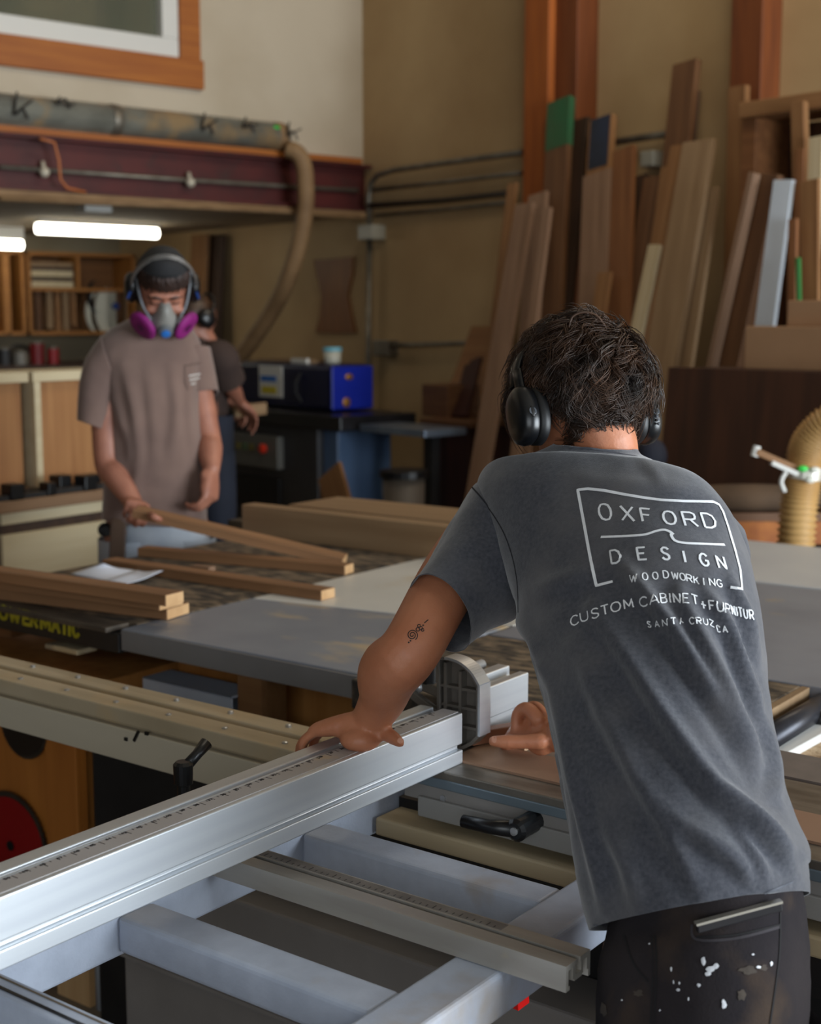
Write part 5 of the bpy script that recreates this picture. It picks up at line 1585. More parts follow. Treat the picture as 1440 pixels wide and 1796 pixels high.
# trunk under the shirt
chest = (sL + sR) / 2
limb(mb, [hipC + Vector((0, 0, -.02)), hipC + (chest - hipC) * .45 + FD * .01, chest + FD * .02], [.085, .085, .09], seg=18)
limb(mb, [sL + (sR - sL) * .12, sR + (sL - sR) * .12], [.055, .055])
# legs
hl, hrr = hipC - RD * .060 + FD * .02 + Vector((0, 0, -.10)), hipC + RD * .055 + FD * .02 + Vector((0, 0, -.08))
for h, s in ((hl, -1), (hrr, 1)):
    kn = Vector((h.x, h.y, .46)) + FD * (.05 if s < 0 else -.06) + RD * .01 * s
    an = Vector((kn.x, kn.y, .09)) - FD * .05
    limb(mb, [h, (h + kn) / 2, kn, (kn + an) / 2 - FD * .02, an], [.066, .060, .046, .046, .036], seg=14)
    mb.ell(an + FD * .06 - Vector((0, 0, .05)), .042, .125, .038, axes3(RD, FD, Vector((0, 0, 1))), 16, 10)
# left arm planted on the fence
limb(mb, [sL, sL.lerp(eL, .5) + Vector((-.008, 0, .004)), eL, eL.lerp(wL, .35) + Vector((-.010, -.006, .004)), eL.lerp(wL, .7), wL], [.055, .0455, .042, .044, .034, .0275], n=6, seg=18)
mb.ell(eL + Vector((.004, -.02, -.012)), .022, .022, .026)
tdir = FD
dL_ = Vector((-.86, .42, -.28))
tl = wL + Vector((-.012, .01, -.02))
thL = [PD(662, 1283, 1.895), PD(672, 1285, 1.885), PD(688, 1293, 1.868), PD(701, 1302, 1.855)]
hand(mb, wL + dL_.normalized() * .004, dL_, Vector((-.25, .1, 1)), FD + Vector((.3, 0, 0)), ((18, 34, 24), (20, 40, 26), (24, 42, 28), (26, 44, 30)), [wL + Vector((.004, .0, -.018)), thL[0], thL[1], thL[2], thL[3]], spread=.10, sc=.86)
# heel of the hand on the fence top
mb.ell(PD(632, 1296, 1.885), .030, .026, .018)
# right arm: in front of the body to the strip
limb(mb, [sR, sR.lerp(eR, .5), eR, eR.lerp(wR, .4), wR], [.058, .048, .041, .042, .028], n=6, seg=18)
dR_ = (PD(905, 1272, 2.13) - wR)
thR = [PD(948, 1300, 2.05), PD(915, 1301, 2.055), PD(888, 1301, 2.06), PD(865, 1300, 2.065)]
hand(mb, wR, dR_, Vector((.15, -.55, .75)), Vector((-.5, -.75, -.45)), ((55, 70, 35), (60, 75, 35), (62, 75, 40), (62, 70, 40)), thR, spread=.03, sc=.95)
limb(mb, [PD(943, 1262, 2.08), PD(925, 1243, 2.095), PD(908, 1252, 2.105), PD(904, 1280, 2.10)], [.012, .0115, .0100, .0082], n=4, seg=12)
limb(mb, [PD(953, 1258, 2.11), PD(938, 1241, 2.125), PD(921, 1250, 2.135), PD(918, 1280, 2.13)], [.012, .0115, .0100, .0082], n=4, seg=12)
body1 = remesh(mb, 'body', m_skin, M1.r, 0.0034, 5)
# nails seen in the photo
bpy.context.view_layer.update()
bv = world_bvh(body1)
mb = M1.mb()
blob_on(mb, bv, 702, 1299, 5.5, 5, 1, .0006, .1)
blob_on(mb, bv, 867, 1297, 5, 6, 2, .0006, .1)
mb.build('finger_nails', mat('nail', (206, 150, 124), rough=0.35), body1, smooth=True)
# tattoo on the left upper arm
mb = M1.mb()
sp = []
for i in range(60):
    a = -0.6 + i * 0.24
    r_ = 1.2 + i * 0.145
    sp.append(Vector((723 + r_ * math.cos(a), 1114 + r_ * math.sin(a))))
ribbon_on(mb, bv, sp, .0013, .0006, 1.0)
for (x, y, r_) in ((733, 1104, 3.2), (738, 1102, 3.0), (735, 1098, 2.6), (741, 1105, 2.4)):
    ribbon_on(mb, bv, [Vector((x + r_ * math.cos(t * .5), y + r_ * math.sin(t * .5))) for t in range(13)], .0013, .0006, 1.0)
for x, y in ((717, 1127), (720, 1124), (742, 1097)):
    blob_on(mb, bv, x, y, 1.6, 1.6, 3, .0006, .1)
ribbon_on(mb, bv, [Vector((744, 1093)), Vector((751, 1087))], .0014, .0006, 1.0)
mb.build('tattoo', mat('tattoo_ink', (34, 26, 24), rough=0.6), body1)

# ---------------------------------------------------------------- shirt
rows = [
    (1036, 1640, 1.605, 1419, 1556, 1.430, .115, .13),
    (1022, 1590, 1.620, 1421, 1520, 1.440, .118, .13),
    (1006, 1520, 1.640, 1414, 1470, 1.455, .120, .13),
    (994, 1450, 1.665, 1392, 1415, 1.480, .118, .13),
    (979, 1370, 1.700, 1369, 1345, 1.510, .115, .125),
    (960, 1290, 1.745, 1358, 1268, 1.545, .112, .125),
    (940, 1210, 1.790, 1347, 1190, 1.585, .112, .125),
    (921, 1140, 1.840, 1339, 1115, 1.625, .112, .125),
    (903, 1075, 1.885, 1333, 1050, 1.665, .110, .125),
    (880, 1000, 1.930, 1322, 990, 1.705, .106, .12),
    (852, 925, 1.975, 1306, 938, 1.745, .098, .11),
    (836, 872, 2.000, 1284, 893, 1.775, .085, .10),
    (846, 843, 2.018, 1250, 856, 1.815, .070, .085),
    (880, 823, 2.015, 1206, 832, 1.855, .062, .072, (.2, .95, -.30)),
    (924, 803, 2.002, 1160, 812, 1.888, .056, .064, (.15, .97, -.20)),
    (954, 788, 1.995, 1128, 801, 1.912, .053, .060, (.15, .97, -.10)),
    (972, 778, 1.992, 1118, 790, 1.922, .051, .056, (.15, .97, -.05)),
]
rings = px_loft(rows, per=9, seg=150, expo=2.25)
mb = M1.mb()
mb.loft(rings, caps=False)
V = lambda *p: [Vector(q) for q in p]
folds = [
    (V((1085, 985), (1130, 1040), (1185, 1110), (1240, 1200), (1300, 1295), (1352, 1385)), .0105, 15),
    (V((1190, 1040), (1235, 1130), (1285, 1235), (1340, 1340)), .008, 12),
    (V((1235, 1030), (1285, 1115), (1318, 1215), (1338, 1290)), .007, 10),
    (V((1280, 1010), (1310, 1090), (1330, 1180)), .006, 9),
    (V((1040, 1070), (1105, 1160), (1180, 1280), (1255, 1385), (1330, 1450), (1405, 1500)), .010, 17),
    (V((1010, 1130), (1060, 1250), (1120, 1370), (1190, 1490), (1230, 1570)), .007, 18),
    (V((960, 1170), (995, 1320), (1030, 1470), (1060, 1600)), .006, 12),
    (V((1250, 1370), (1310, 1420), (1370, 1490), (1400, 1540)), .006, 12),
    (V((1150, 1390), (1200, 1450), (1280, 1500), (1340, 1560)), .006, 16),
    (V((1060, 1440), (1100, 1520), (1120, 1600)), .005, 16),
    (V((1290, 1440), (1330, 1500), (1350, 1560)), .004, 10),
    (V((1340, 1260), (1355, 1340), (1362, 1400)), .006, 10),
    (V((1000, 830), (1040, 845), (1110, 850), (1200, 860)), .0012, 16),
    (V((930, 1040), (990, 1020), (1050, 1000)), .004, 18),
    (V((905, 1075), (940, 1130), (960, 1200)), .006, 12),
    (V((1120, 800), (1150, 830), (1160, 850)), .001, 9),
]
folds = [(a, b * 1.7, c) for a, b, c in folds]
add_folds(mb.bm, folds, noise_amp=.0028, noise_scale=11)
torso = mb
# sleeves join the same garment
srows = [
    (852, 842, 2.010, 930, 1050, 1.93, .082, .070),
    (826, 853, 2.010, 908, 1082, 1.92, .084, .070),
    (788, 915, 1.985, 884, 1092, 1.90, .084, .066),
    (748, 983, 1.950, 858, 1100, 1.875, .082, .062),
    (718, 1035, 1.915, 836, 1110, 1.855, .078, .060),
    (709, 1048, 1.905, 829, 1116, 1.848, .078, .060),
]
sr = px_loft(srows, per=10, seg=80, expo=2.1)
mb = M1.mb()
mb.loft(sr, caps=False)
add_folds(mb.bm, [
    (V((905, 860), (850, 960), (800, 1030), (770, 1060)), .006, 13),
    (V((890, 960), (858, 1030), (838, 1085)), .007, 12),
    (V((850, 870), (800, 940), (765, 1000)), .005, 10),
    (V((905, 1010), (880, 1060), (850, 1095)), .006, 9),
    (V((720, 1046), (770, 1078), (826, 1108)), .003, 5),
], noise_amp=.002, noise_scale=16)
me_t = bpy.data.meshes.new('t2')
mb.bm.to_mesh(me_t)
torso.bm.from_mesh(me_t)
# right sleeve, mostly hidden in front of the body
mb = M1.mb()
mb.tube(cr([sR.lerp(sL, .30) + Vector((0, 0, -.01)), sR.lerp(sL, .02), sR.lerp(eR, .3), sR.lerp(eR, .6)], 7), .070, seg=40, caps=False)
me_t2 = bpy.data.meshes.new('t3')
mb.bm.to_mesh(me_t2)
torso.bm.from_mesh(me_t2)
shirt1 = torso.build('shirt', m_shirt, M1.r, smooth=True)
bpy.context.view_layer.update()
bv = world_bvh(shirt1)
md = shirt1.modifiers.new('thick', 'SOLIDIFY')
md.thickness = 0.0012
md.offset = 0
# seams, hems and collar
m_seam = mat('shirt_seam', (92, 94, 102), (74, 76, 84), rough=0.9, scale=60)
m_seamd = mat('shirt_seam_dark', (36, 36, 42), rough=0.9)


def strokes(name, lst, m, width, parent, off=.0013, bvh=None):
    mb = M1.mb()
    for pts in lst:
        P = cr([Vector((x, y, 0)) for x, y in pts], 8)
        ribbon_on(mb, bvh or bv, [Vector((p.x, p.y)) for p in P], width, off)
    return mb.build(name, m, parent, smooth=True)


strokes('hem_stitch', [[(1042, 1622), (1100, 1624), (1170, 1612), (1250, 1592), (1330, 1570), (1390, 1546)]], m_seam, .0022, shirt1)
strokes('hem_stitch', [[(728, 1042), (760, 1060), (815, 1088)]], m_seam, .0022, shirt1)
strokes('shoulder_seam', [[(826, 852), (850, 880), (880, 925), (898, 970), (908, 1020), (910, 1075)]], m_seamd, .0022, shirt1)
strokes('collar_rib', [[(1002, 787), (1030, 787), (1060, 791), (1090, 797), (1118, 801)]], m_seam, .0035, shirt1)
# print on the back
m_print = mat('white_print', (246, 247, 250), (232, 234, 238), rough=0.7, scale=90, lo=.2, hi=.5)
mb = M1.mb()
thin = []
frame = [(1075, 1021), (1047, 1028), (1040, 1000), (1028, 935), (1014, 860), (1032, 858), (1060, 861), (1095, 868), (1130, 874), (1160, 878), (1200, 880), (1250, 881), (1260, 886), (1267, 898), (1276, 925), (1288, 965), (1297, 1000), (1300, 1034), (1281, 1031)]
ribbon_on(mb, bv, [Vector(p) for p in frame], .0040)
wave = cr([(1054.5, 943, 0), (1095, 941.5, 0), (1130, 939, 0), (1150, 933, 0), (1164, 930.5, 0), (1175, 934, 0), (1181, 939, 0)], 5)
ribbon_on(mb, bv, [Vector((p.x, p.y)) for p in wave], .0036)
wave = cr([(1181, 939, 0), (1177, 938, 0), (1179, 944, 0), (1185, 950, 0), (1200, 953.5, 0), (1230, 955, 0), (1270, 956.5, 0)], 5)
ribbon_on(mb, bv, [Vector((p.x, p.y)) for p in wave], .0036)


def text_px(items, wid, slope_fix=None):
    for i, (ch, x, y, w_, h_, sk) in enumerate(items):
        if slope_fix is None:
            a = items[max(i - 1, 0)]
            b = items[min(i + 1, len(items) - 1)]
            sl = (b[2] - a[2]) / max(b[1] - a[1], 1)
        else:
            sl = slope_fix
        for st in letter_px(ch, x, y, w_, h_, sl, sk):
            ribbon_on(mb, bv, st, wid)


text_px([('O', 1061.7, 899, 21, 28, .12), ('X', 1100.7, 902, 21, 25, .15), ('F', 1133.7, 905, 17, 23, .22), ('O', 1174, 909.5, 21, 23, .2), ('R', 1209.5, 912, 22, 24, .3), ('D', 1243, 914.5, 21, 25, .33)], .0030)
text_px([('D', 1080.5, 977, 16, 22, .15), ('E', 1126, 972, 14, 21, .18), ('S', 1167, 972, 13, 21, .18), ('I', 1200, 977.5, 8, 20, .22), ('G', 1234, 983, 14, 21, .25), ('N', 1264, 987.5, 13, 21, .3)], .0029)
text_px([(c, x, y, 9 if c != 'W' else 11, 12.5, .15) for c, x, y in (('W', 1112, 1015), ('O', 1131, 1012.5), ('O', 1149.5, 1011), ('D', 1168, 1008.5), ('W', 1184, 1011), ('O', 1197, 1013), ('R', 1208.5, 1015.5), ('K', 1221, 1019), ('I', 1234, 1021.5), ('N', 1248, 1022), ('G', 1260.5, 1024))], .0016)
text_px([(c, x, y, w_, 16, .14) for c, x, y, w_ in (('C', 1009, 1089, 14), ('U', 1026, 1082, 13), ('S', 1044.5, 1076.5, 12), ('T', 1061.5, 1071, 13), ('O', 1080.5, 1065.5, 16), ('M', 1102.5, 1060, 15), ('C', 1130.5, 1055, 14), ('A', 1147.5, 1052, 14), ('B', 1163, 1050.5, 11), ('I', 1175.5, 1050, 4), ('N', 1187.5, 1050, 11), ('E', 1203, 1050.5, 9), ('T', 1218, 1053, 11), ('+', 1233, 1061, 9), ('F', 1249, 1062.5, 9), ('U', 1263, 1065, 10), ('R', 1275, 1068.5, 7), ('N', 1285, 1071, 6), ('I', 1292, 1073, 3), ('T', 1298.5, 1074.5, 7), ('U', 1307.5, 1077, 6), ('R', 1317, 1079, 6))], .0019)
text_px([(c, x, y, 7.5, 11, .15) for c, x, y in (('S', 1139, 1096), ('A', 1154, 1094), ('N', 1167.5, 1092), ('T', 1180.5, 1090.5), ('A', 1194, 1090.5), ('C', 1214.5, 1089.5), ('R', 1225, 1090), ('U', 1236, 1091.5), ('Z', 1247, 1094), ('C', 1260, 1103), ('A', 1272, 1103.5))], .0015)
pr = mb.build('back_print', m_print, shirt1)
pr['label'] = 'white line lettering printed across the back'

# ---------------------------------------------------------------- trousers
prow = [
    (1090, 1540, 1.590, 1380, 1480, 1.455, .085, .10),
    (1064, 1640, 1.580, 1408, 1560, 1.440, .096, .112),
    (1050, 1700, 1.565, 1418, 1640, 1.425, .110, .118),
    (1044, 1800, 1.545, 1422, 1750, 1.41, .116, .12),
    (1044, 1900, 1.525, 1424, 1880, 1.40, .113, .12),
]
rg = px_loft(prow, per=8, seg=110, expo=2.3)
mb = M1.mb()
mb.loft(rg, caps=False)
add_folds(mb.bm, [(V((1230, 1640), (1215, 1700), (1190, 1760), (1200, 1796)), .006, 14), (V((1100, 1660), (1120, 1720), (1130, 1796)), .006, 12), (V((1180, 1650), (1180, 1720), (1150, 1796)), .004, 10),
                  (V((1300, 1680), (1290, 1740), (1300, 1796)), .006, 16), (V((1370, 1600), (1362, 1680), (1352, 1796)), .010, 12), (V((1320, 1640), (1350, 1680), (1360, 1740)), .005, 10)], noise_amp=.003, noise_scale=13)
# trouser legs
last = rg[-1]
lc = sum(last, Vector((0, 0, 0))) / len(last)
for h, s in ((hl, -1), (hrr, 1)):
    kn = Vector((h.x, h.y, .46)) + FD * (.05 if s < 0 else -.06) + RD * .01 * s
    an = Vector((kn.x, kn.y, .08)) - FD * .05
    top = lc + RD * (.045 if s > 0 else -.028) + Vector((0, 0, .08))
    P = cr([top, (top + kn) / 2, kn, an], 6)
    Rr = crs((.090, .088, .072, .068), 6)
    mb.loft([[p + (RD * math.cos(k * 2 * math.pi / 36) + FD * math.sin(k * 2 * math.pi / 36)) * r for k in range(36)] for p, r in zip(P, Rr)], caps=False)
tr1 = mb.build('trousers', m_pants, M1.r, smooth=True)
bpy.context.view_layer.update()
bv = world_bvh(tr1)
strokes('trouser_seam', [[(1144, 1640), (1146, 1700), (1142, 1796)], [(1150, 1640), (1152, 1700), (1148, 1796)], [(1095, 1640), (1112, 1690), (1138, 1722)], [(1222, 1644), (1290, 1640), (1368, 1622)], [(1368, 1600), (1366, 1680), (1350, 1796)]], mat('trouser_seam', (20, 18, 20), rough=.9), .0022, tr1, .0010, bv)
strokes('pocket_edge', [[(1214, 1622), (1222, 1648), (1290, 1646), (1366, 1626)]], mat('pocket_edge', (52, 48, 52), rough=.9), .0028, tr1, .0012, bv)
mb = M1.mb()
for k, (x, y, rx, ry) in enumerate(((1234, 1686, 5, 9), (1246, 1700, 9, 7), (1256, 1694, 6, 6), (1242, 1708, 6, 5), (1270, 1762, 5, 9), (1268, 1756, 3, 5), (1190, 1736, 4, 3), (1226, 1728, 4, 4), (1192, 1724, 2, 3), (1178, 1700, 2, 5), (1208, 1752, 2, 4), (1158, 1772, 2, 2), (1092, 1754, 2, 2), (1140, 1656, 2, 2), (1330, 1696, 5, 3), (1320, 1674, 3, 2), (1182, 1722, 1.5, 4), (1352, 1690, 3, 5))):
    mb = M1.mb()
    blob_on(mb, bv, x, y, rx, ry, k + 10)
    mb.build('paint_spot', mat('white_paint_spot', (216, 218, 222), (190, 192, 198), rough=.6, scale=60), tr1)
mb = M1.mb()
for k, (x, y, rx, ry) in enumerate(((1312, 1702, 20, 9), (1300, 1744, 10, 14), (1120, 1742, 12, 8), (1338, 1698, 12, 7), (1060, 1770, 8, 18))):
    mb = M1.mb()
    blob_on(mb, bv, x, y, rx, ry, k + 50, .0009, .5)
    mb.build('dust_spot', mat('dust_spot', (70, 61, 53), (58, 51, 46), rough=.9, scale=40), tr1)
# shoes
for h, s in ((hl, -1), (hrr, 1)):
    kn = Vector((h.x, h.y, .46)) + FD * (.05 if s < 0 else -.06) + RD * .01 * s
    an = Vector((kn.x, kn.y, .09)) - FD * .05
    mb = M1.mb()
    mb.ell(an + FD * .06 + Vector((0, 0, -.045)), .050, .145, .045, axes3(RD, FD, Vector((0, 0, 1))), 20, 12)
    mb.build('shoe', m_blackp, M1.r, smooth=True)
# slim metal edged case in the back pocket
a, b = PD(1222, 1618, 1.395), PD(1368, 1580, 1.345)
hits = []
for i in range(9):
    r = ray(1222 + 146 * i / 8, 1620 - 39 * i / 8).normalized()
    h_ = bv.ray_cast(CAMP, r)
    if h_[0] is not None:
        hits.append(h_[0])
A_, B_ = (hits[0], hits[-1]) if len(hits) > 1 else (a, b)
out_ = max((A_ + (B_ - A_) * ((h_ - A_).dot(B_ - A_) / (B_ - A_).length_squared) - h_).dot((h_ - CAMP).normalized()) for h_ in hits) if hits else 0
vv = ((A_ + B_) / 2 - CAMP).normalized()
A_, B_ = A_ - vv * (max(out_, 0) + .006), B_ - vv * (max(out_, 0) + .006)
xd = (B_ - A_).normalized()
upv = (Vector((0, 0, 1)) - xd * xd.z).normalized()
nd = xd.cross(upv)
o = MB()
Lp = (B_ - A_).length
o.box(0, Lp, -.0035, .0035, -.010, .0)
ph = o.build('metal_case', mat('case_dark', (24, 22, 26), rough=.4), None, bevel=.001)
ph.matrix_world = Matrix.Translation(A_) @ axes3(xd, nd, upv).to_4x4()
tag(ph, 'flat dark case with a bright metal edge in the front man\'s back pocket', 'case')
mb = MB(); mb.box(-.001, Lp + .001, -.0040, .0040, -.0012, .0016); mb.build('metal_edge', mat('chrome_edge', (220, 216, 206), rough=.25, metal=.8), ph)['label'] = 'bright metal edge'

# ---------------------------------------------------------------- hair
rh = random.Random(3)
hx, hy, hz = .086, .103, .100
mb = M1.mb()
n_r, n_s = 40, 72
rr = []


def hair_ok(n):
    r_, f_, u_ = n
    if f_ > .62 and u_ < .45:
        return False
    if f_ > .0 and u_ < -.15 and abs(r_) > .2:
        return False
    if abs(r_) > .64 and u_ < .08 and f_ > -.52:
        return False
    if f_ <= 0 and u_ < -.90 + .28 * abs(r_):
        return False
    return True


# cap mesh
grid = {}
for i in range(n_r + 1):
    th = math.pi * i / n_r
    for j in range(n_s):
        ph_ = 2 * math.pi * j / n_s
        n = (math.sin(th) * math.cos(ph_), math.sin(th) * math.sin(ph_), math.cos(th))
        ok = hair_ok(n)
        k = 1.0 + .05 * mnoise.noise(Vector(n) * 3.0) + .03 * mnoise.noise(Vector(n) * 8)
        if not ok:
            k *= .90
        grid[i, j] = (mb.v(hp3(n[0] * hx * k, n[1] * hy * k - .004, n[2] * hz * k + .004)), ok)
for i in range(n_r):
    for j in range(n_s):
        q = [grid[i, j], grid[i + 1, j], grid[i + 1, (j + 1) % n_s], grid[i, (j + 1) % n_s]]
        if sum(x[1] for x in q) >= 2:
            vs = []
            for x in q:
                if x[0] not in vs:
                    vs.append(x[0])
            mb.face(vs)
# locks
whorl = Vector((.35, -.55, .75)).normalized()


def lock(n, L, r0, lift, wav, curl, strands=6):
    n = Vector(n).normalized()
    down = Vector((0, -.25, -1))
    away = (n - whorl)
    side = Vector((-.7, .1, 0)) if n.z > .35 else Vector((0, 0, 0))
    d = down * (1.0 if n.z < .5 else .25) + away * .9 + side * .9
    d = d + Vector((rh.gauss(0, .34), rh.gauss(0, .22), rh.gauss(0, .22)))
    d = (d - n * d.dot(n))
    if d.length < .05:
        d = n.orthogonal()
    d.normalize()
    bn = n.cross(d)
    S = 8
    ph0 = rh.random() * 6.28
    fr_ = rh.uniform(4.0, 7.0)
    for k in range(strands):
        jx, jy, jl = rh.gauss(0, .045), rh.gauss(0, .045), rh.uniform(.8, 1.08)
        lf = lift * rh.uniform(.6, 1.1)
        pts, rs = [], []
        for i in range(S + 1):
            t = i / S
            sp_ = 1 - .72 * t
            q = n + d * (t * L * jl / .09 + jx * sp_) + bn * (wav * math.sin(ph0 + t * fr_) * (.25 + t) + jy * sp_)
            m_ = q.normalized()
            rad = 1.0 + lf * math.sin(min(t * 1.5, 1) * math.pi / 2) - curl * t * t
            pts.append(hp3(m_.x * hx * rad, m_.y * hy * rad - .004, m_.z * hz * rad + .004))
            rs.append(r0 * (1 - t * .85))
        mb.tube(pts, rs, seg=3, caps=False)


cnt = 0
while cnt < 1500:
    n = Vector((rh.gauss(0, 1), rh.gauss(0, 1), rh.gauss(0, 1))).normalized()
    if n.y > .75 or not hair_ok(n):
        continue
    low = n.z < -.35
    lock(n, rh.uniform(.034, .075) if not low else rh.uniform(.016, .034), rh.uniform(.0009, .0015), rh.uniform(.08, .32) if n.z > -.1 else rh.uniform(.03, .16), rh.uniform(.06, .20), rh.uniform(-.03, .12))
    cnt += 1
for i in range(150):        # flyaways
    n = Vector((rh.gauss(0, 1), rh.gauss(-.3, .7), abs(rh.gauss(.3, .8)))).normalized()
    if hair_ok(n):
        lock(n, rh.uniform(.04, .07), .0005, rh.uniform(.22, .38), rh.uniform(.1, .3), rh.uniform(0, .12), 1)
# arching loose strand on the crown
mb.tube(cr([PD(998, 575, 1.95), PD(1004, 556, 1.95), PD(1022, 548, 1.95), PD(1044, 552, 1.95), PD(1057, 566, 1.95), PD(1064, 578, 1.95)], 6), [.0016] * 31, seg=5)
mb.build('hair', m_hair, M1.r, smooth=True)

# ---------------------------------------------------------------- headphones
m_hp = mat('black_headphone', (12, 13, 16), rough=0.32, spec=.6)
m_hpp = mat('black_leatherette', (16, 16, 18), rough=0.5)
cLc, cRc = PD(927, 730, 1.935), PD(1120, 730, 1.995)
axh = (cRc - cLc).normalized()
fh = (hf - axh * hf.dot(axh)).normalized()
uh = axh.cross(fh)
HPH = Thing('headphones', 'black over-ear headphones worn by the front man', 'headphones', (cLc + cRc) / 2, I4)
for s, c in ((-1, cLc), (1, cRc)):
    ax = axh * s
    T3 = lambda r_, h_, z_: c + fh * r_ * .0 + ax * z_

    def oval(w_, h_, z_, n=40):
        out = []
        for k in range(n):
            a = 2 * math.pi * k / n
            ca, sa = math.cos(a), math.sin(a)
            out.append(c + fh * (w_ * math.copysign(abs(ca) ** .85, ca)) + uh * (h_ * math.copysign(abs(sa) ** .85, sa)) + ax * z_)
        return out
    mb = HPH.mb(); mb.loft([oval(.028, .036, -.020), oval(.034, .0415, -.016), oval(.034, .0415, -.005), oval(.030, .038, -.002)]); cu = mb.build('ear_cushion', m_hpp, HPH.r, smooth=True)
    mb = HPH.mb(); mb.loft([oval(.030, .038, -.003), oval(.033, .041, .000), oval(.034, .0425, .009), oval(.0315, .040, .018), oval(.024, .032, .0235), oval(.010, .016, .0255)]); cup = mb.build('ear_cup', m_hp, HPH.r, smooth=True)
    # small controls on the rear of the cup
    rear = c - fh * .0325 + ax * .009
    mb = HPH.mb(); mb.ell(rear - uh * .008, .0025, .004, .009, axes3(fh, ax, uh), 12, 8); mb.build('button', m_blackp, cup, smooth=True)
    mb = HPH.mb(); mb.lathe(rear - uh * .008 - fh * .0012, fh, [(.0052, -.0004), (.0058, .0), (.0052, .0004)], 16); mb.build('button_ring', mat('hp_grey', (70, 74, 80), rough=.3), cup)
    if s > 0:
        for k in range(3):
            mb = HPH.mb(); mb.ell(rear - uh * (.016 + .006 * k), .002, .003, .0024, axes3(fh, ax, uh), 10, 6); mb.build('button', MATS['hp_grey'], cup, smooth=True)
    # yoke slider up to the band
    mb = HPH.mb(); mb.loft([[q + uh * dz + ax * .004 for q in [c + fh * (.012 * math.cos(k * .5236)) + ax * (.006 * math.sin(k * .5236)) for k in range(12)]] for dz in (.0, .03, .055, .070)]); mb.build('slider', m_hp, HPH.r, smooth=True)
cm = (cLc + cRc) / 2
hw = (cRc - cLc).length / 2
arc = []
for k in range(25):
    a = math.pi * k / 24
    arc.append(cm - axh * math.cos(a) * (hw + .004) + uh * (.055 + math.sin(a) * .078) + fh * .012)
mb = HPH.mb()
rings = []
for i, p in enumerate(arc):
    t = (arc[min(i + 1, 24)] - arc[max(i - 1, 0)]).normalized()
    nn = t.cross(fh).normalized()
    rings.append([p + fh * (.015 * math.cos(k * 2 * math.pi / 12)) + nn * (.006 * math.sin(k * 2 * math.pi / 12)) for k in range(12)])
mb.loft(rings)
mb.build('headband', m_hp, HPH.r, smooth=True)
# ================================================================ the masked man behind the lettered saw
Dm = 4.42
m_skin2 = mat('skin_far', (168, 112, 90), (152, 98, 78), rough=0.5, scale=18)
m_taupe = mat('taupe_cotton', (122, 98, 88), (108, 86, 78), rough=0.92, scale=6, sheen=0.3, bump=0.15, bscale=300)
m_jean = mat('faded_jeans', (172, 177, 184), (150, 157, 168), rough=0.85, scale=8, c3=(160, 162, 162), scale3=5, t3=(.5, .8))
m_hair2 = mat('brown_hair_short', (40, 24, 18), (54, 34, 26), rough=0.55, scale=30)
UP = Vector((0, 0, 1))
hip2 = PD(275, 905, Dm + .02)
M2 = Thing('person', 'man in a taupe T-shirt and purple filtered respirator holding a walnut strip', 'person', (hip2.x, hip2.y, 0), I4)
bm_off = M2.o.copy()
FD2 = Vector((.26, -.96, 0)).normalized()          # he faces the camera, a little to its right
RD2 = Vector((-FD2.y, FD2.x, 0)) * -1              # his right hand side is to the left in the photo
RD2 = Vector((-.98, -.16, 0)).normalized()
p2 = R_(35)
f2 = (FD2 * math.cos(p2) - UP * math.sin(p2)).normalized()
r2 = f2.cross(UP).normalized()                     # towards his right (photo left)
if r2.x > 0:
    r2 = -r2
u2 = f2.cross(r2).normalized()
if u2.z < 0:
    u2 = -u2
HC2 = PD(285, 503, 4.38)
HM2 = axes3(r2, f2, u2)


def h2(r, f, u): return HC2 + r2 * r + f2 * f + u2 * u


s2R, s2L = PD(182, 650, Dm), PD(338, 642, Dm + .10)
e2R, w2R = PD(188, 812, Dm - .06), PD(236, 884, 4.27)
e2L, w2L = PD(366, 772, Dm + .04), PD(371, 822, 4.36)
mb = M2.mb()
nk2 = PD(272, 600, 4.46)
limb(mb, [nk2 - UP * .05, nk2, h2(0, -.02, -.07), h2(0, -.02, -.03)], [.06, .058, .056, .058], seg=16)
mb.ell(h2(0, -.008, .012), .076, .095, .100, HM2, 26, 18)
mb.ell(h2(0, .035, -.055), .060, .060, .070, HM2, 20, 14)
mb.ell(h2(0, .03, -.02), .068, .066, .06, HM2, 20, 14)
mb.loft([[h2(.010 * math.cos(a) * k, .092 + .022 * (1 - abs(math.sin(a))) * k, .01 - .055 * t) for a in [q * math.pi / 6 for q in range(12)]] for t, k in ((0, .6), (.5, .9), (1, 1.2))])
mb.ell(h2(0, .086, .026), .055, .016, .012, HM2, 16, 8)
for s in (-1, 1):
    mb.ell(h2(.036 * s, .080, -.028), .026, .018, .014, HM2, 12, 8)
    mb.ell(h2(.032 * s, .082, .003), .015, .010, .010, HM2, 12, 8)
    mb.ell(h2(.078 * s, -.012, -.02), .011, .020, .032, HM2, 12, 8)
mb.ell(h2(0, .082, -.098), .028, .022, .02, HM2, 12, 8)
ch2 = (s2R + s2L) / 2
limb(mb, [hip2, hip2.lerp(ch2, .5), ch2 - UP * .02], [.095, .095, .10], seg=16)
limb(mb, [s2R.lerp(s2L, .1), s2L.lerp(s2R, .1)], [.055, .055])
legs2 = []
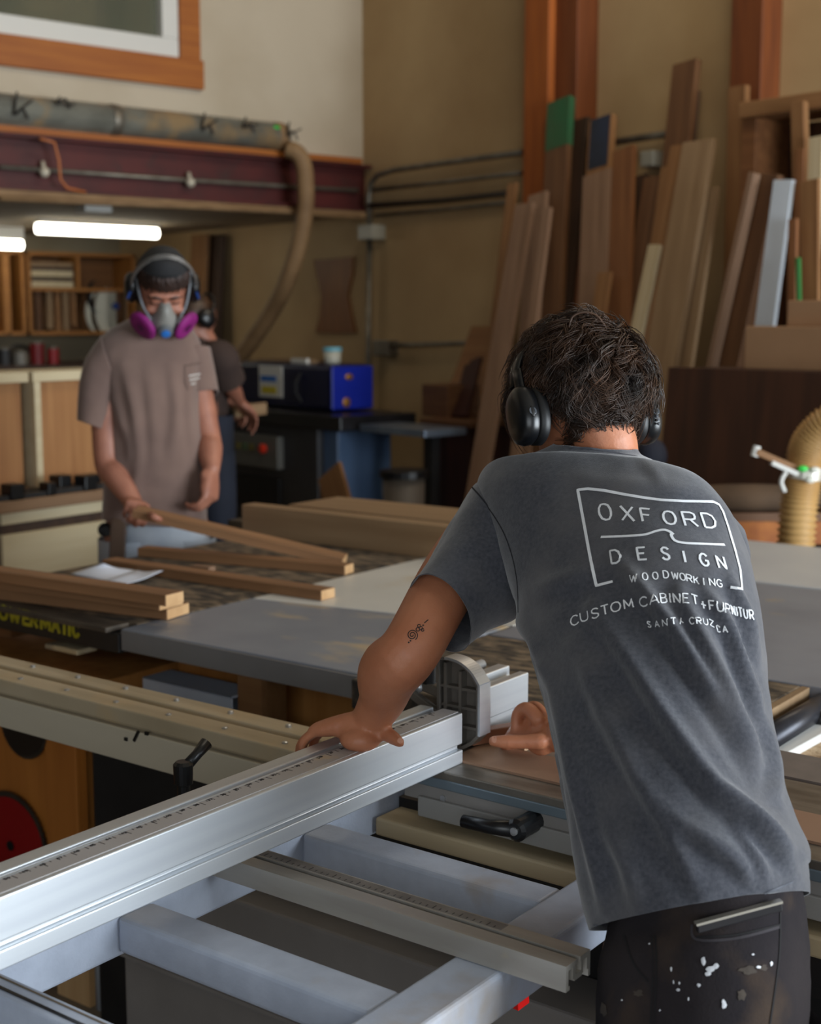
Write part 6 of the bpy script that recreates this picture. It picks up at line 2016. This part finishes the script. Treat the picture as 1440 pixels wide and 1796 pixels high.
for s in (1, -1):
    h = hip2 + RD2 * (.085 * s) - UP * .04
    kn = Vector((h.x + RD2.x * .02 * s, h.y - .02, .48))
    an = Vector((kn.x, kn.y + .03, .09))
    legs2.append((h, kn, an))
    limb(mb, [h, h.lerp(kn, .5), kn, kn.lerp(an, .4), an], [.085, .072, .052, .05, .037], seg=12)
    mb.ell(an + FD2 * .06 - UP * .05, .042, .12, .038, axes3(RD2, FD2, UP), 14, 8)
limb(mb, [s2R, s2R.lerp(e2R, .5), e2R, e2R.lerp(w2R, .35), w2R], [.055, .047, .041, .043, .028], n=5)
limb(mb, [s2L, s2L.lerp(e2L, .5), e2L, e2L.lerp(w2L, .35), w2L], [.055, .047, .041, .042, .028], n=5)
# right hand closes on the strip (held end)
g = F_STK = MF @ STK_A0
gd = ((MF @ STK_A1) - g).normalized()
g2_ = g + gd * .035
dd2 = (g2_ + UP * .022 - w2R)
hand(mb, w2R, dd2, Vector((.1, -.55, .8)), Vector((.9, -.2, -.2)), ((60, 70, 40), (62, 72, 42), (66, 74, 44), (70, 74, 44)), [w2R + dd2.normalized() * .035 + Vector((.03, -.02, -.01)), g2_ + Vector((.02, -.035, .0)), g2_ + Vector((.045, -.040, -.010))], spread=.05, sc=1.0)
# left hand hangs half curled
dl2 = Vector((.02, -.42, -.9))
hand(mb, w2L, dl2, Vector((.9, -.2, .1)), Vector((-.35, -.85, .3)), ((34, 48, 30), (38, 52, 34), (44, 54, 36), (50, 56, 36)), [w2L + Vector((-.012, -.03, -.028)), w2L + Vector((-.018, -.055, -.055)), w2L + Vector((-.012, -.070, -.085))], spread=.04, sc=1.0)
body2 = remesh(mb, 'body', m_skin2, M2.r, 0.0055, 4)
# hair fringe, eyebrows
mb = M2.mb()
rr2 = random.Random(5)
for i in range(420):
    a = rr2.uniform(-1.25, 1.25)
    r0, u0 = math.sin(a) * .078, .082 + rr2.uniform(-.01, .012)
    f0 = math.cos(a) * .092
    L = rr2.uniform(.014, .028) * (1.25 if abs(a) < .7 else 1.5)
    pts = [h2(r0 * (1 + .05 * t), f0 * (1 + .06 * t) + .006 * t, u0 - L * t) for t in (0, .4, .8, 1)]
    mb.tube(pts, [.004, .0038, .0026, .0006], seg=4, caps=False)
for i in range(380):
    a = rr2.uniform(1.15, 5.1)
    r0, f0 = math.sin(a) * .079, math.cos(a) * .098 - .008
    u0 = rr2.uniform(-.03, .05)
    pts = [h2(r0 * (1 + .03 * t), f0 * (1 + .03 * t), u0 - .03 * t) for t in (0, .5, 1)]
    mb.tube(pts, [.004, .0035, .001], seg=4, caps=False)
mb.build('hair', m_hair2, M2.r, smooth=True)
mb = M2.mb()
for s in (-1, 1):
    mb.tube([h2(.012 * s, .099, .021), h2(.032 * s, .098, .026), h2(.055 * s, .082, .018)], [.004, .0045, .002], seg=8)
mb.build('eyebrows', m_hair2, M2.r, smooth=True)
mb = M2.mb()
for s in (-1, 1):
    mb.tube([h2(.018 * s, .0895, .000), h2(.032 * s, .092, -.003), h2(.046 * s, .085, -.001)], .002, seg=6)
mb.build('eyelashes', m_hair2, M2.r, smooth=True)
# cap worn backwards
m_cap = mat('dark_cap', (34, 34, 36), (26, 26, 28), rough=0.85, scale=12)
mb = M2.mb()
rings = []
for th in (5, 20, 36, 52, 66, 78, 86):
    t = R_(th)
    rings.append([h2(.087 * math.sin(t) * math.cos(k * 2 * math.pi / 32), .104 * math.sin(t) * math.sin(k * 2 * math.pi / 32) - .008, .116 * math.cos(t) + .020 + (.066 * math.sin(t) if math.sin(k * 2 * math.pi / 32) > 0 else -.012) * abs(math.sin(k * 2 * math.pi / 32)) * (1 if th > 40 else .5)) for k in range(32)])
mb.loft(rings)
cap = mb.build('cap', m_cap, M2.r, smooth=True)
mb = M2.mb()
for k in range(5):
    q = h2(-.018 + .009 * k, .062, .128 - .0015 * abs(k - 2))
    mb.ell(q, .0035, .004, .008, HM2, 8, 6)
mb.build('cap_embroidery', mat('gold_thread', (180, 164, 90), rough=.6), cap)
# taupe T-shirt
rows2 = [
    (178, 908, Dm + .0, 362, 918, Dm + .05, .125, .12),
    (180, 860, Dm + .0, 362, 868, Dm + .05, .13, .12),
    (184, 790, Dm + .0, 358, 790, Dm + .06, .13, .12),
    (184, 725, Dm + .0, 352, 720, Dm + .07, .13, .12),
    (176, 672, Dm + .0, 350, 668, Dm + .08, .125, .12),
    (160, 632, Dm + .01, 354, 632, Dm + .09, .115, .115),
    (170, 598, Dm + .02, 350, 600, Dm + .09, .10, .105),
    (196, 578, Dm + .03, 340, 582, Dm + .08, .085, .09),
    (222, 566, Dm + .04, 330, 570, Dm + .07, .072, .075),
    (234, 558, Dm + .04, 322, 562, Dm + .06, .066, .066),
]
rg2 = px_loft(rows2, per=7, seg=96, expo=2.25)
mb = M2.mb()
mb.loft(rg2, caps=False)
add_folds(mb.bm, [(V((215, 640), (235, 720), (245, 800), (235, 880)), .012, 9), (V((300, 640), (310, 720), (300, 800)), .010, 9), (V((230, 850), (270, 835), (310, 842)), .010, 9), (V((200, 700), (225, 770), (232, 830)), .010, 8),
                  (V((335, 650), (330, 720), (340, 800)), .008, 7), (V((340, 820), (348, 860), (350, 905)), .012, 7), (V((210, 860), (260, 900), (300, 905)), .008, 9), (V((258, 640), (268, 740), (272, 820)), .008, 8)], noise_amp=.006, noise_scale=8)
tor2 = mb
for sr_ in ([(178, 588, Dm + .02, 216, 690, Dm + .0, .08, .08), (150, 630, Dm + .01, 206, 712, Dm - .01, .08, .08), (138, 690, Dm - .01, 199, 740, Dm - .02, .078, .075), (136, 737, Dm - .02, 195, 758, Dm - .03, .075, .072)],):
    q = px_loft(sr_, per=8, seg=48, expo=2.1)
    mb = M2.mb()
    mb.loft(q, caps=False)
    add_folds(mb.bm, [(V((185, 610), (165, 680), (160, 740)), .008, 7), (V((205, 640), (190, 700), (185, 745)), .008, 6)], noise_amp=.004, noise_scale=10)
    mt = bpy.data.meshes.new('tmp')
    mb.bm.to_mesh(mt)
    tor2.bm.from_mesh(mt)
P = cr([PD(332, 618, Dm + .09), s2L.lerp(e2L, .12), s2L.lerp(e2L, .40)], 6)
axl = (e2L - s2L).normalized(); n1 = axl.orthogonal().normalized(); n2 = axl.cross(n1)
mb = M2.mb()
mb.loft([[p + (n1 * math.cos(k * 2 * math.pi / 32) + n2 * math.sin(k * 2 * math.pi / 32)) * (.070 - .006 * i / len(P)) for k in range(32)] for i, p in enumerate(P)], caps=False)
mt = bpy.data.meshes.new('tmp')
mb.bm.to_mesh(mt)
tor2.bm.from_mesh(mt)
shirt2 = tor2.build('shirt', m_taupe, M2.r, smooth=True)
bpy.context.view_layer.update()
bv2 = world_bvh(shirt2)
md = shirt2.modifiers.new('thick', 'SOLIDIFY')
md.thickness = 0.002
md.offset = 0


def strokes2(T, name, lst, m, width, parent, bvh):
    mb = T.mb()
    for pts in lst:
        P = cr([Vector((x, y, 0)) for x, y in pts], 4)
        ribbon_on(mb, bvh, [Vector((p.x, p.y)) for p in P], width, .0030, 1.0)
    return mb.build(name, m, parent, smooth=True)


strokes2(M2, 'chest_pocket', [[(324, 640), (324, 668), (330, 684)], [(324, 642), (338, 639), (352, 636)]], mat('taupe_seam', (92, 74, 66), rough=.9), .004, shirt2, bv2)
strokes2(M2, 'pocket_print', [[(331, 660), (338, 658), (345, 657), (351, 656)], [(332, 667), (340, 665), (350, 663)], [(334, 674), (342, 672)]], mat('print_grey', (190, 184, 178), rough=.8), .0045, shirt2, bv2)
# trousers
mb = M2.mb()
q = px_loft([(186, 880, Dm + .02, 356, 885, Dm + .04, .10, .11), (190, 930, Dm + .02, 366, 930, Dm + .04, .118, .12), (190, 990, Dm + .02, 372, 985, Dm + .04, .118, .12), (192, 1010, Dm + .02, 372, 1010, Dm + .04, .11, .11)], per=6, seg=60)
mb.loft(q, caps=False)
for h, kn, an in legs2:
    P = cr([h - UP * .03, h.lerp(kn, .5), kn, an], 5)
    Rr = crs((.105, .095, .078, .075), 5)
    mb.loft([[p + (RD2 * math.cos(k * 2 * math.pi / 28) + FD2 * math.sin(k * 2 * math.pi / 28)) * r for k in range(28)] for p, r in zip(P, Rr)], caps=False)
mb.build('trousers', m_jean, M2.r, smooth=True)
for h, kn, an in legs2:
    mb = M2.mb(); mb.ell(an + FD2 * .06 - UP * .045, .05, .14, .045, axes3(RD2, FD2, UP), 16, 8); mb.build('shoe', m_blackp, M2.r, smooth=True)
# keys and tape measure at the hip
q = PD(184, 918, Dm - .06)
mb = MB(q); mb.lathe(q + Vector((0, 0, -.02)), (.3, -1, 0), [(.02, 0), (.024, .004), (.02, .008), (.012, .004)], 18)
tag(mb.build('key_ring', m_blackp, None), 'dark metal key ring hanging at the masked man\'s hip', 'key ring')
q0, q1 = PD(204, 925, Dm - .13), PD(204, 985, Dm - .13)
mb = MB(q1); mb.bar(q1 + Vector((0, 0, -.02)), q0 + Vector((0, .04, .02)), .05, .014, (0, 1, 0))
tag(mb.build('leather_sheath', mat('brown_leather', (84, 60, 40), (64, 44, 30), rough=.6, scale=9), None, bevel=.004), 'brown leather tool sheath hanging in front of the masked man\'s hip', 'sheath')

# respirator
m_resp = mat('respirator_grey', (142, 140, 134), (130, 128, 122), rough=.5, scale=8)
m_mag = mat('magenta_filter', (142, 24, 118), (112, 16, 92), rough=.7, scale=30)
RS = Thing('respirator', 'grey half mask respirator with round magenta filters on the masked man\'s face', 'respirator', h2(0, .10, -.06), I4)
mb = RS.mb()
rings = []
for t, w_, f_, u_ in ((0, .014, .118, .004), (.2, .024, .126, -.018), (.45, .036, .132, -.045), (.7, .042, .132, -.068), (.9, .040, .124, -.092), (1, .028, .110, -.108)):
    rings.append([h2(w_ * math.cos(k * math.pi / 10), f_ - .055 + .055 * math.sin(k * math.pi / 10) ** .7 if k <= 10 else .05, u_) for k in range(11)] + [h2(w_ * .98 * math.cos((20 - k) * math.pi / 10), .055, u_) for k in range(11, 20)])
mb.loft(rings)
mb.build('face_piece', m_resp, RS.r, smooth=True)
mb = RS.mb(); mb.lathe(h2(0, .122, -.075), f2 - u2 * .15, [(.022, 0), (.024, .012), (.020, .020), (.010, .022)], 20); ex = mb.build('exhale_valve', mat('valve_grey', (96, 100, 104), rough=.4), RS.r)
mb = RS.mb(); mb.lathe(h2(0, .143, -.077), f2 - u2 * .15, [(.014, 0), (.014, .004), (.008, .006)], 18); mb.build('valve_badge', mat('badge_blue', (40, 110, 190), rough=.4), ex)
for s in (-1, 1):
    c = h2(.056 * s, .088, -.076)
    ax = (r2 * s * .72 + f2 * .68 - u2 * .22).normalized()
    mb = RS.mb(); mb.lathe(c - ax * .012, ax, [(.020, 0), (.022, .012), (.024, .018)], 20); mb.build('filter_port', mat('port_white', (196, 196, 200), rough=.4), RS.r)
    mb = RS.mb(); mb.lathe(c + ax * .006, ax, [(.036, 0), (.049, .003), (.050, .010), (.046, .017), (.030, .020), (.010, .018)], 30); fl_ = mb.build('filter_disc', m_mag, RS.r, smooth=True)
    mb = RS.mb(); mb.lathe(c + ax * .0255, ax, [(.012, 0), (.013, .002), (.010, .003)], 18); mb.build('filter_hub', mat('filter_dark', (84, 12, 70), rough=.6), fl_)
    mb = RS.mb(); mb.tube(cr([h2(.042 * s, .105, -.05), h2(.066 * s, .075, -.02), h2(.080 * s, .035, .025), h2(.085 * s, -.01, .05)], 5), .0035, seg=8); mb.build('strap', mat('strap_grey', (120, 124, 130), rough=.6), RS.r)
# ear muffs
EM = Thing('ear_muffs', 'black ear muffs with a wire headband over the masked man\'s cap', 'ear muffs', h2(0, 0, .0), I4)
for s in (-1, 1):
    c = h2(.080 * s, -.004, -.006)
    ax = r2 * s
    def ov(w_, h_, z_, n=28): return [c + f2 * (w_ * math.cos(k * 2 * math.pi / n)) + u2 * (h_ * math.sin(k * 2 * math.pi / n)) + ax * z_ for k in range(n)]
    mb = EM.mb(); mb.loft([ov(.030, .040, -.012), ov(.036, .046, -.006), ov(.034, .044, .006)]); mb.build('ear_cushion', m_hpp, EM.r, smooth=True)
    mb = EM.mb(); mb.loft([ov(.036, .046, .005), ov(.041, .051, .012), ov(.040, .050, .024), ov(.030, .040, .033), ov(.012, .02, .037)]); cc = mb.build('ear_cup', m_hp, EM.r, smooth=True)
    mb = EM.mb(); mb.bar(c + ax * .03 + f2 * .044 - u2 * .01, c + ax * .022 + f2 * .044 + u2 * .014, .007, .005, f2); mb.build('cup_badge', mat('badge_dark_blue', (30, 60, 120), rough=.4), cc)
for df in (.02, .034):
    mb = EM.mb()
    mb.tube([h2(.100 * math.cos(a), df + .022 * math.sin(a), .02 + .122 * math.sin(a)) for a in [R_(4 + 172 * k / 24) for k in range(25)]], .0035, seg=8)
    mb.build('wire_band', mat('band_wire', (120, 116, 112), rough=.4, metal=.5), EM.r, smooth=True)

# ================================================================ the third man, behind him
D3 = 6.6
m_dkshirt = mat('dark_brown_shirt', (66, 50, 44), (54, 40, 36), rough=.9, scale=6)
m_navyj = mat('navy_jeans', (30, 36, 52), (22, 28, 42), rough=.85, scale=6)
hip3 = PD(362, 800, D3)
M3 = Thing('person', 'third man in a dark brown T-shirt and navy jeans half hidden behind the masked man', 'person', (hip3.x, hip3.y, 0), I4)
bm_off = M3.o.copy()
F3 = Vector((.75, .66, 0)).normalized()
R3 = Vector((F3.y, -F3.x, 0))
p3 = R_(28)
f3 = (F3 * math.cos(p3) - UP * math.sin(p3)).normalized()
u3 = R3.cross(f3).normalized()
HC3 = PD(346, 556, D3)
HM3 = axes3(R3, f3, u3)


def h3(r, f, u): return HC3 + R3 * r + f3 * f + u3 * u


ch3 = PD(358, 640, D3)
s3R, s3L = ch3 + R3 * .17, ch3 - R3 * .17
s3R = PD(388, 632, D3 - .1)
e3R, w3R = PD(402, 672, D3 - .02), PD(420, 704, D3 + .12)
mb = M3.mb()
limb(mb, [PD(362, 610, D3), PD(356, 592, D3), h3(0, -.02, -.06)], [.06, .056, .056])
mb.ell(HC3, .078, .096, .100, HM3, 20, 14)
mb.ell(h3(0, .03, -.06), .056, .06, .065, HM3, 16, 10)
mb.ell(h3(0, .098, -.03), .012, .016, .02, HM3, 10, 6)
limb(mb, [hip3, hip3.lerp(ch3, .5), ch3], [.07, .07, .07])
limb(mb, [s3R, s3R.lerp(e3R, .5), e3R, e3R.lerp(w3R, .4), w3R], [.052, .046, .04, .042, .028])
w3L = w3R + F3 * .12 - R3 * .28
e3L = s3L.lerp(w3L, .5) - UP * .08
limb(mb, [s3L, s3L.lerp(e3L, .5), e3L, w3L], [.052, .046, .042, .028])
dd3 = Vector((.45, .4, -.55))
hand(mb, w3R, dd3, Vector((.3, .1, .8)), Vector((-.6, .6, 0)), ((25, 30, 20),) * 4, [w3R + dd3 * .04, w3R + dd3 * .08 + Vector((-.03, .03, 0)), w3R + dd3 * .11 + Vector((-.035, .035, -.01))], sc=1.05)
hand(mb, w3L, dd3, Vector((.3, .1, .8)), Vector((.6, -.6, 0)), ((25, 30, 20),) * 4, [w3L + dd3 * .04, w3L + dd3 * .08 + Vector((.03, -.03, 0)), w3L + dd3 * .11 + Vector((.035, -.035, -.01))])
legs3 = []
for s in (1, -1):
    h = hip3 + R3 * (.09 * s) - UP * .06
    kn = Vector((h.x, h.y, .48)); an = Vector((h.x, h.y, .09))
    legs3.append((h, kn, an))
    limb(mb, [h, h.lerp(kn, .5), kn, an], [.085, .07, .052, .038])
    mb.ell(an + F3 * .06 - UP * .05, .042, .12, .038, axes3(R3, F3, UP), 12, 8)
remesh(mb, 'body', m_skin2, M3.r, 0.0085, 3)
mb = M3.mb()
for th0 in (0,):
    rings = []
    for th in (4, 25, 45, 65, 85, 105):
        t = R_(th)
        rings.append([h3(.084 * math.sin(t) * math.cos(k * 2 * math.pi / 28), .103 * math.sin(t) * math.sin(k * 2 * math.pi / 28) - .012, .106 * math.cos(t) * (1.0 if th < 90 else 1.6)) for k in range(28)])
    mb.loft(rings)
mb.build('hair', m_hair, M3.r, smooth=True)
rows3 = [(328, 800, D3 + .05, 402, 790, D3 - .05, .15, .15), (332, 720, D3 + .05, 400, 720, D3 - .05, .14, .14), (334, 670, D3 + .05, 402, 660, D3 - .05, .145, .14), (332, 635, D3 + .06, 402, 628, D3 - .05, .13, .13), (336, 606, D3 + .05, 394, 604, D3 - .02, .11, .11), (344, 592, D3 + .03, 378, 592, D3, .085, .085), (346, 586, D3 + .03, 374, 586, D3, .07, .07)]
mb = M3.mb()
mb.loft(px_loft(rows3, per=6, seg=56), caps=False)
mb.tube(cr([s3R.lerp(ch3, .45) + UP * .02, s3R + UP * .01, s3R.lerp(e3R, .45), s3R.lerp(e3R, .9)], 6), .082, seg=24, caps=False)
mb.tube(cr([s3L.lerp(ch3, .45) + UP * .02, s3L, s3L.lerp(e3L, .6)], 6), .078, seg=24, caps=False)
mb.build('shirt', m_dkshirt, M3.r, smooth=True)
mb = M3.mb()
mb.loft([[hip3 + UP * dz + (R3 * (.165 * math.cos(k * 2 * math.pi / 32)) + F3 * (.115 * math.sin(k * 2 * math.pi / 32))) for k in range(32)] for dz in (.20, .08, -.04, -.10)], caps=False)
for h, kn, an in legs3:
    P = cr([h + UP * .09, h.lerp(kn, .5), kn, an], 5); Rr = crs((.088, .09, .075, .07), 5)
    mb.loft([[p + (R3 * math.cos(k * 2 * math.pi / 24) + F3 * math.sin(k * 2 * math.pi / 24)) * r for k in range(24)] for p, r in zip(P, Rr)], caps=False)
mb.build('trousers', m_navyj, M3.r, smooth=True)
EM3 = Thing('ear_muffs', 'black ear muffs worn by the third man behind the masked man', 'ear muffs', HC3, I4)
for s in (-1, 1):
    c = h3(.088 * s, -.008, -.012); ax = R3 * s
    mb = EM3.mb(); mb.lathe(c - ax * .008, ax, [(.034, 0), (.046, .01), (.046, .03), (.034, .044), (.01, .048)], 24); mb.build('ear_cup', m_hp, EM3.r, smooth=True)
mb = EM3.mb(); mb.tube([h3(.116 * math.cos(a), .0, .005 + .118 * math.sin(a)) for a in [R_(6 + 168 * k / 20) for k in range(21)]], .006, seg=8); mb.build('headband', m_blackp, EM3.r, smooth=True)
# strip he feeds over the machine
q0, q1 = PD(412, 722, D3 + .18), PD(466, 716, D3 + .35)
beam_local('wood_strip', 'pale short wood strip under the third man\'s hand on the black machine table', 'wood strip', q0, q1, .06, .018, WC['pale'], (0, 0, 1), None, I4)
